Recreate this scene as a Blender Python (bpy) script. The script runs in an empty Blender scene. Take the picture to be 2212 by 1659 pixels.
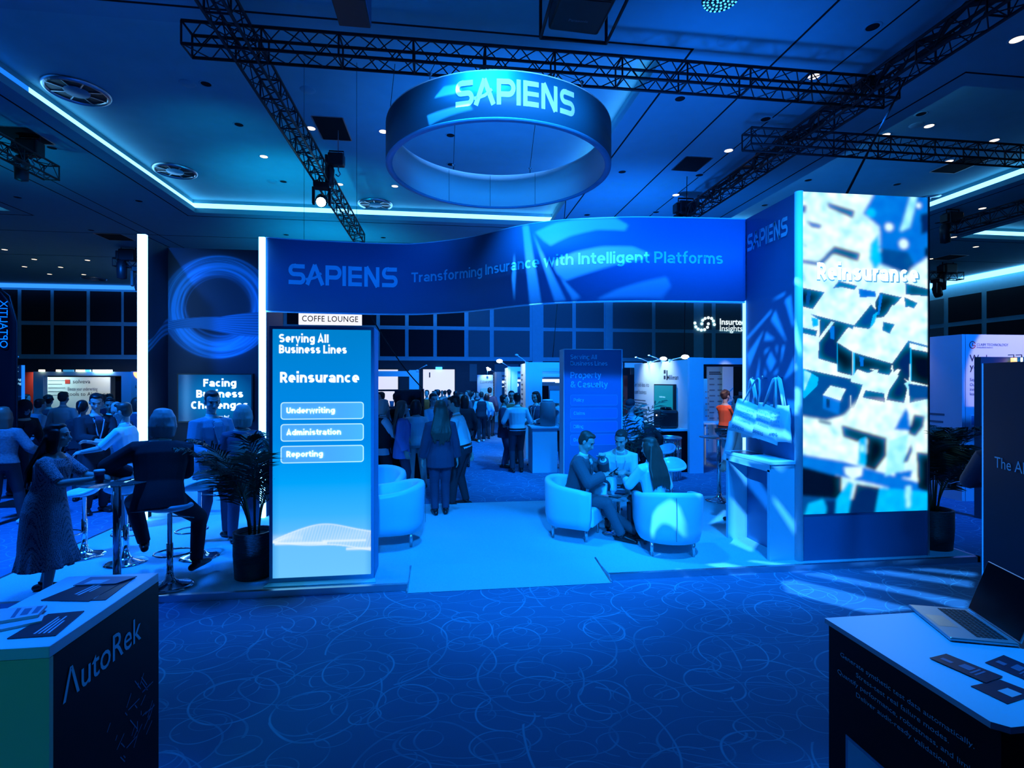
import bpy, bmesh, math, random
import numpy as np
from mathutils import Vector, Matrix, Quaternion, noise
from mathutils.geometry import delaunay_2d_cdt
random.seed(11)
PI = math.pi
scene = bpy.context.scene
COL = scene.collection

# ------------------------------------------------------------------ camera
EYE = 2.05                       # eye height above the hall floor
FPX = 1139.0                     # focal length, in pixels of the 2212-wide frame
YAW = math.atan(146.0 / FPX)     # the camera looks a little to the side of the hall axis
cam_data = bpy.data.cameras.new('camera')
cam_data.sensor_width = 36.0
cam_data.lens = FPX / 2212.0 * 36.0
cam_data.shift_y = -7.5 / 2212.0
cam_data.clip_start = 0.05
cam_data.clip_end = 200
cam = bpy.data.objects.new('camera', cam_data)
COL.objects.link(cam)
cam.location = (0, 0, EYE)
cam.rotation_euler = (PI / 2, 0, -YAW)
scene.camera = cam

# ------------------------------------------------------------------ view, world, lights
scene.view_settings.view_transform = 'Standard'
scene.view_settings.look = 'None'
scene.view_settings.exposure = 0.0
scene.view_settings.gamma = 1.0
scene.view_settings.use_curve_mapping = False
scene.cycles.use_denoising = True
scene.cycles.max_bounces = 6
scene.cycles.diffuse_bounces = 3
scene.cycles.sample_clamp_indirect = 4.0

world = bpy.data.worlds.new('hall_ambient')
scene.world = world
world.use_nodes = True
bg = world.node_tree.nodes['Background']
bg.inputs['Color'].default_value = (0.004, 0.16, 1.0, 1)
bg.inputs['Strength'].default_value = 0.014

BLUE = (0.004, 0.17, 1.0)
SKYB = (0.006, 0.26, 1.0)
TEAL = (0.0, 0.50, 1.0)


def aim(o, target):
    d = Vector(target) - o.location
    o.rotation_euler = d.to_track_quat('-Z', 'Y').to_euler()


def spot(name, loc, target, power, color, angle, blend=0.6, radius=0.12):
    l = bpy.data.lights.new(name, 'SPOT')
    l.energy = power
    l.color = color
    l.spot_size = math.radians(angle)
    l.spot_blend = blend
    l.shadow_soft_size = radius
    o = bpy.data.objects.new(name, l)
    COL.objects.link(o)
    o.location = loc
    aim(o, target)
    return o


def area(name, loc, target, power, color, sx, sy):
    l = bpy.data.lights.new(name, 'AREA')
    l.shape = 'RECTANGLE'
    l.size = sx
    l.size_y = sy
    l.energy = power
    l.color = color
    o = bpy.data.objects.new(name, l)
    COL.objects.link(o)
    o.location = loc
    aim(o, target)
    return o


# unseen washes, several added to brighten single things: over the stand, from the front, over the aisles, and up onto the ceiling
spot('stand_wash_light', (0.4, 6.4, 6.9), (0.8, 6.6, 0), 1700, SKYB, 80, 1.0, 0.25)
spot('stand_wash_light', (0.2, -3.4, 6.8), (1.0, 7.15, 0), 8500, SKYB, 23.5, 0.75, 0.25)
spot('stand_wash_light', (3.1, 3.6, 7.0), (3.3, 6.3, 0), 3000, SKYB, 36, 0.9, 0.2)
spot('stand_wash_light', (-2.9, 5.6, 6.9), (-2.9, 6.4, 0.4), 1700, BLUE, 50, 1.0, 0.25)
spot('front_wash_light', (2.4, -3.0, 6.6), (2.8, 6.4, 0.7), 1800, SKYB, 32, 0.9, 0.3)
spot('front_wash_light', (3.4, -2.6, 6.9), (2.9, 6.5, 3.65), 11500, BLUE, 25, 1.0, 0.3)
spot('front_wash_light', (1.5, -2.6, 6.2), (0.9, 6.8, 5.72), 14500, (0.07, 0.33, 1.0), 17, 1.0, 0.2)
spot('ring_inner_light', (1.0, 6.9, 4.25), (0.95, 10.3, 5.72), 330, SKYB, 70, 0.9, 0.1)
spot('fascia_glow_fill', (-0.35, 7.55, 4.9), (-0.40, 8.2, 3.9), 9, BLUE, 80, 1.0, 0.05)  # unseen spot added for the bright patch on the fascia
spot('front_wash_light', (-1.5, -2.5, 6.6), (-1.3, 8.1, 3.6), 2300, BLUE, 21, 1.0, 0.2)
spot('totem_fill', (2.45, 6.75, 3.0), (2.5, 8.65, 1.9), 34, BLUE, 80, 1.0, 0.08)  # added under the fascia to lift the dark totem front
spot('palm_fill', (5.4, 2.2, 6.6), (5.75, 5.6, 0.8), 520, SKYB, 20, 1.0, 0.2)  # unseen spot added to brighten the palm
spot('niche_fill', (-3.4, 3.6, 6.6), (-3.4, 8.8, 2.6), 1100, BLUE, 26, 0.9, 0.2)  # unseen spot added to brighten the ring-print wall
spot('counter_wash_light', (-2.2, 3.4, 7.0), (-1.80, 2.42, 1.0), 2300, BLUE, 15, 0.9, 0.2)
spot('counter_wash_light', (2.0, 3.2, 7.0), (1.90, 1.85, 1.0), 1750, SKYB, 19, 1.0, 0.2)
spot('aisle_wash_light', (6.4, 7.2, 6.6), (8.6, 9.2, 1.7), 700, BLUE, 50, 0.9, 0.2)  # added for the booth panel beside the tower
spot('ceiling_wash_light', (-5.2, 13.4, 5.2), (-5.6, 15.0, 8.4), 90, TEAL, 84, 1.0, 0.2)  # added uplight without a fixture, lifts the tray ceiling
spot('ceiling_wash_light', (-11.5, 14.0, 4.6), (-11.6, 14.8, 8.0), 150, TEAL, 100, 1.0, 0.2)  # another added uplight, brightens the soffit
spot('counter_end_fill', (-2.6, -2.6, 3.6), (-1.75, 2.2, 0.85), 170, (0.03, 0.62, 1.0), 22, 0.8, 0.2)  # unseen spot added behind the camera for the teal counter end
spot('aisle_wash_light', (3.4, 9.1, 7.0), (3.4, 12.2, 1.2), 3000, SKYB, 84, 0.9, 0.3)
spot('aisle_wash_light', (1.6, 14.5, 7.4), (1.6, 18.0, 1.0), 4200, SKYB, 90, 0.9, 0.3)
spot('aisle_wash_light', (8.6, 2.2, 7.5), (9.0, 7.9, 1.6), 3600, BLUE, 60, 0.9, 0.3)
spot('aisle_wash_light', (-6.5, 5.5, 7.4), (-5.8, 8.3, 0.6), 7000, BLUE, 70, 0.9, 0.3)
spot('aisle_wash_light', (-8.0, 12.0, 7.4), (-10.5, 19.0, 1.0), 2600, SKYB, 90, 0.9, 0.4)
spot('far_wash_light', (6.0, 22.0, 6.8), (4.5, 36.0, 3.6), 5200, BLUE, 84, 0.9, 0.5)
spot('far_wash_light', (-14.0, 22.0, 6.6), (-15.0, 36.0, 3.2), 2200, BLUE, 66, 0.9, 0.5)
spot('ceiling_wash_light', (5.6, 15.5, 3.9), (6.0, 17.5, 8.0), 1050, BLUE, 118, 1.0, 0.3)
spot('ceiling_wash_light', (1.2, 11.0, 4.4), (1.4, 13.5, 8.4), 620, BLUE, 120, 1.0, 0.3)
spot('ceiling_wash_light', (4.6, 8.4, 4.4), (5.0, 10.0, 8.0), 520, BLUE, 110, 1.0, 0.3)
spot('ceiling_wash_light', (-4.6, 16.5, 4.2), (-4.6, 18.2, 8.4), 620, TEAL, 92, 1.0, 0.3)
spot('ceiling_wash_light', (-4.5, 21.5, 4.2), (-4.5, 23.5, 8.0), 560, TEAL, 124, 1.0, 0.3)
spot('ceiling_wash_light', (12.0, 14.0, 3.9), (12.5, 17.0, 8.0), 280, (0.0, 0.22, 1.0), 126, 1.0, 0.3)
spot('ceiling_wash_light', (16.0, 25.0, 4.0), (16.0, 26.0, 8.0), 700, TEAL, 130, 1.0, 0.3)


# ------------------------------------------------------------------ surveying helpers (photo frame -> metres)
FWD = Vector((math.sin(YAW), math.cos(YAW), 0))
RGT = Vector((math.cos(YAW), -math.sin(YAW), 0))


def _ray(u, v):
    return FWD + RGT * ((u - 1106.0) / FPX) + Vector((0, 0, (822.0 - v) / FPX))


def on_z(u, v, z=0.0):
    r = _ray(u, v)
    return Vector((0, 0, EYE)) + r * ((z - EYE) / r.z)


def on_y(u, v, y):
    r = _ray(u, v)
    return Vector((0, 0, EYE)) + r * (y / r.y)


def on_x(u, v, x):
    r = _ray(u, v)
    return Vector((0, 0, EYE)) + r * (x / r.x)


# ------------------------------------------------------------------ materials
MATS = {}


def mat(name, color, rough=0.5, metal=0.0, emit=None, strength=0.0, alpha=1.0, transmission=0.0, spec=0.5):
    m = bpy.data.materials.new(name)
    m.use_nodes = True
    b = m.node_tree.nodes['Principled BSDF']
    b.inputs['Base Color'].default_value = (*color, 1)
    b.inputs['Roughness'].default_value = rough
    b.inputs['Metallic'].default_value = metal
    b.inputs['Specular IOR Level'].default_value = spec
    if emit:
        b.inputs['Emission Color'].default_value = (*emit, 1)
        b.inputs['Emission Strength'].default_value = strength
    if transmission:
        b.inputs['Transmission Weight'].default_value = transmission
    if alpha < 1:
        b.inputs['Alpha'].default_value = alpha
    MATS[name] = m
    return m


def nodes_of(m):
    nt = m.node_tree
    return nt, nt.nodes['Principled BSDF']


def fabric(name, color, scale=60.0, amount=0.25, rough=0.85, bump=0.0):
    """base colour with a fine woven mottling"""
    m = mat(name, color, rough)
    nt, b = nodes_of(m)
    tc = nt.nodes.new('ShaderNodeTexCoord')
    nz = nt.nodes.new('ShaderNodeTexNoise')
    nz.inputs['Scale'].default_value = scale
    nz.inputs['Detail'].default_value = 3
    nt.links.new(tc.outputs['Object'], nz.inputs['Vector'])
    mx = nt.nodes.new('ShaderNodeMix')
    mx.data_type = 'RGBA'
    mx.inputs[6].default_value = (*[c * (1 - amount) for c in color], 1)
    mx.inputs[7].default_value = (*[min(1, c * (1 + amount)) for c in color], 1)
    nt.links.new(nz.outputs['Fac'], mx.inputs[0])
    nt.links.new(mx.outputs[2], b.inputs['Base Color'])
    if bump:
        bp = nt.nodes.new('ShaderNodeBump')
        bp.inputs['Strength'].default_value = bump
        bp.inputs['Distance'].default_value = 0.01
        nt.links.new(nz.outputs['Fac'], bp.inputs['Height'])
        nt.links.new(bp.outputs['Normal'], b.inputs['Normal'])
    return m


def painted(name, rough=0.6, emit=0.0):
    """a printed or glowing picture stored per point in the colour layer «print»"""
    m = bpy.data.materials.new(name)
    m.use_nodes = True
    nt, b = nodes_of(m)
    at = nt.nodes.new('ShaderNodeAttribute')
    at.attribute_name = 'print'
    b.inputs['Roughness'].default_value = rough
    if emit:
        b.inputs['Base Color'].default_value = (0.01, 0.01, 0.012, 1)
        nt.links.new(at.outputs['Color'], b.inputs['Emission Color'])
        b.inputs['Emission Strength'].default_value = emit
    else:
        nt.links.new(at.outputs['Color'], b.inputs['Base Color'])
    MATS[name] = m
    return m


def srgb(r, g, b):
    return tuple(((c / 255.0) / 12.92 if c / 255.0 <= 0.04045 else ((c / 255.0 + 0.055) / 1.055) ** 2.4) for c in (r, g, b))


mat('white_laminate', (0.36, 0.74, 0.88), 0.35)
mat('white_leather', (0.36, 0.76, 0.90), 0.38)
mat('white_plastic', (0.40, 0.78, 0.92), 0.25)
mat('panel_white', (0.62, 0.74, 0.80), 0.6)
mat('panel_grey', (0.26, 0.42, 0.48), 0.6)
mat('chrome', (0.82, 0.84, 0.86), 0.12, 1.0)
mat('aluminium', (0.70, 0.72, 0.75), 0.32, 1.0)
mat('black_metal', (0.010, 0.011, 0.013), 0.45)
mat('black_plastic', (0.012, 0.012, 0.015), 0.4)
mat('truss_black', (0.008, 0.009, 0.012), 0.5)
mat('dark_void', (0.002, 0.002, 0.003), 0.9)
mat('glass', (0.85, 0.93, 0.96), 0.03, 0.0, transmission=0.9)
mat('navy_print', (0.004, 0.075, 0.15), 0.55)
mat('blue_print', (0.008, 0.17, 0.36), 0.55)
mat('mid_blue_print', (0.03, 0.40, 0.70), 0.55)
mat('pale_print', (0.40, 0.86, 0.95), 0.5)
mat('sky_print', (0.12, 0.74, 0.95), 0.5)
mat('white_print', (0.90, 0.93, 0.95), 0.5)
mat('dark_print', (0.02, 0.03, 0.05), 0.6)
mat('grey_print', (0.12, 0.16, 0.20), 0.6)
mat('black_laminate', (0.0015, 0.0025, 0.006), 0.5, spec=0.15)
mat('dim_cove_light', (0.2, 0.5, 0.9), 0.6, emit=(0.01, 0.22, 1.0), strength=0.9)
mat('far_cove_light', (0.5, 0.7, 1.0), 0.6, emit=(0.03, 0.26, 1.0), strength=1.3)
mat('teal_laminate', (0.28, 0.62, 0.42), 0.5)
mat('dark_teal_print', (0.01, 0.10, 0.16), 0.5)
mat('red_panel', (0.55, 0.03, 0.02), 0.6)
mat('led_strip', (0.9, 0.95, 1.0), 0.4, emit=(0.16, 0.50, 1.0), strength=9.0)
mat('cove_light', (0.8, 0.9, 1.0), 0.6, emit=(0.17, 0.52, 1.0), strength=3.4)
mat('edge_light', (0.3, 0.6, 1.0), 0.4, emit=(0.0, 0.19, 1.0), strength=1.0)
mat('dim_edge_light', (0.3, 0.5, 1.0), 0.4, emit=(0.01, 0.2, 1.0), strength=0.9)
mat('warm_lamp', (0.9, 0.8, 0.7), 0.4, emit=(1.0, 0.72, 0.50), strength=3.0)
mat('white_lamp', (0.9, 0.9, 0.9), 0.4, emit=(0.85, 0.95, 1.0), strength=12.0)
mat('copper_lamp', (0.9, 0.5, 0.2), 0.4, emit=(1.0, 0.38, 0.12), strength=2.5)
mat('beam_lamp', (0.9, 0.9, 0.9), 0.4, emit=(0.35, 0.75, 1.0), strength=26.0)
mat('blue_lamp', (0.5, 0.7, 1.0), 0.4, emit=(0.05, 0.40, 1.0), strength=3.0)
mat('door_glow', (0.9, 0.85, 0.8), 0.6, emit=(0.86, 0.80, 0.76), strength=0.85)
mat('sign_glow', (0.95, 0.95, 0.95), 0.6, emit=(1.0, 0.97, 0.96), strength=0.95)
mat('text_glow', (0.95, 0.95, 0.95), 0.6, emit=(0.86, 0.97, 1.0), strength=1.1)
mat('text_glow_soft', (0.6, 0.85, 1.0), 0.6, emit=(0.30, 0.75, 1.0), strength=0.8)
mat('screen_off', (0.002, 0.002, 0.004), 0.12)
mat('screen_teal', (0.02, 0.1, 0.12), 0.3, emit=(0.0, 0.20, 0.27), strength=1.0)
mat('screen_small', (0.1, 0.2, 0.3), 0.3, emit=(0.05, 0.35, 0.7), strength=0.8)
mat('cup_white', (0.85, 0.86, 0.86), 0.5)
mat('paper_dark', (0.015, 0.02, 0.05), 0.35)
mat('paper_mid', (0.08, 0.16, 0.28), 0.4)
mat('paper_light', (0.45, 0.55, 0.65), 0.5)
mat('silver_shell', (0.55, 0.58, 0.62), 0.35, 0.7)
mat('key_black', (0.02, 0.02, 0.025), 0.5)
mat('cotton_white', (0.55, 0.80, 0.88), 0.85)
mat('wood_dark', (0.05, 0.03, 0.025), 0.6)
mat('leaf_green', (0.030, 0.070, 0.045), 0.5)
mat('stem_green', (0.10, 0.13, 0.05), 0.6)
mat('soil', (0.02, 0.015, 0.01), 0.9)
mat('orange_fabric', (1.0, 0.10, 0.015), 0.85)
mat('chain_steel', (0.25, 0.27, 0.3), 0.4, 0.8)
mat('cable_black', (0.006, 0.006, 0.008), 0.6)
# ------------------------------------------------------------------ object helpers
def tag(o, label=None, cat=None, group=None, kind=None):
    if label: o['label'] = label
    if cat: o['category'] = cat
    if group: o['group'] = group
    if kind: o['kind'] = kind
    return o


def thing(name, label, cat, loc=(0, 0, 0), rotz=0.0, group=None):
    o = bpy.data.objects.new(name, None)
    o.empty_display_size = 0.1
    COL.objects.link(o)
    o.location = loc
    o.rotation_euler = (0, 0, rotz)
    return tag(o, label, cat, group, 'thing')


def link_mesh(name, me, m, parent=None, smooth=False):
    if smooth:
        me.polygons.foreach_set('use_smooth', [True] * len(me.polygons))
    o = bpy.data.objects.new(name, me)
    ms = m if isinstance(m, (list, tuple)) else [m]
    for k in ms:
        me.materials.append(MATS[k] if isinstance(k, str) else k)
    COL.objects.link(o)
    if parent is not None:
        o.parent = parent
    return o


def obj(name, bm, m, parent=None, smooth=False, label=None):
    me = bpy.data.meshes.new(name)
    bm.normal_update()
    bm.to_mesh(me)
    bm.free()
    o = link_mesh(name, me, m, parent, smooth)
    if label: o['label'] = label
    return o


def soft(o, width=0.01, seg=2, angle=40):
    md = o.modifiers.new('bevel', 'BEVEL')
    md.width = width
    md.segments = seg
    md.limit_method = 'ANGLE'
    md.angle_limit = math.radians(angle)
    return o


def struct(o):
    o['kind'] = 'structure'
    return o


def copy_tree(o, parent=None):
    c = o.copy()
    COL.objects.link(c)
    c.parent = parent
    for ch in list(o.children):
        copy_tree(ch, c)
    return c


NB = bmesh.new


def box(bm, x0, x1, y0, y1, z0, z1, mi=0):
    v = [bm.verts.new(p) for p in ((x0, y0, z0), (x1, y0, z0), (x1, y1, z0), (x0, y1, z0), (x0, y0, z1), (x1, y0, z1), (x1, y1, z1), (x0, y1, z1))]
    for f in ((0, 3, 2, 1), (4, 5, 6, 7), (0, 1, 5, 4), (1, 2, 6, 5), (2, 3, 7, 6), (3, 0, 4, 7)):
        bm.faces.new([v[i] for i in f]).material_index = mi
    return v


def bx(x0, x1, y0, y1, z0, z1):
    bm = NB()
    box(bm, x0, x1, y0, y1, z0, z1)
    return bm


def prism(bm, pts, z0, z1, mi=0):
    """upright prism over a counter-clockwise outline"""
    a = [bm.verts.new((p[0], p[1], z0)) for p in pts]
    b = [bm.verts.new((p[0], p[1], z1)) for p in pts]
    n = len(pts)
    bm.faces.new(a[::-1]).material_index = mi
    bm.faces.new(b).material_index = mi
    for i in range(n):
        j = (i + 1) % n
        bm.faces.new((a[i], a[j], b[j], b[i])).material_index = mi


def _side(d, ref=None):
    d = d.normalized()
    if ref is None or abs(ref.normalized().dot(d)) > 0.98:
        ref = Vector((0, 0, 1)) if abs(d.z) < 0.9 else Vector((1, 0, 0))
    s = d.cross(ref).normalized()
    return s, s.cross(d).normalized()


def tube(bm, pts, radii, n=8, cap='flat', side=None, mi=0):
    """swept tube; a radius may be a number or (across side, across the other way); cap: flat, round or None"""
    pts = [Vector(p) for p in pts]
    m = len(pts)
    if not isinstance(radii, (list, tuple)):
        radii = [radii] * m
    rr = [(r, r) if not isinstance(r, (list, tuple)) else r for r in radii]
    if cap == 'round':
        d0 = (pts[0] - pts[1]).normalized(); d1 = (pts[-1] - pts[-2]).normalized()
        r0, r1 = min(rr[0]), min(rr[-1])
        pre = [(pts[0] + d0 * (r0 * k), (rr[0][0] * q, rr[0][1] * q)) for k, q in ((0.92, 0.38), (0.7, 0.71), (0.38, 0.92))]
        post = [(pts[-1] + d1 * (r1 * k), (rr[-1][0] * q, rr[-1][1] * q)) for k, q in ((0.38, 0.92), (0.7, 0.71), (0.92, 0.38))]
        allp = pre + list(zip(pts, rr)) + post
        pts = [a for a, _ in allp]; rr = [b for _, b in allp]; m = len(pts)
    rings = []
    s_prev = None
    for i in range(m):
        d = (pts[min(i + 1, m - 1)] - pts[max(i - 1, 0)])
        if d.length < 1e-9: d = Vector((0, 0, 1))
        d.normalize()
        if side is not None:
            s = Vector(side) - d * Vector(side).dot(d)
            if s.length < 1e-4: s, _ = _side(d)
            s.normalize()
        elif s_prev is None:
            s, _ = _side(d)
        else:
            s = s_prev - d * s_prev.dot(d)
            if s.length < 1e-4: s, _ = _side(d)
            s.normalize()
        s_prev = s
        t = d.cross(s)
        rings.append([bm.verts.new(pts[i] + s * (rr[i][0] * math.cos(2 * PI * k / n)) + t * (rr[i][1] * math.sin(2 * PI * k / n))) for k in range(n)])
    for i in range(m - 1):
        for k in range(n):
            q = (k + 1) % n
            bm.faces.new((rings[i][k], rings[i][q], rings[i + 1][q], rings[i + 1][k])).material_index = mi
    if cap:
        bm.faces.new(rings[0][::-1]).material_index = mi
        bm.faces.new(rings[-1]).material_index = mi
    return rings


def ball(bm, c, r, rot=None, seg=12, rin=8, mi=0):
    c = Vector(c)
    r = (r, r, r) if not isinstance(r, (list, tuple)) else r
    R = rot if rot is not None else Matrix.Identity(3)
    top = bm.verts.new(c + R @ Vector((0, 0, r[2]))); bot = bm.verts.new(c + R @ Vector((0, 0, -r[2])))
    rings = []
    for i in range(1, rin):
        a = PI * i / rin
        rings.append([bm.verts.new(c + R @ Vector((r[0] * math.sin(a) * math.cos(2 * PI * k / seg), r[1] * math.sin(a) * math.sin(2 * PI * k / seg), r[2] * math.cos(a)))) for k in range(seg)])
    for k in range(seg):
        q = (k + 1) % seg
        bm.faces.new((top, rings[0][k], rings[0][q])).material_index = mi
        bm.faces.new((bot, rings[-1][q], rings[-1][k])).material_index = mi
        for i in range(len(rings) - 1):
            bm.faces.new((rings[i][k], rings[i + 1][k], rings[i + 1][q], rings[i][q])).material_index = mi


def lathe(bm, prof, c=(0, 0, 0), n=32, closed=False, mi=0):
    """turned shape: prof is (radius, z) from bottom to top"""
    c = Vector(c)
    rings = []
    for r, z in prof:
        if r < 1e-6:
            rings.append([bm.verts.new(c + Vector((0, 0, z)))])
        else:
            rings.append([bm.verts.new(c + Vector((r * math.cos(2 * PI * k / n), r * math.sin(2 * PI * k / n), z))) for k in range(n)])
    pairs = list(zip(rings[:-1], rings[1:]))
    if closed: pairs.append((rings[-1], rings[0]))
    for a, b in pairs:
        for k in range(n):
            q = (k + 1) % n
            if len(a) == 1 and len(b) == 1: continue
            if len(a) == 1: bm.faces.new((a[0], b[q], b[k])).material_index = mi
            elif len(b) == 1: bm.faces.new((a[k], a[q], b[0])).material_index = mi
            else: bm.faces.new((a[k], a[q], b[q], b[k])).material_index = mi


def ngon(bm, pts, mi=0):
    f = bm.faces.new([bm.verts.new(p) for p in pts])
    f.material_index = mi
    return f


# ------------------------------------------------------------------ lettering
def flat_map(origin, xdir, ydir, lift=0.0):
    o, x, y = Vector(origin), Vector(xdir).normalized(), Vector(ydir).normalized()
    n = x.cross(y) * lift
    return lambda px, py: o + x * px + y * py + n


def text_shape(body, size, bold=0.0, align='LEFT', spacing=1.0, line=1.0, shear=0.0):
    cu = bpy.data.curves.new('lettering', 'FONT')
    cu.body = body
    cu.size = size
    cu.offset = bold * size
    cu.align_x = align
    cu.space_character = spacing
    cu.space_line = line
    cu.shear = shear
    cu.resolution_u = 3
    o = bpy.data.objects.new('lettering', cu)
    me = o.to_mesh()
    v = [(p.co.x, p.co.y) for p in me.vertices]
    f = [tuple(p.vertices) for p in me.polygons]
    o.to_mesh_clear()
    bpy.data.objects.remove(o)
    bpy.data.curves.remove(cu)
    return v, f


def put_shape(name, shape, mapper, m, parent, slices=None, label=None):
    """lay a flat shape on a surface; slices: step in x at which faces are cut so that they follow a curve"""
    v, f = shape
    bm = NB()
    vs = [bm.verts.new((p[0], p[1], 0)) for p in v]
    for t in f:
        if len(set(t)) > 2:
            try: bm.faces.new([vs[i] for i in t])
            except ValueError: pass
    if slices:
        xs = [p[0] for p in v]
        x = math.floor(min(xs) / slices) * slices
        while x < max(xs):
            bmesh.ops.bisect_plane(bm, geom=bm.verts[:] + bm.edges[:] + bm.faces[:], plane_co=(x, 0, 0), plane_no=(1, 0, 0))
            x += slices
    for w in bm.verts:
        w.co = mapper(w.co.x, w.co.y)
    return obj(name, bm, m, parent, label=label)


def text(body, size, mapper, m, parent, bold=0.0, align='LEFT', spacing=1.0, line=1.0, slices=None, name='lettering', shear=0.0, mirror=False, width=None):
    v, f = text_shape(body, size, bold, align, spacing, line, shear)
    if width and v:
        xs = [p[0] for p in v]
        k = width / max(max(xs) - min(xs), 1e-6)
        v = [(p[0] * k, p[1]) for p in v]
    if mirror:
        v = [(-p[0], p[1]) for p in v]
    return put_shape(name, (v, f), mapper, m, parent, slices)


def stroke(v, f, pts, w):
    """a ribbon of width w along a centreline"""
    P = [Vector((p[0], p[1])) for p in pts]
    base = len(v)
    n = len(P)
    for i in range(n):
        a = (P[i] - P[max(i - 1, 0)]); b = (P[min(i + 1, n - 1)] - P[i])
        if a.length < 1e-9: a = b
        if b.length < 1e-9: b = a
        a.normalize(); b.normalize()
        t = (a + b).normalized()
        k = 1.0 / max(0.5, t.dot(a))
        nrm = Vector((-t.y, t.x)) * (w / 2 * k)
        v.append((P[i].x + nrm.x, P[i].y + nrm.y)); v.append((P[i].x - nrm.x, P[i].y - nrm.y))
    for i in range(n - 1):
        q = base + 2 * i
        f.append((q, q + 1, q + 3, q + 2))


def arc(cx, cy, r, a0, a1, n=10):
    return [(cx + r * math.cos(math.radians(a0 + (a1 - a0) * i / n)), cy + r * math.sin(math.radians(a0 + (a1 - a0) * i / n))) for i in range(n + 1)]


def wordmark():
    """the seven-letter wordmark, one unit high"""
    v, f = [], []
    w = 0.21
    h = w / 2
    def S(x):
        stroke(v, f, [(x + 0.92, 1 - h)] + [(x + 0.32, 1 - h)] + arc(x + 0.32, 0.70, 0.20, 90, 270) + [(x + 0.66, 0.5)] + arc(x + 0.66, 0.30, 0.20, 90, -90) + [(x + 0.02, h)], w)
    S(0)
    x = 1.0
    stroke(v, f, [(x + 0.06, 0), (x + 0.50, 1.0)], w * 1.05)
    stroke(v, f, [(x + 0.48, 1.0), (x + 0.94, 0)], w * 1.05)
    stroke(v, f, [(x - 0.02, 0.27), (x + 0.25, 0.30), (x + 0.5, 0.36), (x + 0.72, 0.48), (x + 0.86, 0.60)], w * 0.62)
    x = 2.1
    stroke(v, f, [(x + h, 0), (x + h, 1)], w)
    stroke(v, f, [(x + h, 1 - h), (x + 0.58, 1 - h)] + arc(x + 0.58, 0.65, 0.245, 90, -90) + [(x + h, 0.405)], w)
    x = 3.08
    stroke(v, f, [(x + h, 0), (x + h, 1)], w)
    x = 3.42
    stroke(v, f, [(x + h, 0), (x + h, 1)], w)
    for y in (h, 0.5, 1 - h):
        stroke(v, f, [(x + h, y), (x + 0.80, y)], w * (0.95 if y != 0.5 else 0.85))
    x = 4.36
    stroke(v, f, [(x + h, 0), (x + h, 1)], w)
    stroke(v, f, [(x + 0.80, 0), (x + 0.80, 1)], w)
    stroke(v, f, [(x + 0.12, 1.0), (x + 0.79, 0)], w * 1.1)
    S(5.40)
    return [(p[0] / 6.34, p[1]) for p in v], f          # x runs 0..1 so the width is free


def logo(width, height, mapper, m, parent, slices=None):
    v, f = wordmark()
    return put_shape('lettering', ([(p[0] * width, p[1] * height) for p in v], f), mapper, m, parent, slices)


# a rounded sans drawn from centrelines, for the big printed lines
def ell(cx, cy, rx, ry, a0, a1, n=14):
    return [(cx + rx * math.cos(math.radians(a0 + (a1 - a0) * i / n)), cy + ry * math.sin(math.radians(a0 + (a1 - a0) * i / n))) for i in range(n + 1)]


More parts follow.
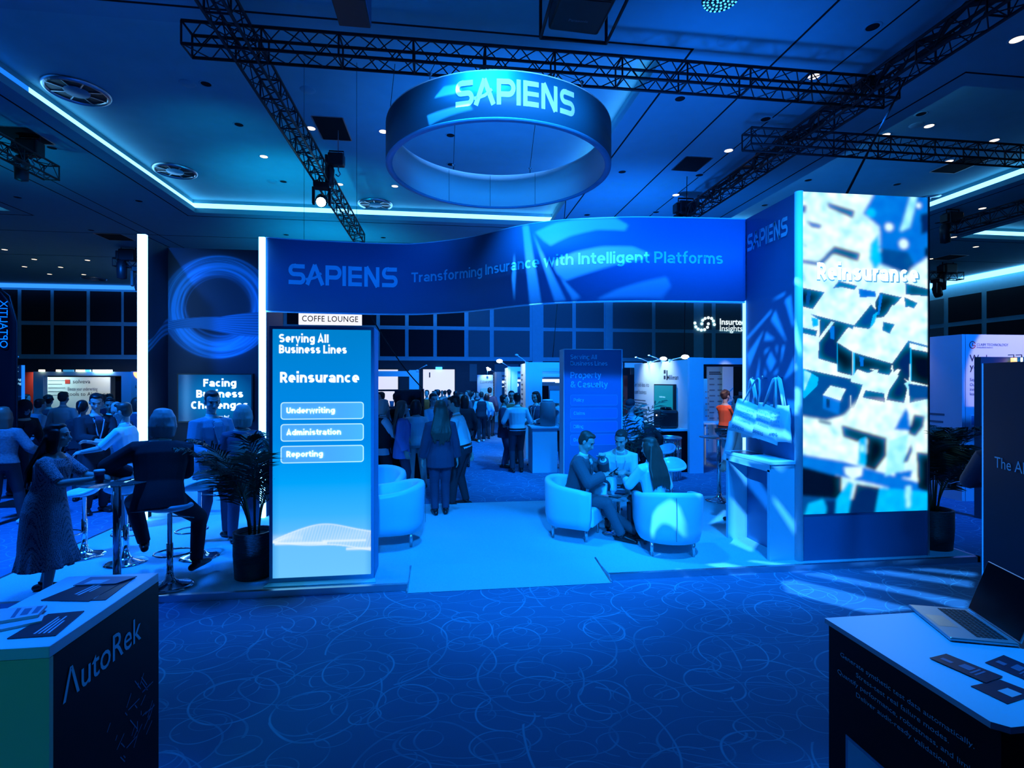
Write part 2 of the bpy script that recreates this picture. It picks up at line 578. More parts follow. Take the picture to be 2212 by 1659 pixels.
def glyph(c, w):
    """(width, centrelines) of a letter whose capitals are one unit high"""
    h, X, W = w / 2, 0.74, 0.60 + (w - 0.15) * 0.9
    r, m, q = W / 2 - h, W / 2, 0.26
    bowl = ell(m, X / 2, r, X / 2 - h, 0, 360, 26)
    arch = ell(m, X - h - q, r, q, 180, 0)
    if c == ' ': return 0.20, []
    if c == 'a': return W, [ell(m, X - h - 0.2, r, 0.2, 158, 0) + [(W - h, 0)], ell(m, 0.225, r, 0.225 - h, 0, 360, 22)]
    if c == 'b': return W, [[(h, 0), (h, 1)], bowl]
    if c == 'c': return W - 0.04, [ell(m, X / 2, r, X / 2 - h, 48, 312, 22)]
    if c == 'd': return W, [[(W - h, 0), (W - h, 1)], bowl]
    if c == 'e': return W, [[(h, X / 2 - 0.02), (W - h, X / 2 - 0.02)] + ell(m, X / 2, r, X / 2 - h, 0, 303, 22)]
    if c == 'f': return 0.40, [ell(0.36, 0.82, 0.18, 0.18 - h + 0.08, 75, 180, 8) + [(0.18, 0)], [(0, X - h), (0.40, X - h)]]
    if c == 'g': return W, [bowl, [(W - h, X)] + ell(m, -0.04, r, 0.24 - h, 0, -150)]
    if c == 'h': return W, [[(h, 0), (h, 1)], arch + [(W - h, 0)]]
    if c == 'i': return w, [[(h, 0), (h, X)], [(h, 0.86), (h, 0.86 + w)]]
    if c == 'l': return w, [[(h, 0), (h, 1)]]
    if c == 'm':
        k = W * 0.86; rr = (k - w) / 2
        return 2 * k - w, [[(h, 0), (h, X)], ell(k / 2, X - h - q, rr, q, 180, 0) + [(k - h, 0)], ell(k / 2 + k - w, X - h - q, rr, q, 180, 0) + [(2 * k - w - h, 0)]]
    if c == 'n': return W, [[(h, 0), (h, X)], arch + [(W - h, 0)]]
    if c == 'o': return W, [bowl]
    if c == 'p': return W, [[(h, -0.27), (h, X)], bowl]
    if c == 'r': return 0.40, [[(h, 0), (h, X)], ell(h + 0.24, X - h - q, 0.24, q, 180, 75, 8)]
    if c in 'sS':
        H_, W_ = (X, W - 0.06) if c == 's' else (1.0, W + 0.06)
        ry = (H_ / 2 - h) / 2; rx = W_ / 2 - h
        return W_, [ell(W_ / 2, H_ - h - ry, rx, ry, 32, 265, 16) + ell(W_ / 2, h + ry, rx, ry, 85, -148, 16)]
    if c == 't': return 0.42, [[(0.19, 0.94), (0.19, 0.24)] + ell(0.19 + 0.17, 0.24, 0.17, 0.24 - h, 180, 290, 8), [(0, X - h), (0.42, X - h)]]
    if c == 'u': return W, [[(h, X)] + ell(m, h + q, r, q, 180, 360), [(W - h, 0), (W - h, X)]]
    if c == 'v': return W, [[(h * 0.9, X), (m, 0.02), (W - h * 0.9, X)]]
    if c == 'w': return 0.94, [[(h * 0.9, X), (0.25, 0.02), (0.47, X * 0.95), (0.69, 0.02), (0.94 - h * 0.9, X)]]
    if c == 'y': return W, [[(h * 0.9, X), (m + 0.01, 0.06)], [(W - h * 0.9, X), (m - 0.06, -0.16), (m - 0.22, -0.22)]]
    if c == 'A': return 0.78, [[(h * 0.8, 0), (0.39, 0.98), (0.78 - h * 0.8, 0)], [(0.16, 0.26), (0.62, 0.26)]]
    if c in 'BPR':
        out = [[(h, 0), (h, 1)]]
        lo = 0.50 if c == 'B' else 0.42
        out.append([(h, 1 - h), (0.36, 1 - h)] + ell(0.36, (1 - h + lo) / 2, 0.27 - h + 0.03, (1 - h - lo) / 2, 90, -90, 10) + [(h, lo)])
        if c == 'B': out.append([(h, 0.5), (0.38, 0.5)] + ell(0.38, (0.5 + h) / 2, 0.29 - h + 0.03, (0.5 - h) / 2, 90, -90, 10) + [(h, h)])
        if c == 'R': out.append([(0.34, lo), (0.62, 0.0)])
        return 0.68, out
    if c == 'C': return 0.72, [ell(0.37, 0.5, 0.37 - h, 0.5 - h, 48, 312, 22)]
    if c == 'D': return 0.72, [[(h, 0), (h, 1)], [(h, 1 - h), (0.30, 1 - h)] + ell(0.30, 0.5, 0.42 - h, 0.5 - h, 90, -90, 16) + [(h, h)]]
    if c == 'F': return 0.60, [[(h, 0), (h, 1)], [(h, 1 - h), (0.60, 1 - h)], [(h, 0.52), (0.55, 0.52)]]
    if c == 'I': return w, [[(h, 0), (h, 1)]]
    if c == 'L': return 0.56, [[(h, 1), (h, h), (0.56, h)]]
    if c == 'T': return 0.66, [[(0.33, 0), (0.33, 1)], [(0, 1 - h), (0.66, 1 - h)]]
    if c == 'U': return 0.70, [[(h, 1)] + ell(0.35, 0.32, 0.35 - h, 0.32 - h, 180, 360, 16) + [(0.70 - h, 1)]]
    if c == '&': return 0.76, [[(0.74, 0.0), (0.22, 0.62)] + ell(0.34, 0.80, 0.16, 0.20 - h, 215, -20, 14) + [(0.42, 0.62), (0.20, 0.46)] + ell(0.32, 0.27, 0.25, 0.27 - h, 140, 330, 14) + [(0.72, 0.46)]]
    return 0.5, []


def sans(body, size, mapper, m, parent, weight=0.2, align='LEFT', width=None, slices=None):
    v, f = [], []
    x = 0.0
    for c in body:
        adv, st = glyph(c, weight)
        for s_ in st:
            stroke(v, f, [(p[0] + x, p[1]) for p in s_], weight)
        x += adv + 0.085
    tot = x - 0.085
    k = 0.72 * size
    kx = (width / tot) if width else k
    off = -0.5 * tot * kx if align == 'CENTER' else 0.0
    v = [(p[0] * kx + off, p[1] * k) for p in v]
    return put_shape('lettering', (v, f), mapper, m, parent, slices)


# ------------------------------------------------------------------ pictures held as point colours on a fine grid
def in_poly(X, Y, poly):
    ins = np.zeros(X.shape, bool)
    n = len(poly)
    for i in range(n):
        x0, y0 = poly[i]; x1, y1 = poly[(i + 1) % n]
        c = ((y0 > Y) != (y1 > Y)) & (X < (x1 - x0) * (Y - y0) / ((y1 - y0) if y1 != y0 else 1e-9) + x0)
        ins ^= c
    return ins


def blur(img, r):
    if r <= 0: return img
    k = np.exp(-0.5 * (np.arange(-3 * r, 3 * r + 1) / r) ** 2); k /= k.sum()
    R = 3 * r
    out = np.pad(img, ((R, R), (0, 0), (0, 0)), mode='edge')
    out = sum(k[i] * out[i:i + img.shape[0]] for i in range(2 * R + 1))
    out = np.pad(out, ((0, 0), (R, R), (0, 0)), mode='edge')
    return sum(k[i] * out[:, i:i + img.shape[1]] for i in range(2 * R + 1))


def picture(name, img, mapper, m, parent):
    """img[row from the top, column] linear colours; mapper(s, t) with s 0..1 across and t 0..1 up"""
    h, w, _ = img.shape
    co = np.array([mapper(j / (w - 1), 1 - i / (h - 1)) for i in range(h) for j in range(w)], dtype=np.float32)
    idx = np.arange(h * w).reshape(h, w)
    quads = np.stack([idx[1:, :-1], idx[1:, 1:], idx[:-1, 1:], idx[:-1, :-1]], -1).reshape(-1, 4)
    me = bpy.data.meshes.new(name)
    me.vertices.add(h * w); me.vertices.foreach_set('co', co.ravel())
    me.loops.add(quads.size); me.loops.foreach_set('vertex_index', quads.ravel().astype(np.int32))
    me.polygons.add(len(quads)); me.polygons.foreach_set('loop_start', np.arange(0, quads.size, 4, dtype=np.int32))
    me.update(calc_edges=True)
    ca = me.color_attributes.new('print', 'FLOAT_COLOR', 'POINT')
    rgba = np.ones((h * w, 4), np.float32); rgba[:, :3] = img.reshape(-1, 3)
    ca.data.foreach_set('color', rgba.ravel())
    return link_mesh(name, me, m, parent)
# ------------------------------------------------------------------ the hall: floor, walls, ceiling
def loop_carpet():
    m = mat('hall_carpet', (0.1, 0.16, 0.26), 0.95, spec=0.1)
    nt, b = nodes_of(m)
    N, L = nt.nodes, nt.links
    tc = N.new('ShaderNodeTexCoord')
    nz = N.new('ShaderNodeTexNoise'); nz.inputs['Scale'].default_value = 1.3; nz.inputs['Detail'].default_value = 1
    L.new(tc.outputs['Object'], nz.inputs['Vector'])
    sub = N.new('ShaderNodeVectorMath'); sub.operation = 'SUBTRACT'; sub.inputs[1].default_value = (0.5, 0.5, 0.5)
    L.new(nz.outputs['Color'], sub.inputs[0])
    acc = None
    for i, (sc, rot, sx, rad, wd, amp, dist) in enumerate(((1.5, 0.3, 1.0, 0.36, 0.011, 1.0, 0.5), (2.1, 1.3, 1.25, 0.30, 0.013, 0.85, 0.6), (1.15, 2.2, 0.8, 0.44, 0.009, 0.9, 0.7),
                                                        (2.7, 0.9, 1.5, 0.36, 0.017, 0.55, 0.4), (0.85, 2.8, 1.9, 0.40, 0.007, 0.7, 0.9), (0.6, 0.1, 2.6, 0.42, 0.006, 0.6, 1.2))):
        sc2 = N.new('ShaderNodeVectorMath'); sc2.operation = 'SCALE'; sc2.inputs['Scale'].default_value = dist * 0.25
        L.new(sub.outputs[0], sc2.inputs[0])
        ad = N.new('ShaderNodeVectorMath'); ad.operation = 'ADD'
        L.new(tc.outputs['Object'], ad.inputs[0]); L.new(sc2.outputs[0], ad.inputs[1])
        mp = N.new('ShaderNodeMapping'); mp.inputs['Rotation'].default_value = (0, 0, rot); mp.inputs['Scale'].default_value = (sc, sc * sx, 1); mp.inputs['Location'].default_value = (i * 3.7, i * 1.9, 0)
        L.new(ad.outputs[0], mp.inputs['Vector'])
        vo = N.new('ShaderNodeTexVoronoi'); vo.voronoi_dimensions = '2D'; vo.inputs['Scale'].default_value = 1.0; vo.inputs['Randomness'].default_value = 0.8
        L.new(mp.outputs[0], vo.inputs['Vector'])
        sp = N.new('ShaderNodeSeparateColor'); L.new(vo.outputs['Color'], sp.inputs[0])
        mr = N.new('ShaderNodeMath'); mr.operation = 'MULTIPLY_ADD'; mr.inputs[1].default_value = 0.22; mr.inputs[2].default_value = rad - 0.11
        L.new(sp.outputs[0], mr.inputs[0])
        df = N.new('ShaderNodeMath'); df.operation = 'SUBTRACT'; L.new(vo.outputs['Distance'], df.inputs[0]); L.new(mr.outputs[0], df.inputs[1])
        ab = N.new('ShaderNodeMath'); ab.operation = 'ABSOLUTE'; L.new(df.outputs[0], ab.inputs[0])
        rm = N.new('ShaderNodeMapRange'); rm.interpolation_type = 'SMOOTHSTEP'
        rm.inputs['From Min'].default_value = wd * 0.4; rm.inputs['From Max'].default_value = wd * 1.15; rm.inputs['To Min'].default_value = amp; rm.inputs['To Max'].default_value = 0
        L.new(ab.outputs[0], rm.inputs['Value'])
        fade = N.new('ShaderNodeMath'); fade.operation = 'MULTIPLY'
        fr = N.new('ShaderNodeMapRange'); fr.inputs['From Min'].default_value = 0.35; fr.inputs['From Max'].default_value = 0.6; fr.inputs['To Min'].default_value = 0.25
        n2 = N.new('ShaderNodeTexNoise'); n2.inputs['Scale'].default_value = 2.4
        L.new(mp.outputs[0], n2.inputs['Vector']); L.new(n2.outputs['Fac'], fr.inputs['Value'])
        L.new(rm.outputs[0], fade.inputs[0]); L.new(fr.outputs[0], fade.inputs[1])
        if acc is None: acc = fade.outputs[0]
        else:
            mx = N.new('ShaderNodeMath'); mx.operation = 'MAXIMUM'
            L.new(acc, mx.inputs[0]); L.new(fade.outputs[0], mx.inputs[1]); acc = mx.outputs[0]
    pile = N.new('ShaderNodeTexNoise'); pile.inputs['Scale'].default_value = 260; pile.inputs['Detail'].default_value = 2
    L.new(tc.outputs['Object'], pile.inputs['Vector'])
    m0 = N.new('ShaderNodeMix'); m0.data_type = 'RGBA'
    m0.inputs[6].default_value = (0.045, 0.13, 0.24, 1); m0.inputs[7].default_value = (0.075, 0.21, 0.37, 1)
    L.new(pile.outputs['Fac'], m0.inputs[0])
    m1 = N.new('ShaderNodeMix'); m1.data_type = 'RGBA'; m1.inputs[7].default_value = (0.12, 0.50, 0.72, 1)
    cl = N.new('ShaderNodeMath'); cl.operation = 'MULTIPLY'; cl.inputs[1].default_value = 0.62; cl.use_clamp = True
    L.new(acc, cl.inputs[0]); L.new(cl.outputs[0], m1.inputs[0]); L.new(m0.outputs[2], m1.inputs[6])
    L.new(m1.outputs[2], b.inputs['Base Color'])
    return m


loop_carpet()
fabric('stand_carpet', (0.25, 0.55, 0.64), 140, 0.3, 0.95, 0.4)
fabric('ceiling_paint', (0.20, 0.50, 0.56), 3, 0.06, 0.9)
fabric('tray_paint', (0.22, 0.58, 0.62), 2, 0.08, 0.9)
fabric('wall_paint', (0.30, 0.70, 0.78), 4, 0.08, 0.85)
fabric('wall_low_paint', (0.05, 0.06, 0.075), 4, 0.15, 0.8)
fabric('acoustic_black', (0.012, 0.014, 0.02), 30, 0.3, 0.95)
fabric('acoustic_grey', (0.13, 0.20, 0.22), 30, 0.2, 0.95)

YB, XR, ZC = 36.2, 29.9, 8.0
XL, YF = -31.0, -5.0
bm = NB(); box(bm, XL, XR, YF, YB, -0.05, 0.0)
struct(obj('floor', bm, 'hall_carpet'))

# ceiling with sunken trays: solid between the openings
TRAYS = [(-8.75, 4.0, 9.4, 19.95), (-27.5, -15.1, 9.4, 20.6), (10.4, 16.95, 9.4, 19.6), (21.3, 28.6, 9.4, 19.4)]
TZ = 8.5
xs = sorted({XL, XR} | {t[0] for t in TRAYS} | {t[1] for t in TRAYS})
ys = sorted({YF, YB} | {t[2] for t in TRAYS} | {t[3] for t in TRAYS})
bm = NB()
for i in range(len(xs) - 1):
    for j in range(len(ys) - 1):
        cx, cy = (xs[i] + xs[i + 1]) / 2, (ys[j] + ys[j + 1]) / 2
        if any(t[0] < cx < t[1] and t[2] < cy < t[3] for t in TRAYS): continue
        ngon(bm, [(xs[i], ys[j], ZC), (xs[i], ys[j + 1], ZC), (xs[i + 1], ys[j + 1], ZC), (xs[i + 1], ys[j], ZC)])
bmesh.ops.remove_doubles(bm, verts=bm.verts, dist=0.0005)
ceiling = struct(obj('ceiling', bm, 'ceiling_paint'))
n_tray = 0
for (x0, x1, y0, y1) in TRAYS:
    n_tray += 1
    bm = NB()
    # upstand of the opening, then a ledge, then the raised field
    zl, g = 8.17, 0.14
    for (ax, ay, bx_, by) in ((x0, y0, x1, y0), (x1, y0, x1, y1), (x1, y1, x0, y1), (x0, y1, x0, y0)):
        ngon(bm, [(ax, ay, ZC), (bx_, by, ZC), (bx_, by, zl), (ax, ay, zl)])
    ox = [(x0, y0), (x1, y0), (x1, y1), (x0, y1)]
    ix = [(x0 - g, y0 - g), (x1 + g, y0 - g), (x1 + g, y1 + g), (x0 - g, y1 + g)]
    for k in range(4):
        q = (k + 1) % 4
        ngon(bm, [(*ox[k], zl), (*ox[q], zl), (*ix[q], zl), (*ix[k], zl)])
        ngon(bm, [(*ix[k], TZ - 0.12), (*ix[q], TZ - 0.12), (*ix[q], TZ), (*ix[k], TZ)])
    ngon(bm, [(x0 - g, y0 - g, TZ), (x0 - g, y1 + g, TZ), (x1 + g, y1 + g, TZ), (x1 + g, y0 - g, TZ)])
    struct(obj('ceiling_tray', bm, 'tray_paint'))
    # the lit strip fades out along the near ends of the tray and is off on its near side
    bm = NB()
    yd = y0 + 3.2
    ngon(bm, [(*ix[0], zl), (*ix[1], zl), (*ix[1], TZ - 0.12), (*ix[0], TZ - 0.12)], 2)
    for xx in (x0 - g, x1 + g):
        dim = 1 if n_tray == 1 and xx < 0 else 0
        ngon(bm, [(xx, y0 - g, zl), (xx, yd, zl), (xx, yd, TZ - 0.12), (xx, y0 - g, TZ - 0.12)], dim)
        ngon(bm, [(xx, yd, zl), (xx, y1 + g, zl), (xx, y1 + g, TZ - 0.12), (xx, yd, TZ - 0.12)], 0)
    ngon(bm, [(*ix[2], zl), (*ix[3], zl), (*ix[3], TZ - 0.12), (*ix[2], TZ - 0.12)], 0)
    struct(obj('trim_%d' % n_tray, bm, ['cove_light', 'dim_cove_light', 'tray_paint']))
    bm = NB()
    o_ = 0.42
    for (ax, ay, bx_, by) in ((x0 - o_, y0 - o_, x1 + o_, y0 - o_), (x1 + o_, y0 - o_, x1 + o_, y1 + o_), (x0 - o_, y1 + o_, x1 + o_, y1 + o_), (x0 - o_, y0 - o_, x0 - o_, y1 + o_)):
        box(bm, min(ax, bx_) - 0.02, max(ax, bx_) + 0.02, min(ay, by) - 0.02, max(ay, by) + 0.02, ZC - 0.006, ZC + 0.02)
    obj('groove_shade', bm, 'dark_void', ceiling)  # raised dark strips stand in for the shade inside the grooves
for (x0, x1, y0, y1) in ((-12.2, -12.16, YF, YB), (-11.6, -11.57, YF, YB), (6.1, 6.14, YF, YB), (7.35, 7.38, 5, YB), (XL, XR, 23.2, 23.23), (XL, XR, 27.6, 27.63), (19.0, 19.03, 6, YB), (9.0, 9.02, 8, YB)):
    obj('groove_shade', bx(x0, x1, y0, y1, ZC - 0.006, ZC + 0.02), 'dark_void', ceiling)  # long grooves likewise: recess shade put into a dark strip
# light coves along the far and side walls
struct(obj('trim_5', bx(XL, XR - 0.5, YB - 0.42, YB - 0.34, ZC - 0.26, ZC - 0.02), 'far_cove_light'))
struct(obj('trim_6', bx(XR - 0.42, XR - 0.26, 6, YB - 0.5, ZC - 0.30, ZC - 0.02), 'cove_light'))

bm = NB(); box(bm, XL, XR, YB, YB + 0.3, 0, ZC)
wall_back = struct(obj('wall_back', bm, 'wall_paint'))
bm = NB(); box(bm, XR, XR + 0.3, YF, YB, 0, ZC)
wall_right = struct(obj('wall_right', bm, 'wall_paint'))
bm = NB(); box(bm, XL - 0.3, XL, YF, YB, 0, ZC)
struct(obj('wall_left', bm, 'wall_paint'))


def wpx(u):
    return on_y(u, 700, YB).x


zrow = [on_y(900, v, YB).z for v in (770, 712, 704, 643)]
edges_dark = [(-20, 38), (47, 109), (117, 187), (195, 262), (268, 330), (338, 400), (408, 470), (478, 545), (552, 612), (620, 690), (698, 752), (760, 813), (821, 875), (883, 936), (944, 1003)]
edges_grey = [(1012, 1058), (1067, 1144), (1174, 1236), (1244, 1304), (1324, 1408), (1416, 1498), (1520, 1537), (1546, 1600), (1610, 1680), (1690, 1770), (1780, 1860), (1870, 1950)]
for kind, lst in (('acoustic_black', edges_dark), ('acoustic_grey', edges_grey)):
    for a, b_ in lst:
        for (za, zb) in ((zrow[0], zrow[1]), (zrow[2], zrow[3])):
            obj('acoustic_panel', bx(wpx(a), wpx(b_), YB - 0.03, YB + 0.01, za, zb), kind, wall_back)
obj('lower_cladding', bx(XL, XR, YB - 0.04, YB + 0.01, 0, zrow[0] - 0.28), 'wall_low_paint', wall_back)
obj('pilaster', bx(wpx(1150), wpx(1172), YB - 0.09, YB + 0.01, 0, ZC - 0.4), 'wall_paint', wall_back)
obj('pilaster', bx(wpx(1307), wpx(1322), YB - 0.09, YB + 0.01, 0, ZC - 0.4), 'wall_paint', wall_back)
for a, b_ in ((1008, 1030), (1062, 1120)):
    obj('service_panel', bx(wpx(a) + 0.2, wpx(b_), YB - 0.07, YB - 0.03, 2.0, zrow[0] - 0.5), 'acoustic_grey', wall_back)
yy = 8.0
k = 0
while yy < YB - 1.5:
    for (za, zb) in ((3.7, 5.25), (5.5, 7.0)):
        obj('acoustic_panel', bx(XR - 0.03, XR + 0.01, yy, yy + 1.95, za, zb), 'acoustic_black' if k in (6, 7, 8) else 'acoustic_grey', wall_right)
    yy += 2.25
    k += 1

# the two lit doorways at the far end
dx0, dx1 = on_y(914, 800, YB).x, on_y(982, 800, YB).x
dz = on_y(940, 798, YB).z
d1 = struct(obj('door_1', bx(dx0, dx1, YB - 0.055, YB - 0.045, 0, dz), 'door_glow'))
obj('door_frame', bx(dx0 - 0.09, dx0, YB - 0.12, YB - 0.04, 0, dz + 0.08), 'wood_dark', d1)
obj('door_frame', bx(dx1, dx1 + 0.09, YB - 0.12, YB - 0.04, 0, dz + 0.08), 'wood_dark', d1)
obj('door_frame', bx(dx0, dx1, YB - 0.12, YB - 0.04, dz, dz + 0.08), 'wood_dark', d1)
obj('door_leaf', bx(dx0 - 0.32, dx0 + 0.02, YB - 0.9, YB - 0.84, 0, dz - 0.15), 'wood_dark', d1)
obj('closer', bx(dx0 + 0.4, dx0 + 0.48, YB - 0.14, YB - 0.06, dz - 0.55, dz - 0.2), 'black_metal', d1)
ex = obj('exit_sign', bx((dx0 + dx1) / 2 - 0.22, (dx0 + dx1) / 2 + 0.22, YB - 0.2, YB - 0.14, dz - 0.02, dz + 0.16), 'blue_lamp')
tag(ex, 'small glowing exit sign above the lit far doorway', 'sign')
ex0, ex1 = on_y(790, 800, YB).x, on_y(860, 800, YB).x
d2 = struct(obj('door_2', bx(ex0, ex1, YB - 0.055, YB - 0.045, 0, dz - 0.02), 'door_glow'))
obj('door_frame', bx(ex0, ex1, YB - 0.12, YB - 0.04, dz - 0.02, dz + 0.08), 'wood_dark', d2)
obj('door_frame', bx(ex1, ex1 + 0.09, YB - 0.12, YB - 0.04, 0, dz + 0.08), 'wood_dark', d2)


# ------------------------------------------------------------------ ceiling fittings
def ceil_z(x, y):
    return TZ if any(a < x < b and c < y < d for a, b, c, d in TRAYS) else ZC


def on_ceiling(u, v):
    p = on_z(u, v, TZ)
    return p if ceil_z(p.x, p.y) == TZ else on_z(u, v, ZC)


def downlight(u, v, z=ZC, lit=True, proto={}):
    p = on_ceiling(u, v)
    z = p.z
    key = lit
    if key not in proto:
        r = thing('downlight', 'small round downlight glowing warm white in the ceiling' if lit else 'small round downlight switched off, dark in the ceiling', 'ceiling light',
                  group='glowing ceiling downlights' if lit else 'dark ceiling downlights')
        bm = NB(); lathe(bm, [(0.10, -0.004), (0.115, -0.012), (0.135, -0.012), (0.145, 0.0)], n=20)
        obj('trim_ring', bm, 'ceiling_paint', r, True)
        bm = NB(); lathe(bm, [(0.0, -0.006), (0.105, -0.006)], n=20)
        obj('lens', bm, 'warm_lamp' if lit else 'dark_void', r)
        proto[key] = r
    else:
        r = copy_tree(proto[key])
    r.location = (p.x, p.y, z)


for u, v, z in ((570, 338, TZ), (672, 277, TZ), (708, 345, TZ), (734, 398, TZ), (853, 402, TZ), (828, 284, TZ), (1574, 325, ZC), (1460, 421, ZC), (2007, 272, ZC), (2050, 348, ZC), (1758, 165, ZC), (2197, 85, ZC),
                (2122, 450, ZC), (2060, 512, ZC), (2108, 533, ZC), (2010, 559, ZC), (10, 539, ZC), (74, 560, ZC), (53, 576, ZC), (107, 592, ZC), (131, 577, ZC), (189, 562, ZC), (181, 593, ZC),
                (2148, 303, ZC), (1913, 291, ZC)):
    downlight(u, v, z, True)
for u, v, z in ((445, 181, TZ), (516, 269, TZ), (612, 392, TZ), (112, 319, ZC), (300, 434, ZC), (973, 292, TZ), (974, 355, TZ), (1469, 213, ZC), (1654, 257, ZC), (1990, 246, ZC), (1836, 336, ZC), (1511, 378, ZC),
                (1746, 389, ZC), (1938, 398, ZC), (1344, 371, ZC), (1268, 464, ZC), (1417, 458, ZC), (828, 513, ZC), (618, 507, ZC), (1652, 443, ZC), (38, 426, ZC), (197, 497, ZC), (2026, 481, ZC), (1885, 58, ZC)):
    downlight(u, v, z, False)
PLATES = ((405, 180, TZ, 'pale blank round cover plate, the largest by a dark downlight'), (588, 392, TZ, 'round cover plate above the far cove beside a dark downlight'),
          (665, 194, TZ, 'small round cover plate behind the long lattice truss'), (1570, 88, ZC, 'round cover plate between the truss and the ceiling line'), (1980, 270, ZC, 'round cover plate beside a glowing downlight past the truss'))
for u, v, z, lb in PLATES:
    p = on_ceiling(u, v)
    z = p.z
    bm = NB(); lathe(bm, [(0.0, -0.02), (0.15, -0.02), (0.17, 0.0)], n=24)
    o = obj('ceiling_cover_plate', bm, 'ceiling_paint', None, True)
    o.location = (p.x, p.y, z)
    tag(o, lb, 'cover plate')
for u, v, z, r, lb in ((166, 195, TZ, 0.62, 'large round air diffuser nearest the camera inside the tray'), (378, 368, TZ, 0.60, 'round air diffuser with a bright disc near the corner of the cove'),
                       (811, 440, TZ, 0.62, 'round air diffuser above the far cove, beside the truss'), (2010, 432, TZ, 0.6, 'round air diffuser partly hidden by the glowing screen tower'),
                       (203, 601, ZC, 0.6, 'round air diffuser low over the far wall cove')):
    p = on_z(u, v, z)
    t = thing('air_diffuser', lb, 'air vent', (p.x, p.y, z - 0.02))
    bm = NB(); lathe(bm, [(r * 0.86, -0.01), (r * 0.9, -0.06), (r, -0.03), (r * 1.02, 0.0)], n=40); obj('rim', bm, 'aluminium', t, True)
    bm = NB(); lathe(bm, [(r * 0.36, -0.012), (r * 0.88, -0.006)], n=40); obj('recess', bm, 'black_metal', t, True)
    bm = NB(); lathe(bm, [(0.0, -0.05), (r * 0.36, -0.05), (r * 0.40, -0.012)], n=32); obj('disc', bm, 'white_laminate' if u == 378 else 'panel_grey', t, True)
    for k in range(8):
        a = k * PI / 4
        bm = NB(); box(bm, r * 0.38, r * 0.9, -0.012, 0.012, -0.03, -0.012)
        o = obj('vane', bm, 'aluminium', t); o.rotation_euler = (0, 0, a)
HATCH = [(718, 278, TZ, 0.36, 0.62, 'open square ceiling hatch with a chain hoist hanging through it'), (1494, 354, ZC, 0.36, 0.45, 'dark ceiling hatch above the end of the side truss'), (2072, 357, ZC, 0.42, 0.55, 'dark ceiling hatch between the side truss and the cove'),
         (50, 292, ZC, 0.40, 0.45, 'dark ceiling hatch over the truss end beside the long cove'), (248, 512, ZC, 0.5, 0.5, 'dark ceiling hatch above the far lighting head'), (2050, 556, ZC, 0.5, 0.5, 'far dark hatch behind the screen tower, above a lamp')]
hatch_pos = []
for u, v, z, hx, hy, lb in HATCH:
    p = on_ceiling(u, v)
    t = thing('ceiling_hatch', lb, 'hatch', p)
    hatch_pos.append(p)
    obj('opening', bx(-hx, hx, -hy, hy, -0.004, 0.0), 'dark_void', t)  # flat black plate; the darkness of the hole is put into its colour
    for a in ((-hx - 0.03, -hx, -hy, hy), (hx, hx + 0.03, -hy, hy), (-hx, hx, -hy - 0.03, -hy), (-hx, hx, hy, hy + 0.03)):
        obj('frame', bx(a[0], a[1], a[2], a[3], -0.012, 0.0), 'aluminium', t)
# ------------------------------------------------------------------ rig: lattice trusses, hoists, lamps
def truss(label, a, b, s=0.35, step=0.55, ends=True):
    """square lattice truss; a and b are the ends of its lowest corner line"""
    a, b = Vector(a), Vector(b)
    d = (b - a); Ln = d.length; d.normalize()
    sd = Vector((d.y, -d.x, 0)); sd = sd if (sd.x + sd.y) > 0 else -sd
    up = Vector((0, 0, 1))
    t = thing('lattice_truss', label, 'truss', a)
    c = [Vector((0, 0, 0)), sd * s, sd * s + up * s, up * s]
    for k in range(4):
        bm = NB(); tube(bm, [c[k], c[k] + d * Ln], 0.026, 8)
        obj('chord', bm, 'truss_black', t, True)
    n = max(1, int(Ln / step)); st = Ln / n
    for k in range(4):
        p, q = c[k], c[(k + 1) % 4]
        bm = NB()
        for i in range(n):
            m0, m1, m2 = d * (i * st), d * ((i + 0.5) * st), d * ((i + 1) * st)
            tube(bm, [p + m0, q + m1], 0.010, 5)
            tube(bm, [q + m1, p + m2], 0.010, 5)
            if i % 2 == 0: tube(bm, [p + m0, q + m0], 0.017, 5)
        tube(bm, [p + d * Ln, q + d * Ln], 0.017, 5)
        obj('lattice', bm, 'truss_black', t)
    return t


TZB = 7.15
truss('black lattice truss running away over the stand, past the hanging ring', (-3.30, 1.0, TZB), (-3.30, 20.2, TZB))
truss('black lattice truss crossing above the hanging ring sign', (-3.95, 8.55, TZB), (8.15, 8.55, TZB))
truss('cable-wrapped black truss running away above the screen tower', (7.50, 2.0, TZB), (7.50, 15.9, TZB))
truss('black lattice truss crossing behind, beyond the hanging ring truss', (6.55, 10.60, TZB), (21.0, 10.60, TZB))
e = on_z(2047, 503, TZB)
truss('short black truss carrying a hoist past the screen tower', (e.x, e.y, TZB), (e.x, e.y - 9.0, TZB))
e4 = on_z(2082, 603, TZB)
truss('small far truss under a lamp, level with the distant cove', (e4.x, e4.y, TZB), (e4.x - 5.0, e4.y, TZB))
e2 = on_z(95, 388, TZB)
truss('black truss end under the edge hatch beside the long cove', (e2.x, e2.y, TZB), (e2.x, e2.y - 9.0, TZB))
e3 = on_z(243, 574, TZB)
truss('small far black truss disappearing behind the glowing light post', (e3.x, e3.y, TZB), (e3.x + 5.5, e3.y, TZB))
e5 = on_z(1905, 62, TZB)
truss('black truss stub meeting the cable-wrapped truss near the camera', (6.2, 5.3, TZB), (7.5, 5.3, TZB))

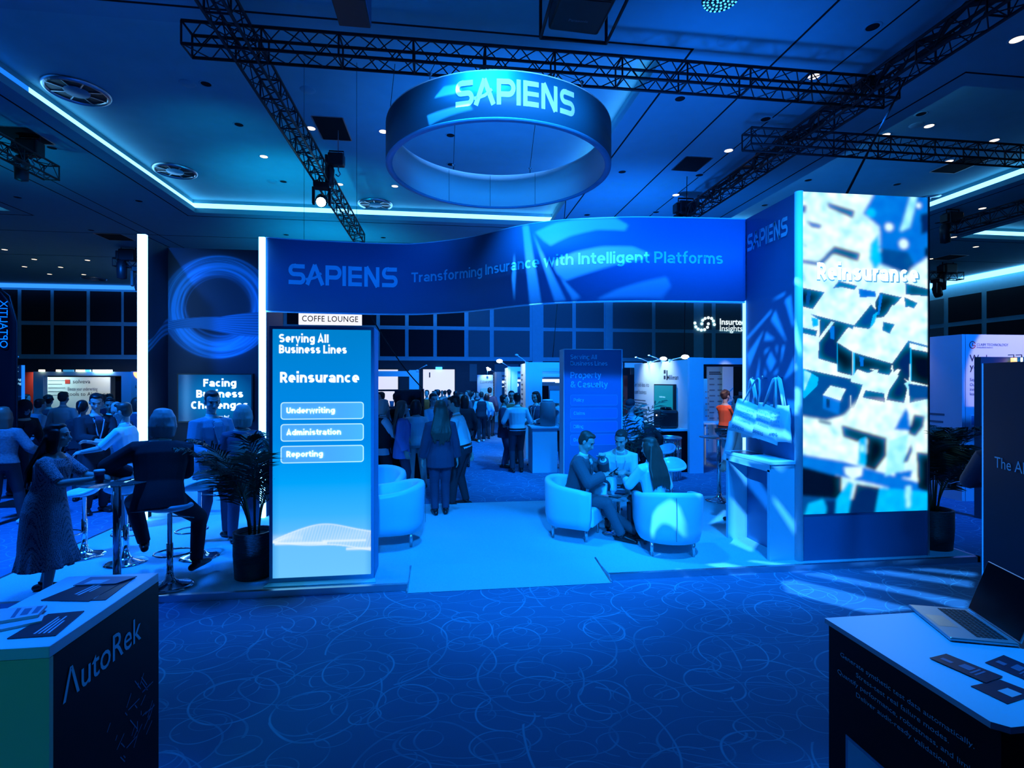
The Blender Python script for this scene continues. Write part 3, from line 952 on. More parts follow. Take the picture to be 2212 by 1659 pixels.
# looped cables lying along the side truss
for k, lb in ((0, 'thick black cable bundle tied along the side truss'), (1, 'thin black cable bundle drooping under the side truss')):
    bm = NB()
    pts = [(7.62 + 0.10 * math.sin(i * 1.7 + k) + 0.1 * k, 2.2 + i * 0.27, 7.48 - (0.12 * k) + 0.06 * math.sin(i * 2.3 + k * 2)) for i in range(50)]
    tube(bm, pts, 0.05 - 0.02 * k, 7)
    tag(obj('cable_bundle', bm, 'cable_black', None, True), lb, 'cable')


def hoist(label, x, y, ztop, zbody, s=1.0):
    t = thing('chain_hoist', label, 'hoist', (x, y, zbody))
    o = obj('body', bx(-0.22 * s, 0.22 * s, -0.15 * s, 0.15 * s, 0, 0.34 * s), 'black_plastic', t); soft(o, 0.04 * s, 2)
    bm = NB(); tube(bm, [(-0.2 * s, 0, 0.30 * s), (-0.2 * s, 0, 0.42 * s), (0.2 * s, 0, 0.42 * s), (0.2 * s, 0, 0.30 * s)], 0.02 * s, 6); obj('handle', bm, 'black_metal', t)
    o = obj('motor_cap', bx(-0.30 * s, -0.22 * s, -0.12 * s, 0.12 * s, 0.05 * s, 0.28 * s), 'black_metal', t); soft(o, 0.02, 2)
    bm = NB(); tube(bm, [(0.05 * s, 0, 0.34 * s), (0.05 * s, 0, ztop - zbody - 0.035)], 0.014, 6); obj('chain', bm, 'chain_steel', t)
    bm = NB(); lathe(bm, [(0.02, -0.55 * s), (0.12 * s, -0.52 * s), (0.14 * s, -0.1 * s), (0.10 * s, 0.0)], (-0.2 * s, 0.05, 0), 14); obj('chain_bag', bm, 'black_plastic', t, True)
    bm = NB(); tube(bm, [(0.05, 0, 0), (0.05, 0, -0.12), (0.10, 0, -0.2), (0.05, 0, -0.27), (-0.02, 0, -0.22)], 0.016, 6); obj('hook', bm, 'chain_steel', t)
    return t


hp = hatch_pos
h0 = on_z(727, 388, 7.5)
hoist('chain hoist hanging from the open hatch onto the long truss', hp[0].x + 0.1, hp[0].y, TZ, 7.55, 0.9)
hoist('chain hoist at the end of the cable-wrapped side truss', 7.6, 15.9, ceil_z(7.6, 15.9), 7.3, 1.25)
hoist('chain hoist on the short truss past the screen tower', e.x + 0.2, e.y, ceil_z(e.x + 0.2, e.y), 7.45, 1.2)
hoist('chain hoist hanging over the truss end at the edge hatch', e2.x + 0.1, e2.y - 0.6, ceil_z(e2.x + 0.1, e2.y - 0.6), 7.5, 1.1)
hoist('far chain hoist above the small truss behind the light post', e3.x + 0.6, e3.y + 0.1, ceil_z(e3.x + 0.6, e3.y + 0.1), 7.4, 1.5)
hoist('farthest chain hoist above the small truss behind the tower', e4.x - 0.8, e4.y + 0.1, ceil_z(e4.x - 0.8, e4.y + 0.1), 7.4, 1.5)


def moving_head(label, loc, yaw, tilt, lens='black_plastic', s=1.0):
    t = thing('moving_head_lamp', label, 'stage light', loc, yaw)
    o = obj('base', bx(-0.17 * s, 0.17 * s, -0.13 * s, 0.13 * s, -0.12 * s, 0), 'black_plastic', t); soft(o, 0.02, 2)
    for sx in (-1, 1):
        o = obj('yoke_arm', bx(sx * 0.17 * s - 0.03 * s, sx * 0.17 * s + 0.03 * s, -0.06 * s, 0.06 * s, -0.48 * s, -0.1 * s), 'black_plastic', t); soft(o, 0.015, 2)
    bm = NB()
    R = Matrix.Rotation(tilt, 3, 'X')
    ax = R @ Vector((0, 0, -1)); c = Vector((0, 0, -0.38 * s))
    tube(bm, [c - ax * 0.18 * s, c - ax * 0.1 * s, c + ax * 0.12 * s, c + ax * 0.2 * s], [0.09 * s, 0.13 * s, 0.13 * s, 0.11 * s], 16)
    obj('head', bm, 'black_plastic', t, True)
    bm = NB(); tube(bm, [c + ax * 0.2 * s, c + ax * 0.212 * s], 0.10 * s, 16); obj('lens', bm, lens, t)
    bm = NB(); tube(bm, [(-0.1, 0, 0), (-0.1, 0, 0.06)], 0.03, 8); tube(bm, [(0.1, 0, 0), (0.1, 0, 0.06)], 0.03, 8); obj('clamp', bm, 'black_metal', t)
    return t


pl = on_z(680, 425, 6.75)
moving_head('moving lamp shining white towards the camera under the long truss', (-3.12, pl.y, 7.10), 0.15, math.radians(-62), 'beam_lamp', 1.15)
moving_head('dark moving lamp under the small truss behind the light post', (e3.x + 1.1, e3.y + 0.1, 7.12), 0.4, math.radians(10), s=1.8)
moving_head('dark moving lamp under the farthest truss past the tower', (e4.x - 1.4, e4.y + 0.1, 7.12), 0.4, math.radians(-14), s=1.5)
spot('moving_head_beam', (-3.12 + 0.1, pl.y - 0.35, 6.55), (-1.5, 4.6, 0), 120, (0.02, 0.33, 1.0), 60, 0.8, 0.1)

# projector in its cage, black loudspeaker box and round LED lamp above the aisle
t = thing('ceiling_projector', 'big black projector slung in a tube cage overhead', 'projector', on_z(1262, 22, 7.35))
o = obj('body', bx(-0.40, 0.40, -0.62, 0.55, 0.02, 0.36), 'black_plastic', t); soft(o, 0.05, 3)
o.rotation_euler = (0, 0, 0.05)
for k in range(5):
    obj('vent_slat', bx(-0.34, 0.34, -0.3 + k * 0.03, -0.285 + k * 0.03, 0.012, 0.022), 'black_metal', t)
bm = NB(); lathe(bm, [(0.0, 0.0), (0.10, 0.0), (0.12, 0.06)], (0, 0, 0)); o = obj('lens', bm, 'screen_off', t, True); o.rotation_euler = (PI / 2, 0, 0); o.location = (0.15, -0.66, 0.18)
for sx in (-0.52, 0.52):
    bm = NB(); tube(bm, [(sx, -0.7, -0.04), (sx, 0.62, -0.04), (sx, 0.62, 0.62), (sx, -0.7, 0.62), (sx, -0.7, -0.04)], 0.025, 8); obj('cage_side', bm, 'truss_black', t, True)
for y, z in ((0.62, -0.04), (-0.7, -0.04), (0.62, 0.62), (-0.7, 0.62)):
    bm = NB(); tube(bm, [(-0.52, y, z), (0.52, y, z)], 0.025, 8); obj('cage_bar', bm, 'truss_black', t, True)
for sx in (-0.4, 0.4):
    bm = NB(); tube(bm, [(sx, 0.1, 0.36), (sx, 0.1, 0.66)], 0.02, 6); obj('hanger', bm, 'truss_black', t)
text('Panasonic', 0.075, flat_map((-0.02, 0.28, 0.018), (1, 0, 0), (0, -1, 0)), 'grey_print', t, 0.02, 'CENTER')
t = thing('hanging_screen_box', 'black box with a lit blue side hanging in front of the truss', 'hanging box', on_z(775, 60, 6.9))
o = obj('body', bx(-0.26, 0.16, -0.55, 0.0, 0.0, 1.1), 'black_metal', t); soft(o, 0.01, 1)
o = obj('side_panel', bx(0.162, 0.172, -0.53, -0.02, 0.02, 1.08), 'blue_print', t)
bm = NB(); tube(bm, [(-0.275, -0.55, 0.0), (-0.275, -0.55, 1.1)], 0.009, 6); obj('edge_rail', bm, 'aluminium', t)
t = thing('round_led_lamp', 'round ceiling lamp made of many small blue LEDs', 'ceiling light', on_z(1557, 1, ZC - 0.14))
bm = NB(); lathe(bm, [(0.0, 0.0), (0.26, 0.0), (0.28, 0.04), (0.24, 0.14), (0.0, 0.14)], n=28); obj('housing', bm, 'black_metal', t, True)
for ring, nn in ((0.05, 6), (0.12, 12), (0.19, 18), (0.245, 22)):
    for k in range(nn):
        bm = NB(); lathe(bm, [(0.0, -0.012), (0.014, -0.008), (0.018, 0.0)], (ring * math.cos(2 * PI * k / nn), ring * math.sin(2 * PI * k / nn), 0), 8)
        obj('led', bm, 'blue_lamp', t)

# loose cables and wires
def cable(label, pts, r=0.012, m='cable_black', sag=0.0, name='hanging_cable'):
    P = [Vector(p) for p in pts]
    out = []
    for i in range(len(P) - 1):
        for k in range(10):
            s = k / 10
            q = P[i].lerp(P[i + 1], s); q.z -= sag * 4 * s * (1 - s)
            out.append(q)
    out.append(P[-1])
    bm = NB(); tube(bm, out, r, 6)
    return tag(obj(name, bm, m, None, True), label, 'cable')


cable('black cable slanting from the side truss to the top of the screen tower', [on_z(1957, 168, TZB), (4.95, 6.2, 4.10)], 0.018)
cable('black cable slanting from the curved fascia to the coffee rack', [on_y(795, 672, 8.75), on_y(912, 838, 11.0)], 0.012, sag=0.1)
cable('thin wire hanging above the white booth with the pale counter', [(on_y(1210, 700, 16.0).x + 0.25, 16.0, ceil_z(on_y(1210, 700, 16.0).x + 0.25, 16.0)), on_y(1194, 772, 16.0)], 0.012)
cable('thin wire hanging above the booth with the wall screen', [(on_y(1484, 650, 14.6).x, 14.6, ceil_z(7, 14.6)), on_y(1478, 764, 14.6)], 0.012)
# ------------------------------------------------------------------ the big stand: platform, tower, fascia, ring, light boxes
PF = 0.06
t = thing('stand_platform', 'raised platform with pale carpet and metal edges under the big stand', 'platform')
bm = NB()
prism(bm, [(-4.42, 5.27), (-0.36, 5.27), (-0.36, 8.62), (-4.42, 8.62)], 0.0, PF)
prism(bm, [(1.68, 5.27), (5.97, 5.27), (5.97, 8.60), (1.68, 8.60)], 0.0, PF)
prism(bm, [(-0.36, 5.75), (1.68, 5.75), (1.68, 8.60), (-0.36, 8.60)], 0.0, PF)
a = [bm.verts.new(p) for p in ((-0.36, 5.16, 0.004), (1.68, 5.16, 0.004), (1.68, 5.75, PF), (-0.36, 5.75, PF))]
bm.faces.new(a)
obj('carpet', bm, 'stand_carpet', t)
for x0, x1, y0, y1 in ((-4.45, -0.36, 5.23, 5.275), (1.68, 6.0, 5.23, 5.275), (-4.45, -4.415, 5.23, 8.62), (5.965, 6.0, 5.23, 8.6)):
    obj('edge_trim', bx(x0, x1, y0, y1, 0.0, PF + 0.004), 'aluminium', t)
bm = NB(); tube(bm, [(-0.36, 5.75, PF), (-0.36, 5.17, 0.01)], 0.012, 6); obj('ramp_rail', bm, 'aluminium', t)
bm = NB(); tube(bm, [(1.68, 5.75, PF), (1.68, 5.17, 0.01)], 0.012, 6); obj('ramp_rail', bm, 'aluminium', t)

# screen tower -----------------------------------------------------
TX0, TX1, TY0, TY1, TT = 3.86, 5.46, 5.36, 6.40, 4.13
t = thing('screen_tower', 'tall square tower with a bright screen full of white cubes', 'tower', (0, 0, 0))
obj('core', bx(TX0 + 0.03, TX1 - 0.02, TY0 + 0.03, TY1, PF, TT - 0.01), 'navy_print', t)
obj('side_panel', bx(TX0, TX0 + 0.028, TY0 + 0.06, TY1, PF, TT), 'blue_print', t)
obj('base_panel', bx(TX0 + 0.07, TX1, TY0 - 0.004, TY0 + 0.03, PF, 0.57), 'blue_print', t)
bm = NB(); tube(bm, [(TX0 + 0.035, TY0 + 0.03, PF), (TX0 + 0.035, TY0 + 0.03, TT + 0.01)], 0.045, 20); obj('corner_post', bm, 'panel_white', t, True)
obj('edge_strip', bx(TX1 - 0.012, TX1 + 0.012, TY0 - 0.02, TY0 + 0.03, 0.02, TT + 0.01), 'aluminium', t)
obj('edge_strip', bx(TX0 - 0.02, TX0 + 0.012, TY1 - 0.03, TY1 + 0.01, PF, 3.08), 'cove_light', t)
logo(0.80, 0.215, flat_map((TX0 - 0.004, 6.33, 3.70), (0, -1, 0), (0, 0, 1)), 'pale_print', t)


def cube_picture():
    W, Hh = 190, 494
    u0, u1 = 1735.0, 2003.0
    J, I = np.meshgrid((np.arange(W) + 0.5) / W, (np.arange(Hh) + 0.5) / Hh)
    U = u0 + J * (u1 - u0)
    T = 415 + 10 * J
    B = 1112 - 9 * J
    V = T + I * (B - T)
    X, Y = (U - 1560) * 3.3175, (V - 400) * 3.3175          # frame of the measured outlines
    C = {'w': (214, 252, 255), 'c': (150, 235, 255), 's': (0, 185, 255), 'b': (0, 115, 220), 'm': (0, 75, 150), 'n': (0, 38, 100), 'k': (0, 8, 34)}
    img = np.zeros((Hh, W, 3)); img[:] = srgb(*C['w'])
    low = [('w', [(560, 30), (1480, 30), (1480, 2700), (560, 2700)]), ('b', [(1080, 60), (1480, 60), (1480, 520), (1350, 650), (1130, 570), (1120, 300), (1000, 205)]), ('m', [(1130, 450), (1330, 480), (1370, 560), (1330, 640), (1140, 560)]),
           ('c', [(1350, 60), (1400, 60), (1340, 300), (1270, 330)]), ('n', [(750, 128), (945, 185), (930, 240), (760, 165)]), ('m', [(560, 145), (610, 150), (600, 205), (560, 205)]), ('n', [(605, 262), (712, 290), (700, 316), (640, 306)]),
           ('m', [(560, 535), (690, 555), (795, 445), (810, 480), (705, 585), (560, 560)]), ('k', [(795, 438), (985, 490), (968, 548), (785, 492)]), ('s', [(1055, 420), (1112, 350), (1135, 560), (1085, 610), (1045, 525)]),
           ('n', [(1418, 205), (1480, 190), (1480, 330), (1425, 352)]), ('k', [(1452, 445), (1480, 440), (1480, 505), (1450, 510)]), ('w', [(1350, 600), (1480, 510), (1480, 720), (1290, 690)])]
    for k, p in low: img[in_poly(X, Y, p)] = srgb(*C[k])
    for cx, cy, r, k in ((1190, 300, 27, 'w'), (1295, 420, 32, 'w'), (1405, 142, 16, 'w'), (1060, 200, 34, 's'), (600, 440, 10, 's')):
        img[(X - cx) ** 2 + (Y - cy) ** 2 < r * r] = srgb(*C[k])
    img = blur(img, 2)
    mid = [('n', [(790, 742), (832, 690), (962, 722), (942, 752), (852, 732)]), ('b', [(970, 742), (1092, 762), (1095, 800), (980, 805)]), ('n', [(1308, 700), (1480, 742), (1480, 795), (1310, 782)]),
           ('k', [(560, 735), (732, 770), (650, 892), (560, 870)]), ('m', [(610, 750), (640, 756), (622, 880), (600, 874)]), ('w', [(560, 880), (640, 895), (640, 930), (560, 915)]),
           ('k', [(1125, 768), (1282, 802), (1152, 945), (1100, 952), (1090, 840)]), ('b', [(1120, 780), (1145, 786), (1120, 930), (1105, 930)]), ('n', [(1300, 800), (1398, 842), (1370, 882), (1308, 872)]),
           ('m', [(1052, 845), (1105, 900), (1070, 1010), (1000, 1065), (935, 1008)]), ('s', [(1075, 930), (1110, 905), (1085, 990), (1050, 1030)]),
           ('n', [(630, 925), (940, 1005), (930, 1035), (900, 1020), (820, 1130), (820, 1285), (688, 1245), (700, 970)]), ('s', [(640, 950), (690, 960), (690, 1010), (650, 1020)]),
           ('m', [(708, 975), (735, 980), (728, 1060), (705, 1050)]), ('b', [(765, 1010), (800, 1010), (800, 1110), (775, 1100)]), ('w', [(742, 770), (1062, 852), (940, 1005), (630, 922)]),
           ('n', [(560, 1020), (682, 1045), (672, 1085), (560, 1060)]), ('w', [(780, 978), (800, 985), (592, 1268), (575, 1255)]),
           ('k', [(820, 1128), (928, 1195), (928, 1372), (820, 1338)]), ('s', [(818, 1128), (826, 1130), (826, 1338), (818, 1336)]), ('k', [(940, 1200), (1212, 1278), (1200, 1335), (1020, 1312), (990, 1322), (940, 1372)]), ('s', [(930, 1195), (944, 1200), (944, 1375), (930, 1372)]),
           ('b', [(975, 1225), (1010, 1235), (1005, 1300), (985, 1300)]), ('n', [(1335, 1105), (1212, 1278), (1225, 1345), (1335, 1405), (1345, 1200)]), ('w', [(890, 1030), (930, 1050), (950, 1018), (1052, 1032), (1337, 1102), (1212, 1272), (930, 1190), (820, 1125)]),
           ('k', [(1145, 978), (1232, 996), (1196, 1064), (1144, 1042)]), ('w', [(1145, 975), (1212, 858), (1300, 880), (1330, 868), (1480, 920), (1480, 1135), (1195, 1060), (1235, 990)]), ('n', [(1340, 1115), (1480, 1150), (1480, 1165), (1340, 1130)]),
           ('w', [(1340, 1145), (1480, 1180), (1480, 1192), (1340, 1160)]), ('k', [(1350, 1172), (1480, 1195), (1480, 1435), (1350, 1405)]), ('s', [(1342, 1160), (1352, 1162), (1352, 1400), (1342, 1396)]),
           ('w', [(560, 1280), (925, 1365), (918, 1390), (560, 1312)]), ('m', [(560, 1312), (918, 1390), (912, 1640), (700, 1700), (560, 1720)]), ('s', [(575, 1310), (690, 1380), (680, 1440), (590, 1530), (575, 1520)]), ('c', [(590, 1330), (640, 1350), (590, 1480)]),
           ('w', [(918, 1388), (962, 1322), (1180, 1372), (1250, 1318), (1272, 1322), (1182, 1472), (922, 1408)]), ('k', [(1000, 1300), (1082, 1330), (1040, 1348), (985, 1330)]), ('k', [(1120, 1300), (1215, 1325), (1190, 1362), (1105, 1345)]), ('m', [(918, 1410), (1000, 1430), (985, 1480), (940, 1600), (915, 1600)]),
           ('w', [(720, 1505), (772, 1438), (882, 1462), (842, 1545)]), ('b', [(720, 1505), (842, 1545), (832, 1645), (722, 1602)]), ('n', [(745, 1530), (770, 1540), (765, 1600), (742, 1592)]), ('n', [(1190, 1470), (1270, 1350), (1330, 1420), (1300, 1560), (1170, 1540)]), ('c', [(1300, 1420), (1350, 1400), (1330, 1470)]),
           ('k', [(1020, 1470), (1155, 1492), (1162, 1558), (1000, 1522)]), ('m', [(1330, 1420), (1480, 1440), (1480, 1530), (1340, 1560)])]
    for k, p in mid: img[in_poly(X, Y, p)] = srgb(*C[k])
    Y2 = (V - 780) * 3.3175
    lo = [('w', [(940, 300), (1000, 215), (1312, 312), (1222, 492), (1200, 562), (850, 452), (800, 425), (880, 380)]), ('w', [(560, 395), (830, 440), (862, 572), (955, 595), (880, 722), (560, 655)]), ('n', [(690, 425), (780, 440), (775, 458), (690, 440)]), ('m', [(560, 300), (720, 330), (700, 400), (560, 385)]),
          ('b', [(560, 665), (880, 722), (1000, 760), (1480, 890), (1480, 980), (560, 760)]), ('k', [(850, 458), (1172, 552), (1168, 682), (1092, 782), (1020, 762), (1035, 560), (965, 582), (862, 542)]), ('s', [(975, 560), (1028, 540), (1022, 760), (965, 740)]), ('c', [(985, 600), (1012, 600), (1010, 650), (985, 650)]),
          ('k', [(560, 750), (852, 832), (852, 988), (560, 965)]), ('m', [(560, 965), (852, 988), (1480, 1000), (1480, 1120), (560, 1120)]), ('s', [(620, 1020), (720, 990), (750, 1060), (720, 1120), (590, 1120)]), ('n', [(745, 1000), (810, 1000), (800, 1120), (745, 1120)]), ('s', [(815, 990), (900, 860), (940, 880), (890, 1120), (810, 1120)]), ('w', [(870, 760), (1000, 760), (990, 820), (930, 850), (880, 810)]),
          ('n', [(955, 880), (1122, 905), (1085, 1120), (895, 1120)]), ('s', [(1122, 905), (1480, 940), (1480, 1120), (1085, 1120)]), ('b', [(1230, 800), (1360, 780), (1350, 840), (1230, 830)]), ('w', [(1380, 270), (1480, 265), (1480, 375), (1330, 335)]), ('b', [(1312, 330), (1225, 492), (1345, 500), (1330, 360)]), ('n', [(1370, 380), (1450, 395), (1440, 470), (1380, 540), (1330, 520)]),
          ('c', [(1190, 570), (1330, 520), (1302, 780), (1160, 825)]), ('n', [(1290, 730), (1352, 590), (1358, 645), (1325, 722)]), ('w', [(1380, 600), (1480, 540), (1480, 660), (1400, 650)]), ('k', [(1390, 650), (1490, 662), (1490, 945), (1400, 912)]), ('c', [(1310, 900), (1350, 890), (1340, 1050), (1315, 1050)])]
    bot = Y2 > 380
    im2 = img.copy()
    for k, p in lo: im2[in_poly(X, Y2, p)] = srgb(*C[k])
    im2 = blur(im2, 2)
    sharp = blur(img, 1) * 0.45 + img * 0.55
    wgt = np.clip((Y2 - 250) / 120, 0, 1)[..., None]
    out = sharp * (1 - wgt) + im2 * wgt
    top = np.clip((760 - Y) / 120, 0, 1)[..., None]
    out = out * (1 - top) + blur(img, 1) * top
    # the bright faces bloom into the dark ones, and the flat whites are faintly mottled
    lum = (out[..., 0:1] + out[..., 1:2]) * 0.5
    halo = blur(np.clip(lum, 0, 1), 7) ** 1.3
    out = np.maximum(out, halo * np.array(srgb(0, 176, 255)) * 1.15)
    rng = np.random.RandomState(5)
    mott = blur(rng.rand(Hh, W, 1), 4)
    mott = (mott - mott.mean()) / mott.std()
    out = out * np.clip(1 + mott * np.array((0.16, 0.06, 0.02)), 0.5, 1.3)
    return np.clip(out, 0, 1.05)


painted('screen_picture_paint', 0.25, 1.12)
picture('led_screen', cube_picture(), lambda s, q: (3.915 + s * (TX1 - 0.015 - 3.915), TY0 - 0.012, 0.575 + q * (TT - 0.575)), 'screen_picture_paint', t)
mat('screen_shade', (0.1, 0.2, 0.3), 0.4, emit=srgb(70, 165, 215), strength=1.0)
sans('Reinsurance', 0.262, flat_map((4.712, TY0 - 0.016, 3.152), (1, 0, 0), (0, 0, 1)), 'screen_shade', t, 0.25, 'CENTER', width=1.27)
sans('Reinsurance', 0.262, flat_map((4.70, TY0 - 0.020, 3.165), (1, 0, 0), (0, 0, 1)), 'text_glow', t, 0.24, 'CENTER', width=1.25)

# curved fascia ------------------------------------------------------
HC = [(-2.58, 8.06), (-2.107, 8.138), (-1.451, 8.186), (-0.977, 8.206), (-0.423, 8.14), (0.27, 7.75), (0.646, 7.39), (1.039, 7.0), (1.543, 6.69), (2.281, 6.48), (3.051, 6.40), (3.85, 6.36)]


def curve_samples(P, n=160):
    P = [Vector((p[0], p[1])) for p in P]
    out = []
    for i in range(len(P) - 1):
        p0, p1, p2, p3 = P[max(i - 1, 0)], P[i], P[i + 1], P[min(i + 2, len(P) - 1)]
        for k in range(16):
            u = k / 16
            out.append(0.5 * ((2 * p1) + (p2 - p0) * u + (2 * p0 - 5 * p1 + 4 * p2 - p3) * u * u + (3 * p1 - p0 - 3 * p2 + p3) * u ** 3))
    out.append(P[-1])
    L = [0]
    for i in range(1, len(out)): L.append(L[-1] + (out[i] - out[i - 1]).length)
    tot = L[-1]
    res = []
    j = 0
    for k in range(n + 1):
        s = tot * k / n
        while j < len(L) - 2 and L[j + 1] < s: j += 1
        w = (s - L[j]) / max(L[j + 1] - L[j], 1e-9)
        res.append(out[j].lerp(out[j + 1], w))
    return res, tot


HS, HLEN = curve_samples(HC)


def fascia_at(s, z, off=0.0):
    k = max(0, min(len(HS) - 1.001, s / HLEN * (len(HS) - 1)))
    i = int(k)
    p = HS[i].lerp(HS[i + 1], k - i)
    d = (HS[i + 1] - HS[i]).normalized()
    return Vector((p.x + d.y * off, p.y - d.x * off, z))


HZ0, HZ1 = 3.075, 4.126
t = thing('curved_fascia', 'long wavy blue fascia spanning from the light post to the tower', 'fascia banner')
fabric('fascia_print', (0.008, 0.150, 0.330), 50, 0.06, 0.6)
bm = NB()
cols = []
for k in range(len(HS)):
    s = HLEN * k / (len(HS) - 1)
    cols.append([bm.verts.new(fascia_at(s, HZ0)), bm.verts.new(fascia_at(s, HZ1)), bm.verts.new(fascia_at(s, HZ1, -0.08)), bm.verts.new(fascia_at(s, HZ0, -0.08))])
for k in range(len(cols) - 1):
    for q in range(4):
        r = (q + 1) % 4
        bm.faces.new((cols[k][q], cols[k + 1][q], cols[k + 1][r], cols[k][r]))
bm.faces.new(cols[0]); bm.faces.new(cols[-1][::-1])
obj('fabric_skin', bm, 'fascia_print', t, True)
for z, nm in ((HZ0 - 0.012, 'lower_rail'), (HZ1 + 0.008, 'upper_rail')):
    bm = NB(); tube(bm, [fascia_at(HLEN * k / 80, z, -0.02) for k in range(81)], 0.016 if nm == 'lower_rail' else 0.012, 6)
    obj(nm, bm, 'white_laminate', t, True)


def fascia_map(s0, z0):
    return lambda x, y: fascia_at(s0 + x, z0 + y, 0.006)


def arc_s(u, v):
    """distance along the fascia of the point seen at (u, v)"""
    best = min(range(len(HS)), key=lambda i: abs((_ray(u, v).x / _ray(u, v).y) - HS[i].x / HS[i].y))
    return HLEN * best / (len(HS) - 1)


s_a, s_b = arc_s(621, 600), arc_s(858, 600)
logo(s_b - s_a, 0.30, fascia_map(s_a, 3.47), 'sky_print', t, 0.04)
s_c, s_d, s_e = arc_s(888, 600), arc_s(1410, 570), arc_s(1562, 565)
sans('Transforming Insurance with Intelligent Platforms', 0.205, fascia_map(s_c, 3.545), 'sky_print', t, 0.165, slices=0.05, width=s_e - s_c)

# hanging ring -------------------------------------------------------
RC, RR, RZ0, RZ1 = Vector((0.885, 8.56, 0)), 1.80, 5.45, 6.05
t = thing('ring_sign', 'round hanging ring sign glowing blue with white lettering', 'hanging sign', (RC.x, RC.y, RZ0))
fabric('ring_print', (0.004, 0.16, 0.26), 50, 0.05, 0.55)
hh = RZ1 - RZ0
for nm, r0, r1, m in (('outer_skin', RR, RR - 0.02, 'ring_print'), ('inner_skin', RR - 0.10, RR - 0.08, 'white_print')):
    bm = NB(); lathe(bm, [(r0, 0.0), (r0, hh), (r1, hh), (r1, 0.0)], n=96, closed=True); obj(nm, bm, m, t, True)
bm = NB(); lathe(bm, [(RR - 0.10, 0.0), (RR, 0.0), (RR, -0.015), (RR - 0.10, -0.015)], n=96, closed=True); obj('lower_frame', bm, 'mid_blue_print', t, True)
bm = NB(); lathe(bm, [(RR - 0.10, hh), (RR, hh), (RR, hh + 0.015), (RR - 0.10, hh + 0.015)], n=96, closed=True); obj('upper_frame', bm, 'panel_white', t, True)
for a in (60, 90, 118):
    c, s = math.cos(math.radians(a)), math.sin(math.radians(a))
    bm = NB(); tube(bm, [(c * (RR - 0.102), s * (RR - 0.102), 0.0), (c * (RR - 0.102), s * (RR - 0.102), hh)], 0.004, 5); obj('seam', bm, 'grey_print', t)


def ring_map(x, y):
    a = -PI / 2 + x / RR - 0.02
    return Vector((math.cos(a) * (RR + 0.004), math.sin(a) * (RR + 0.004), y))


mat('ring_letters', (0.90, 0.93, 0.95), 0.5)
logo(1.66, 0.335, lambda x, y: ring_map(x - 0.73, y + 0.16), 'ring_letters', t, 0.03)
for a, ty in ((-128, 8.60), (-55, 8.60), (64, 8.85), (114, 8.85), (182, 8.7)):
    c, s = math.cos(math.radians(a)) * (RR - 0.05), math.sin(math.radians(a)) * (RR - 0.05)
    bm = NB()
    tube(bm, [(c, s, hh), (c, s, hh + 0.10)], 0.012, 6)
    lathe(bm, [(0.010, -0.03), (0.035, 0.0), (0.010, 0.03)], (c, s, hh + 0.13), 10)
    obj('eye_bolt', bm, 'chrome', t)
    bm = NB(); tube(bm, [(c, s, hh + 0.14), (c * 0.96, ty - RC.y, TZB - RZ0 + 0.02)], 0.005, 5); obj('hanger_wire', bm, 'black_metal', t)
for x in (-0.32, 0.85):
    bm = NB(); tube(bm, [(x, 0.0, TZB - RZ0), (x + 0.05, -0.05, TZB - RZ0 - 0.2), (x - 0.08, -0.1, TZB - RZ0 - 0.38), (x - 0.1, -0.1, TZB - RZ0 - 0.3), (x, 0.0, TZB - RZ0 - 0.12)], 0.012, 6); obj('loose_chain', bm, 'chain_steel', t)


# light boxes --------------------------------------------------------
def box_wave_picture():
    W, Hh = 150, 380
    J, I = np.meshgrid(np.linspace(0, 1, W), np.linspace(0, 1, Hh))
    stops = [(0, (0, 128, 205)), (0.25, (0, 135, 225)), (0.45, (0, 138, 235)), (0.62, (0, 165, 252)), (0.75, (55, 180, 255)), (0.86, (105, 195, 255)), (1.0, (110, 200, 255))]
    xs_ = [s[0] for s in stops]
    lin = np.array([srgb(*s[1]) for s in stops])
    img = np.stack([np.interp(I, xs_, lin[:, c]) for c in range(3)], -1)
    edge = np.clip((0.07 - np.minimum(J, 1 - J)) / 0.07, 0, 1) * np.clip((I - 0.2) * 2, 0, 1)
    img = img * (1 - 0.45 * edge[..., None]) + np.array(srgb(0, 140, 230)) * (0.45 * edge[..., None])
    white = np.array(srgb(240, 252, 255))
    def lay(img, y, wd, amp, j0=0, j1=1):
        k = np.exp(-((I - y) / wd) ** 2) * amp * ((J >= j0) & (J <= j1))
        return img * (1 - k[..., None]) + white * k[..., None]
    for n in range(16):
        q = n / 15
        yt = 0.851 - 0.044 * np.sin(J ** 0.85 * PI) - 0.028 * J
        yb = 0.860 + 0.014 * J + 0.024 * J * J
        y = yt * (1 - q) + yb * q + 0.004 * np.sin(J * 9 + q * 5)
        img = lay(img, y, 0.0022, 0.85 if n in (0, 15) else 0.26)
    fill = (I > 0.851 - 0.044 * np.sin(J ** 0.85 * PI) - 0.028 * J) & (I < 0.860 + 0.014 * J + 0.024 * J * J)
    wv_ = (0.20 + 0.16 * np.sin(J * 210 + I * 160))[fill][:, None]
    img[fill] = img[fill] * (1 - wv_) + white * wv_
    img = lay(img, 0.862 + 0.012 * J ** 2, 0.005, 0.85, 0.02, 0.55)
    img = lay(img, 0.858 + 0.006 * (J - 0.5), 0.004, 0.8, 0.50, 0.95)
    img = lay(img, 0.893 + 0.006 * np.clip(J - 0.74, 0, 1), 0.005, 0.8, 0.74, 1)
    img = lay(img, 0.838 + 0.012 * J, 0.012, 0.25, 0.0, 0.30)
    return blur(img, 1) * 0.5 + img * 0.5


painted('light_box_paint', 0.4, 1.0)


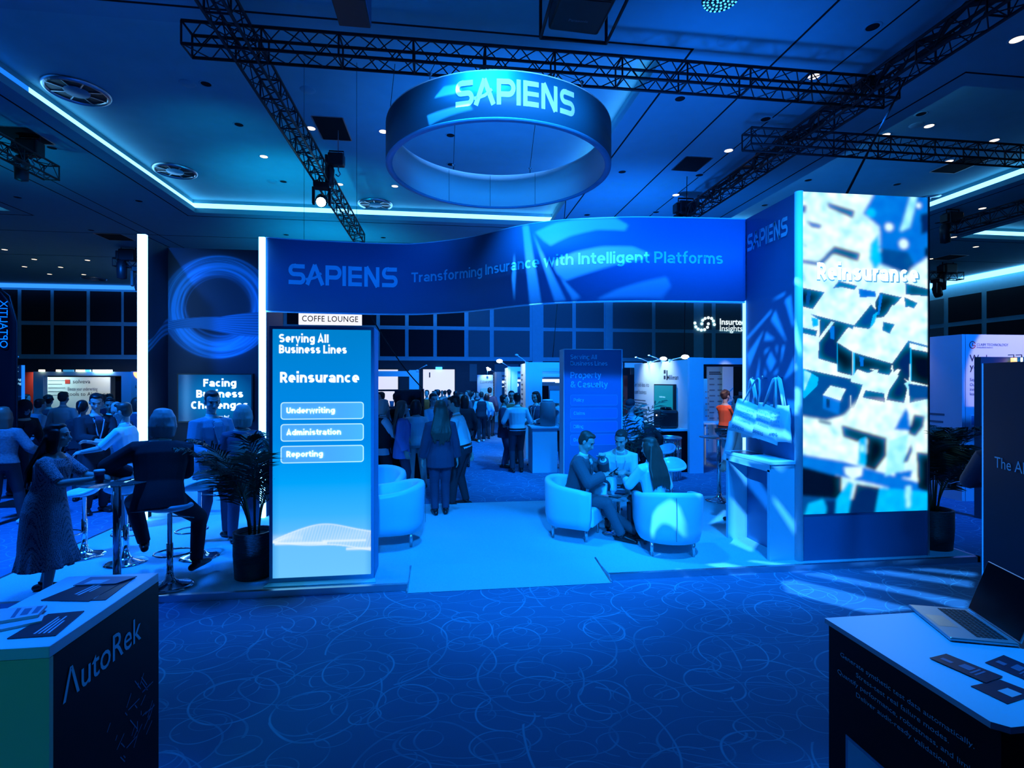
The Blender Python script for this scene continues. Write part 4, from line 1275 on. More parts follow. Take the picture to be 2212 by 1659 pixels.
def rounded_rect(x0, x1, z0, z1, r, n=5):
    pts = []
    for cx, cz, a in ((x1 - r, z1 - r, 0), (x0 + r, z1 - r, 90), (x0 + r, z0 + r, 180), (x1 - r, z0 + r, 270)):
        pts += [(cx + r * math.cos(math.radians(a + 90 * k / n)), cz + r * math.sin(math.radians(a + 90 * k / n))) for k in range(n + 1)]
    return pts


def button(parent, x0, x1, z0, z1, y, face, rim, w=0.009):
    bm = NB(); ngon(bm, [(p[0], y - 0.002, p[1]) for p in rounded_rect(x0, x1, z0, z1, 0.03)][::-1]); obj('text_field', bm, face, parent)
    bm = NB()
    a = rounded_rect(x0, x1, z0, z1, 0.03); b = rounded_rect(x0 + w, x1 - w, z0 + w, z1 - w, 0.022)
    A = [bm.verts.new((p[0], y - 0.004, p[1])) for p in a]; B = [bm.verts.new((p[0], y - 0.004, p[1])) for p in b]
    for k in range(len(A)):
        q = (k + 1) % len(A)
        bm.faces.new((A[k], B[k], B[q], A[q]))
    obj('field_border', bm, rim, parent)


mat('field_glow', (0.3, 0.5, 0.7), 0.5, emit=srgb(72, 168, 245), strength=1.0)
mat('field_rim_glow', (0.3, 0.5, 0.7), 0.5, emit=srgb(190, 235, 255), strength=1.0)
t = thing('light_box', 'tall glowing light box totem beside the potted palm, pale wave near its foot', 'light box')
AX0, AX1, AY, AT = -1.70, -0.70, 5.43, 2.585
o = obj('housing', bx(AX0, AX1, AY, AY + 0.35, PF, AT), 'mid_blue_print', t); soft(o, 0.008, 2)
picture('glowing_face', box_wave_picture(), lambda s, q: (AX0 + 0.03 + s * (AX1 - AX0 - 0.06), AY - 0.004, PF + 0.05 + q * (AT - PF - 0.08)), 'light_box_paint', t)
for x0, x1, z0, z1 in ((AX0, AX0 + 0.03, PF, AT), (AX1 - 0.03, AX1, PF, AT), (AX0 + 0.03, AX1 - 0.03, AT - 0.03, AT), (AX0 + 0.03, AX1 - 0.03, PF, PF + 0.05)):
    obj('frame', bx(x0, x1, AY - 0.012, AY + 0.02, z0, z1), 'mid_blue_print', t)
bm = NB(); prism(bm, [(AX0 - 0.02, AY - 0.12), (AX1 + 0.03, AY - 0.12), (AX1 + 0.01, AY - 0.01), (AX0, AY - 0.01)], PF, PF + 0.012); obj('foot_plate', bm, 'sky_print', t)


def face_line(s, x, z, size, width, m, parent, y, bold=0.02):
    return sans(s, size, flat_map((x, y, z), (1, 0, 0), (0, 0, 1)), m, parent, 0.225 if bold > 0.02 else 0.145, width=width)


yf = AY - 0.010
face_line('Serving All', -1.61, 2.425, 0.115, 0.47, 'text_glow', t, yf, 0.03)
face_line('Business Lines', -1.61, 2.318, 0.115, 0.645, 'text_glow', t, yf, 0.03)
face_line('Reinsurance', -1.60, 2.03, 0.145, 0.755, 'text_glow', t, yf, 0.032)
for s, z0, w in (('Underwriting', 1.665, 0.46), ('Administration', 1.450, 0.52), ('Reporting', 1.235, 0.345)):
    button(t, -1.595, -0.80, z0, z0 + 0.172, AY - 0.004, 'field_glow', 'field_rim_glow')
    face_line(s, -1.54, z0 + 0.062, 0.080, w, 'text_glow', t, yf - 0.002, 0.03)

t = thing('light_box', 'unlit blue totem at the rear of the stand behind the seated men', 'light box')
BX0, BX1, BY, BT = 1.98, 3.0, 8.65, 2.58
o = obj('housing', bx(BX0, BX1, BY, BY + 0.33, 0.02, BT), 'panel_white', t); soft(o, 0.006, 2)
obj('front_panel', bx(BX0 + 0.012, BX1 - 0.02, BY - 0.008, BY + 0.01, 0.05, BT - 0.012), 'blue_print', t)
obj('edge_strip', bx(BX1 - 0.02, BX1, BY - 0.012, BY + 0.01, 0.05, BT), 'sky_print', t)
mat('field_print', (0.03, 0.20, 0.72), 0.5)
yf = BY - 0.012
face_line('Serving All', 2.095, 2.41, 0.105, 0.455, 'sky_print', t, yf, 0.012)
face_line('Business Lines', 2.095, 2.302, 0.105, 0.64, 'sky_print', t, yf, 0.012)
face_line('Property', 2.095, 2.09, 0.145, 0.53, 'sky_print', t, yf, 0.012)
face_line('& Casualty', 2.095, 1.935, 0.145, 0.645, 'sky_print', t, yf, 0.012)
for k, s in enumerate(('Policy', 'Claims', 'Billing', 'Data')):
    z0 = 1.630 - 0.2225 * k
    button(t, 2.092, 2.91, z0, z0 + 0.18, BY - 0.008, 'field_print', 'mid_blue_print', 0.006)
    face_line(s, 2.15, z0 + 0.066, 0.078, None, 'sky_print', t, yf - 0.002, 0.010)

# ring-print wall with its two light posts ------------------------------
def ring_picture():
    W, Hh = 190, 380
    J, I = np.meshgrid(np.linspace(0, 1, W), np.linspace(0, 1, Hh))
    X = -4.29 + J * 1.66
    Zz = 4.12 - I * 4.06
    rng = np.random.RandomState(4)
    base = np.array((0.0008, 0.010, 0.030)); hi = np.array((0.02, 0.36, 0.72))
    cx, cz = -3.53, 3.21
    glow = np.zeros_like(X)
    for k in range(46):
        r = rng.uniform(0.50, 0.80); ox, oz = rng.normal(0, 0.035, 2); w = rng.uniform(0.004, 0.022); a = rng.uniform(0.08, 0.42); ph = rng.uniform(0, 6.28)
        d = np.hypot(X - cx - ox, (Zz - cz - oz))
        an = np.arctan2(Zz - cz, X - cx)
        glow += np.exp(-((d - r - 0.02 * np.sin(an + ph)) / w) ** 2) * a * (0.55 + 0.45 * np.cos(an - ph))
    d = np.hypot(X - cx, Zz - cz)
    glow += 0.30 * np.exp(-((d - 0.66) / 0.13) ** 2)
    s = X - (-4.3)
    top = 2.98 + 0.08 * np.sin(s * 2.2) + 0.22 * np.clip((s - 0.8) / 0.8, 0, 1)
    botm = 2.83 + 0.03 * np.sin(s * 4.0) - 0.08 * np.clip((s - 0.5) / 1.0, 0, 1)
    band = np.clip((top - Zz) / 0.02, 0, 1) * np.clip((Zz - botm) / 0.02, 0, 1)
    lines = 0.42 + 0.18 * np.sin((Zz - botm) / np.maximum(top - botm, 0.02) * 60 + s * 8)
    glow = glow * (1 - band) + band * lines
    glow = np.clip(glow, 0, 1)[..., None]
    return base * (1 - glow) + hi * glow


painted('ring_wall_paint', 0.55)
t = thing('graphic_wall', 'dark blue stand wall printed with a swirling ring, edged by light posts', 'stand wall')
obj('back_panel', bx(-4.30, -2.60, 8.83, 8.90, PF, 4.12), 'navy_print', t)
picture('ring_print', ring_picture(), lambda s, q: (-4.29 + s * 1.66, 8.822, PF + q * 4.06), 'ring_wall_paint', t)
obj('side_panel', bx(-4.33, -4.27, 8.16, 8.90, PF, 4.12), 'navy_print', t)
W_ = 40
J, I = np.meshgrid(np.linspace(0, 1, 40), np.linspace(0, 1, 200))
Zz = 4.12 - I * 4.06
tp = 2.62 + 0.36 * J - 0.05 * np.sin(J * 5); bt_ = tp - 0.22 + 0.06 * np.sin(J * 4)
g_ = (np.clip((tp - Zz) / 0.02, 0, 1) * np.clip((Zz - bt_) / 0.02, 0, 1) * (0.30 + 0.25 * np.sin((Zz - bt_) * 90)))[..., None].clip(0, 1)
picture('wave_print', np.array((0.0008, 0.010, 0.030)) * (1 - g_) + np.array((0.02, 0.36, 0.72)) * g_, lambda s, q: (-4.266, 8.17 + s * 0.65, PF + q * 4.06), 'ring_wall_paint', t)
obj('end_panel', bx(-2.66, -2.58, 8.10, 8.90, PF, 4.12), 'navy_print', t)
obj('light_post', bx(-4.325, -4.215, 8.10, 8.155, PF, 4.13), 'led_strip', t)
obj('light_post', bx(-2.665, -2.585, 8.035, 8.095, PF, 4.13), 'led_strip', t)

t = thing('wall_screen', 'flat screen on the ring-print wall showing white bold words', 'screen', (0, 0, 0))
J, I = np.meshgrid(np.linspace(-1, 1, 64), np.linspace(-1, 1, 40))
g_ = np.clip(1.05 - np.hypot(J * 0.9, I * 0.8), 0, 1)[..., None]
obj('casing', bx(-4.10, -2.99, 8.745, 8.82, 1.40, 2.16), 'black_plastic', t)
painted('wall_screen_paint', 0.2, 0.9)
picture('display', np.array(srgb(0, 62, 130)) * (1 - g_) + np.array(srgb(0, 140, 225)) * g_, lambda s, q: (-4.08 + s * 1.07, 8.742, 1.42 + q * 0.72), 'wall_screen_paint', t)
for s, z, w in (('Facing', 1.955, 0.485), ('Business', 1.785, 0.69), ('Challenges', 1.610, 0.84)):
    sans(s, 0.165, flat_map((-3.475, 8.738, z), (1, 0, 0), (0, 0, 1)), 'text_glow', t, 0.225, 'CENTER', width=w)
text('Are you fac?', 0.055, flat_map((-3.48, 8.738, 1.47), (1, 0, 0), (0, 0, 1)), 'text_glow', t, 0.01, 'CENTER', shear=0.2)
t = thing('low_cabinet', 'long low white cupboard under the wall screen', 'cabinet', (0, 0, 0))
o = obj('body', bx(-4.24, -2.68, 8.30, 8.74, PF, 1.00), 'white_laminate', t)
obj('counter_top', bx(-4.25, -2.67, 8.27, 8.74, 1.00, 1.03), 'white_laminate', t)
for k in range(4):
    o = obj('door', bx(-4.23 + k * 0.388, -4.23 + k * 0.388 + 0.38, 8.283, 8.30, PF + 0.08, 0.98), 'white_laminate', t); soft(o, 0.003, 1)
    obj('handle', bx(-4.23 + k * 0.388 + 0.33, -4.23 + k * 0.388 + 0.345, 8.268, 8.283, 0.72, 0.86), 'chrome', o)
# ------------------------------------------------------------------ furniture on the stand
fabric('pot_weave', (0.035, 0.042, 0.055), 8, 0.1, 0.45)
nt, b = nodes_of(MATS['pot_weave'])
tcw = nt.nodes.new('ShaderNodeTexCoord'); wv = nt.nodes.new('ShaderNodeTexWave'); wv.bands_direction = 'Z'; wv.inputs['Scale'].default_value = 22; wv.inputs['Distortion'].default_value = 1.5
nt.links.new(tcw.outputs['Object'], wv.inputs['Vector'])
bpw = nt.nodes.new('ShaderNodeBump'); bpw.inputs['Strength'].default_value = 0.7; bpw.inputs['Distance'].default_value = 0.012
nt.links.new(wv.outputs['Fac'], bpw.inputs['Height']); nt.links.new(bpw.outputs['Normal'], b.inputs['Normal'])


def palm(label, x, y, z, height, spread, n_frond, pot_r=0.2, pot_h=0.47, seed=1, bias=(0, 0), leaf=0.011, step=1):
    rng = random.Random(seed)
    t = thing('potted_palm', label, 'plant', (x, y, z), 0, None)
    bm = NB(); lathe(bm, [(0.0, 0.0), (pot_r * 0.92, 0.0), (pot_r, pot_h * 0.5), (pot_r * 1.0, pot_h), (pot_r * 0.86, pot_h), (pot_r * 0.84, pot_h - 0.05), (0.0, pot_h - 0.05)], n=40)
    pot = obj('pot', bm, 'pot_weave', t, True)
    bm = NB(); lathe(bm, [(pot_r * 0.84, pot_h - 0.045), (0.0, pot_h - 0.035)], n=24); obj('soil', bm, 'soil', pot)
    for k in range(n_frond):
        a = 2 * PI * k / n_frond + rng.uniform(-0.35, 0.35)
        sp = spread * rng.uniform(0.55, 1.05); hh_ = (height - pot_h) * rng.uniform(0.55, 1.0)
        dx, dy = math.cos(a) * sp + bias[0] * rng.random(), math.sin(a) * sp + bias[1] * rng.random()
        P = []
        x0, y0 = math.cos(a) * 0.05, math.sin(a) * 0.05
        for i in range(15):
            s = i / 14
            P.append(Vector((x0 + dx * s ** 1.7, y0 + dy * s ** 1.7, pot_h - 0.05 + hh_ * (1.35 * s - 0.42 * s ** 3.2))))
        bm = NB(); tube(bm, P[:8], [0.009 - 0.0006 * i for i in range(8)], 6); st = obj('stem', bm, 'stem_green', t, True)
        bm = NB(); tube(bm, P[7:], 0.003, 4)
        for i in range(15, 46, step):
            s = i / 45.0
            f = s * 14; j = min(int(f), 13)
            c = P[j].lerp(P[j + 1], f - j)
            d = (P[j + 1] - P[j]).normalized()
            sd, upv = _side(d)
            ln = 0.30 * math.sin(PI * min(1, (s - 0.2) * 1.15 + 0.08)) ** 0.7 * (height / 1.5)
            for sg in (-1, 1):
                tip = c + (sd * sg * 0.82 + d * 0.62 + upv * rng.uniform(-0.1, 0.25)).normalized() * ln + Vector((0, 0, -0.25 * ln * ln / 0.3))
                mid_ = c.lerp(tip, 0.5) + Vector((0, 0, 0.02))
                w = leaf
                q = [bm.verts.new(c - d * w * 0.4), bm.verts.new(mid_ - d * w), bm.verts.new(tip), bm.verts.new(mid_ + d * w), bm.verts.new(c + d * w * 0.4)]
                try: bm.faces.new(q)
                except ValueError: pass
        obj('frond', bm, 'leaf_green', t)
    return t


palm('potted palm beside the glowing light box, fronds over the bar stools', -1.93, 5.68, PF, 1.62, 0.62, 17, 0.195, 0.46, 3, (-0.25, 0.1))
palm('potted palm beside the screen tower in a woven grey pot', 5.80, 5.62, PF - 0.06 + 0.06, 1.60, 0.52, 18, 0.205, 0.46, 8)
palm('tall dark palm behind the seated group, in front of the booth counter', 3.36, 9.25, 0.0, 1.95, 0.70, 11, 0.2, 0.5, 5, (0, 0), 0.020, 3)


def armchair(label, x, y, ang, z=PF):
    """tub armchair; its open side looks along +Y before turning"""
    t = thing('tub_armchair', label, 'armchair', (x, y, z), ang, 'white tub armchairs on the stand')
    path = [(0.325, 0.33), (0.33, 0.18), (0.33, 0.02)]
    path += [(0.33 * math.cos(math.radians(a)), -0.02 + 0.31 * math.sin(math.radians(a))) for a in range(-12, -180, -12)]
    path += [(-0.33, 0.02), (-0.33, 0.18), (-0.325, 0.33)]
    n = len(path)
    bm = NB()
    rows = []
    for i, (px, py) in enumerate(path):
        a = Vector(path[max(i - 1, 0)]); c = Vector(path[min(i + 1, n - 1)])
        d = (c - a).normalized(); nrm = Vector((d.y, -d.x))
        if nrm.dot(Vector((px, py))) < 0: nrm = -nrm
        s = i / (n - 1)
        top = 0.635 + 0.115 * math.sin(PI * s) ** 0.9
        prof = [(0.045, 0.17, 0.90), (0.055, 0.30, 0.96), (0.052, top - 0.05, 1.0), (0.042, top - 0.012, 1.0), (0.015, top, 1.0), (-0.025, top - 0.005, 1.0), (-0.045, top - 0.04, 0.99), (-0.05, 0.30, 0.98), (-0.045, 0.19, 0.92)]
        rows.append([bm.verts.new((px * k + nrm.x * o, py * k + nrm.y * o, zz)) for o, zz, k in prof])
    for i in range(n - 1):
        for k in range(9):
            q = (k + 1) % 9
            bm.faces.new((rows[i][k], rows[i + 1][k], rows[i + 1][q], rows[i][q]))
    bm.faces.new(rows[0][::-1]); bm.faces.new(rows[-1])
    bmesh.ops.recalc_face_normals(bm, faces=bm.faces[:])
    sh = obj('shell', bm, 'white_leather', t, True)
    bm = NB(); tube(bm, [(0, -0.388, 0.22), (0, -0.388, 0.70)], 0.003, 5); obj('seam', bm, 'grey_print', sh)
    pts = [(0.275, 0.345), (0.28, 0.0)] + [(0.28 * math.cos(math.radians(a)), -0.02 + 0.26 * math.sin(math.radians(a))) for a in range(-15, -180, -15)] + [(-0.28, 0.0), (-0.275, 0.345)]
    bm = NB(); prism(bm, pts[::-1], 0.19, 0.42); o = obj('seat', bm, 'white_leather', t); soft(o, 0.035, 3)
    for sx in (-1, 1):
        for sy in (0.24, -0.20):
            bm = NB(); tube(bm, [(sx * 0.23, sy, 0.0), (sx * 0.23, sy, 0.19)], [0.016, 0.024], 10); obj('leg', bm, 'aluminium', t, True)
    return t


armchair('white tub armchair seen from its back, nearest the front edge', 2.60, 5.88, -0.20)
armchair('white tub armchair holding the man in the dark suit', 1.66, 6.64, math.radians(-124))
armchair('white tub armchair under the man with clasped hands', 2.55, 7.55, math.radians(-160))
armchair('empty white tub armchair turned sideways beside the light box', -0.62, 6.62, math.radians(96))
armchair('empty white tub armchair behind the sideways one, facing the light box', -0.92, 7.62, math.radians(172))

# round coffee table
t = thing('coffee_table', 'small round glass coffee table between the armchairs', 'table', (2.24, 6.62, PF))
bm = NB(); lathe(bm, [(0.0, 0.0), (0.21, 0.0), (0.21, 0.008), (0.10, 0.025), (0.035, 0.06), (0.026, 0.12), (0.0, 0.12)], n=32); obj('base', bm, 'chrome', t, True)
bm = NB(); tube(bm, [(0, 0, 0.1), (0, 0, 0.47)], 0.026, 14); obj('column', bm, 'chrome', t, True)
bm = NB(); lathe(bm, [(0.0, 0.47), (0.10, 0.47), (0.10, 0.482), (0.30, 0.482), (0.305, 0.488), (0.30, 0.496), (0.0, 0.496)], n=36); obj('glass_top', bm, 'glass', t, True)
t = thing('drinking_glass', 'empty drinking glass on the round glass coffee table', 'glass', (2.36, 6.60, PF + 0.497))
bm = NB(); lathe(bm, [(0.0, 0.0), (0.03, 0.0), (0.037, 0.11), (0.034, 0.11), (0.027, 0.008), (0.0, 0.008)], n=20); obj('bowl', bm, 'glass', t, True)
o = obj('mobile_phone', bx(-0.036, 0.036, -0.075, 0.075, 0, 0.009), 'screen_off'); o.location = (2.16, 6.52, PF + 0.497); o.rotation_euler = (0, 0, 0.6); soft(o, 0.006, 2)
tag(o, 'dark mobile phone lying on the glass coffee table', 'phone')
o = obj('notebook', bx(-0.08, 0.08, -0.11, 0.11, 0, 0.018), 'paper_dark'); o.location = (2.34, 6.76, PF + 0.497); o.rotation_euler = (0, 0, -0.5)
tag(o, 'dark notebook on the glass coffee table before the man with clasped hands', 'notebook')


def bar_stool(label, x, y, z, ang, h=0.76, back=0.11):
    t = thing('bar_stool', label, 'bar stool', (x, y, z), ang, 'white bar stools')
    bm = NB(); lathe(bm, [(0.0, 0.0), (0.205, 0.0), (0.208, 0.008), (0.17, 0.022), (0.08, 0.045), (0.04, 0.08), (0.030, 0.13), (0.0, 0.13)], n=36); obj('base', bm, 'chrome', t, True)
    bm = NB(); tube(bm, [(0, 0, 0.1), (0, 0, 0.42), (0, 0, 0.42), (0, 0, h - 0.03)], [0.029, 0.029, 0.020, 0.020], 14); obj('post', bm, 'chrome', t, True)
    bm = NB(); pts = [(0.0, 0.0, 0.30)] + [(0.17 * math.sin(math.radians(a)), 0.02 + 0.14 * (1 - math.cos(math.radians(a))), 0.28) for a in range(0, 361, 24)]
    tube(bm, pts, 0.010, 8); obj('foot_ring', bm, 'chrome', t, True)
    bm = NB(); tube(bm, [(0.02, 0, h - 0.06), (0.16, 0.03, h - 0.09), (0.20, 0.03, h - 0.10)], 0.006, 6); obj('lever', bm, 'chrome', t, True)
    bm = NB()
    rings = []
    R_, A_ = 9, 36
    for i in range(1, R_ + 1):
        r = i / R_
        ring = []
        for k in range(A_):
            th = 2 * PI * k / A_
            ex, ey = math.cos(th), math.sin(th)
            px, py = 0.205 * r * ex, 0.19 * r * ey
            zz = 0.035 * r ** 4 - 0.03 * r ** 3 * max(0, ey) ** 2
            bk = max(0, -ey) * r
            zz += back * r ** 3 * (max(0.0, 0.25 - ey) / 1.25) ** 1.3
            ring.append(bm.verts.new((px, py, h + zz - 0.01)))
        rings.append(ring)
    c = bm.verts.new((0, 0, h - 0.012))
    for k in range(A_):
        q = (k + 1) % A_
        bm.faces.new((c, rings[0][k], rings[0][q]))
        for i in range(R_ - 1):
            bm.faces.new((rings[i][k], rings[i + 1][k], rings[i + 1][q], rings[i][q]))
    o = obj('seat', bm, 'white_plastic', t, True)
    md = o.modifiers.new('thick', 'SOLIDIFY'); md.thickness = 0.038; md.offset = 1.0
    soft(o, 0.014, 3, 50)
    return t


bar_stool('white bar stool behind the bar table pole, chrome trumpet base', -3.45, 6.25, PF, 0.3)
bar_stool('white bar stool the grey-haired man in the dark jacket sits on', -2.63, 5.47, PF, 0.25, 0.74, 0.02)
bar_stool('white bar stool tucked beside the palm fronds and low cupboard', -2.74, 6.35, PF, 0.9)
bar_stool('small white bar stool partly hidden behind the patterned dress', -4.05, 6.55, PF, 2.2, 0.70)
bar_stool('white bar stool with its low back towards us behind the front armchair', 3.02, 6.75, PF, math.radians(150), 0.80)
bar_stool('farther white bar stool beside the chrome bin', 3.52, 8.15, PF, math.radians(110), 0.82)


def bar_table(label, x, y, z, h=1.06, r=0.30):
    t = thing('bar_table', label, 'table', (x, y, z))
    bm = NB(); lathe(bm, [(0.0, 0.0), (0.22, 0.0), (0.22, 0.01), (0.12, 0.03), (0.045, 0.08), (0.034, 0.14), (0.0, 0.14)], n=32); obj('base', bm, 'chrome', t, True)
    bm = NB(); tube(bm, [(0, 0, 0.1), (0, 0, h)], 0.034, 16); obj('pole', bm, 'chrome', t, True)
    bm = NB(); lathe(bm, [(0.0, h), (0.12, h), (0.12, h + 0.01), (r, h + 0.01), (r + 0.006, h + 0.016), (r, h + 0.022), (0.0, h + 0.022)], n=36); obj('table_top', bm, 'glass', t, True)
    return t


bar_table('tall round bar table with a thick chrome pole between the chatting pair', -3.07, 5.42, PF, 1.02, 0.30)
bar_table('tall round glass bar table with a bowl on it by the white podium', 4.50, 8.20, PF, 1.04, 0.31)
t = thing('glass_bowl', 'glass bowl of sweets on the tall bar table by the podium', 'bowl', (4.58, 8.20, PF + 1.063))
bm = NB(); lathe(bm, [(0.0, 0.0), (0.07, 0.0), (0.14, 0.07), (0.15, 0.13), (0.142, 0.13), (0.13, 0.075), (0.06, 0.012), (0.0, 0.012)], n=28); obj('bowl', bm, 'glass', t, True)
bm = NB(); rng = random.Random(2)
for k in range(26):
    a, r = rng.uniform(0, 6.28), rng.uniform(0, 0.09)
    ball(bm, (r * math.cos(a), r * math.sin(a), 0.03 + rng.uniform(0, 0.05)), (0.02, 0.014, 0.012), seg=6, rin=4)
o = obj('sweets', bm, 'leaf_green', t); o['kind'] = 'stuff'
# takeaway cup held by the woman in the patterned dress
t = thing('takeaway_cup', 'dark takeaway cup with white lid held by the woman in the dress', 'cup', (-3.17, 5.33, PF + 1.043))
bm = NB(); lathe(bm, [(0.0, 0.0), (0.03, 0.0), (0.042, 0.105), (0.0, 0.105)], n=24); obj('body', bm, 'paper_dark', t, True)
bm = NB(); lathe(bm, [(0.0, 0.103), (0.045, 0.103), (0.045, 0.112), (0.040, 0.122), (0.038, 0.122), (0.036, 0.116), (0.0, 0.116)], n=24); obj('lid', bm, 'cup_white', t, True)

# white podium against the tower
t = thing('podium', 'tall open-backed white podium against the side of the screen tower', 'podium', (0, 0, PF))
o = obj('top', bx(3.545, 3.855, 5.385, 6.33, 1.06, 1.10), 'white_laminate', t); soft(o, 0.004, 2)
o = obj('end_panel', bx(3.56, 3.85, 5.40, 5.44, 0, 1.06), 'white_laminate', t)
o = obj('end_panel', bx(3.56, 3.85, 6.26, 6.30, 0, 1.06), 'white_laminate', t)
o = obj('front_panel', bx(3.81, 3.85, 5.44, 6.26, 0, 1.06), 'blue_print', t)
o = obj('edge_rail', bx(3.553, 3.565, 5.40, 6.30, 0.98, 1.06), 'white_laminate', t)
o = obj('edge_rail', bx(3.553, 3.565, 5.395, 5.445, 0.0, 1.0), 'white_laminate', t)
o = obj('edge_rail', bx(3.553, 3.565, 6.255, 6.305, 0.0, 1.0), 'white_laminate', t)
o = obj('brochure', bx(-0.105, 0.105, -0.15, 0.15, 0, 0.006), 'paper_dark'); o.location = (3.68, 6.05, PF + 1.101); o.rotation_euler = (0, 0, 0.3)
tag(o, 'dark brochure lying open on the white podium under the bags', 'brochure')

# tote bags on hooks
def tote(label, hook, q, roll, drop=0.30, w=0.34, h=0.40):
    """bag hung from a hook at «hook»; q turns its printed face from the tower side towards the camera"""
    t = thing('tote_bag', label, 'bag', hook, 0, 'tote bags hung on the tower')
    xd = Vector((math.sin(q), -math.cos(q), 0)); nr = Vector((-math.cos(q), -math.sin(q), 0))
    R = Matrix.Rotation(roll, 3, nr)
    xd = R @ xd; zd = R @ Vector((0, 0, 1))
    P = lambda a, b_, c=0.0: xd * a + zd * b_ + nr * c
    bm = NB()
    rows = []
    for i in range(9):
        s = i / 8
        row = []
        th = 0.012 + 0.045 * math.sin(PI * s * 0.9)
        for k in range(20):
            a = 2 * PI * k / 20
            ex = math.cos(a); ey = math.sin(a)
            ww = w * (0.47 + 0.05 * s)
            row.append(bm.verts.new(P(math.copysign(abs(ex) ** 0.5, ex) * ww, -drop - h * s - 0.012 * math.sin(ex * 3 + s * 4), ey * th + 0.012 * math.sin(ex * 5 + s * 6))))
        rows.append(row)
    for i in range(8):
        for k in range(20):
            r = (k + 1) % 20
            bm.faces.new((rows[i][k], rows[i][r], rows[i + 1][r], rows[i + 1][k]))
    bm.faces.new(rows[-1])
    bmesh.ops.recalc_face_normals(bm, faces=bm.faces[:])
    obj('body', bm, 'cotton_white', t, True)
    for c in (-0.012, 0.012):
        bm = NB()
        tube(bm, [P(-w * 0.26, -drop - 0.02, c), P(-w * 0.16, -drop * 0.5, c), P(-0.02, -0.02, c), P(0.0, 0.0, c), P(0.02, -0.02, c), P(w * 0.16, -drop * 0.5, c), P(w * 0.26, -drop - 0.02, c)], [(0.014, 0.004)] * 7, 8)
        obj('handle', bm, 'cotton_white', t, True)
    mp = lambda x, y: P(x, y, 0.064)
    text('intelligent\ninsurance\nsoftware\nsolutions', 0.052, lambda x, y: mp(x - 0.12, y - drop - 0.10), 'mid_blue_print', t, 0.0, line=0.95)
    logo(0.15, 0.038, lambda x, y: mp(x - 0.13, y - drop - 0.355), 'blue_print', t)
    return t


HK = [(6.13, 2.07), (5.92, 2.08), (5.62, 2.08)]
for y, z in HK:
    bm = NB(); tube(bm, [(TX0, y, z), (TX0 - 0.05, y, z), (TX0 - 0.06, y, z + 0.025)], 0.010, 8)
    o = obj('coat_hook', bm, 'chrome', bpy.data.objects['screen_tower'], True)
tote('white tote bag hanging deepest, behind the big front bag', (TX0 - 0.065, 6.14, 2.07), 0.15, 0.02, 0.33)
tote('white tote bag in front with its printed face turned towards us', (TX0 - 0.105, 5.93, 2.08), 0.62, -0.26, 0.31, 0.37, 0.40)
tote('white tote bag in the middle of the row on the tower', (TX0 - 0.085, 5.63, 2.08), 0.30, -0.20, 0.33, 0.33, 0.42)
tote('white tote bag nearest the rounded corner of the tower', (TX0 - 0.07, 5.60, 2.08), 0.10, 0.06, 0.31, 0.30, 0.42)

# ------------------------------------------------------------------ the two counters in front
t = thing('display_counter', 'white-topped counter with a black side bearing pale angular letters', 'counter', (0, 0, 0))
CX0, CX1, CY0, CY1, CZ = -1.905, -1.475, 2.19, 2.955, 1.05
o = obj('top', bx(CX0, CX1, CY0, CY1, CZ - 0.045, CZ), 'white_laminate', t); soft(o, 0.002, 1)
obj('side_panel', bx(CX1 - 0.02, CX1, CY0 + 0.02, CY1, 0, CZ - 0.046), 'black_laminate', t)
obj('end_panel', bx(CX0, CX1, CY0, CY0 + 0.02, 0, CZ - 0.046), 'teal_laminate', t)
obj('side_panel', bx(CX0, CX0 + 0.02, CY0 + 0.02, CY1, 0, CZ - 0.046), 'black_laminate', t)
obj('end_panel', bx(CX0 + 0.02, CX1 - 0.02, CY1 - 0.02, CY1, 0, CZ - 0.046), 'teal_laminate', t)
a_, b_ = on_x(133, 1487, CX1), on_x(303, 1365, CX1)
text('\u039butoRek', 0.17, flat_map((CX1 + 0.003, a_.y, 0.79), (0, 1, 0), (0, 0, 1)), 'sky_print', t, 0.004, width=b_.y - a_.y)
v, f = [], []
rng = random.Random(6)
for k in range(34):
    y0 = rng.uniform(CY0 + 0.30, CY1 - 0.02); z0 = rng.uniform(0.30, 0.60) - (CY1 - y0) * 0.15
    an = rng.choice((0.0, PI / 2, 0.6, 2.2, 0.9)); l = rng.uniform(0.02, 0.10)
    stroke(v, f, [(y0, z0), (min(CY1, y0 + l * math.cos(an)), z0 + l * math.sin(an))], 0.005)
put_shape('line_pattern', (v, f), flat_map((CX1 + 0.002, 0, 0), (0, 1, 0), (0, 0, 1)), 'blue_print', t)


def sheet(name, label, cat, quad, z, th, m, bars=None, bar_m='paper_light', group=None):
    """a card lying flat; quad gives its corners in the photo's frame, read at height z"""
    p = [on_z(u, v, z) for u, v in quad]
    c = sum(p, Vector()) / 4
    t = thing(name, label, cat, (c.x, c.y, z), 0, group)
    bm = NB()
    q = [(a.x - c.x, a.y - c.y) for a in p]
    if (Vector(q[1]) - Vector(q[0])).cross(Vector(q[2]) - Vector(q[1])) < 0: q = q[::-1]
    prism(bm, q, 0.0, th); obj('card', bm, m, t)
    if bars:
        P = lambda s, r: Vector((p[0].lerp(p[1], s).lerp(p[3].lerp(p[2], s), r) - c)[:2]).to_3d() + Vector((0, 0, th + 0.0006))
        for (s0, s1, r0, r1) in bars:
            bm = NB(); ngon(bm, [P(s0, r0), P(s1, r0), P(s1, r1), P(s0, r1)]); obj('printed_area', bm, bar_m, t)
    return t


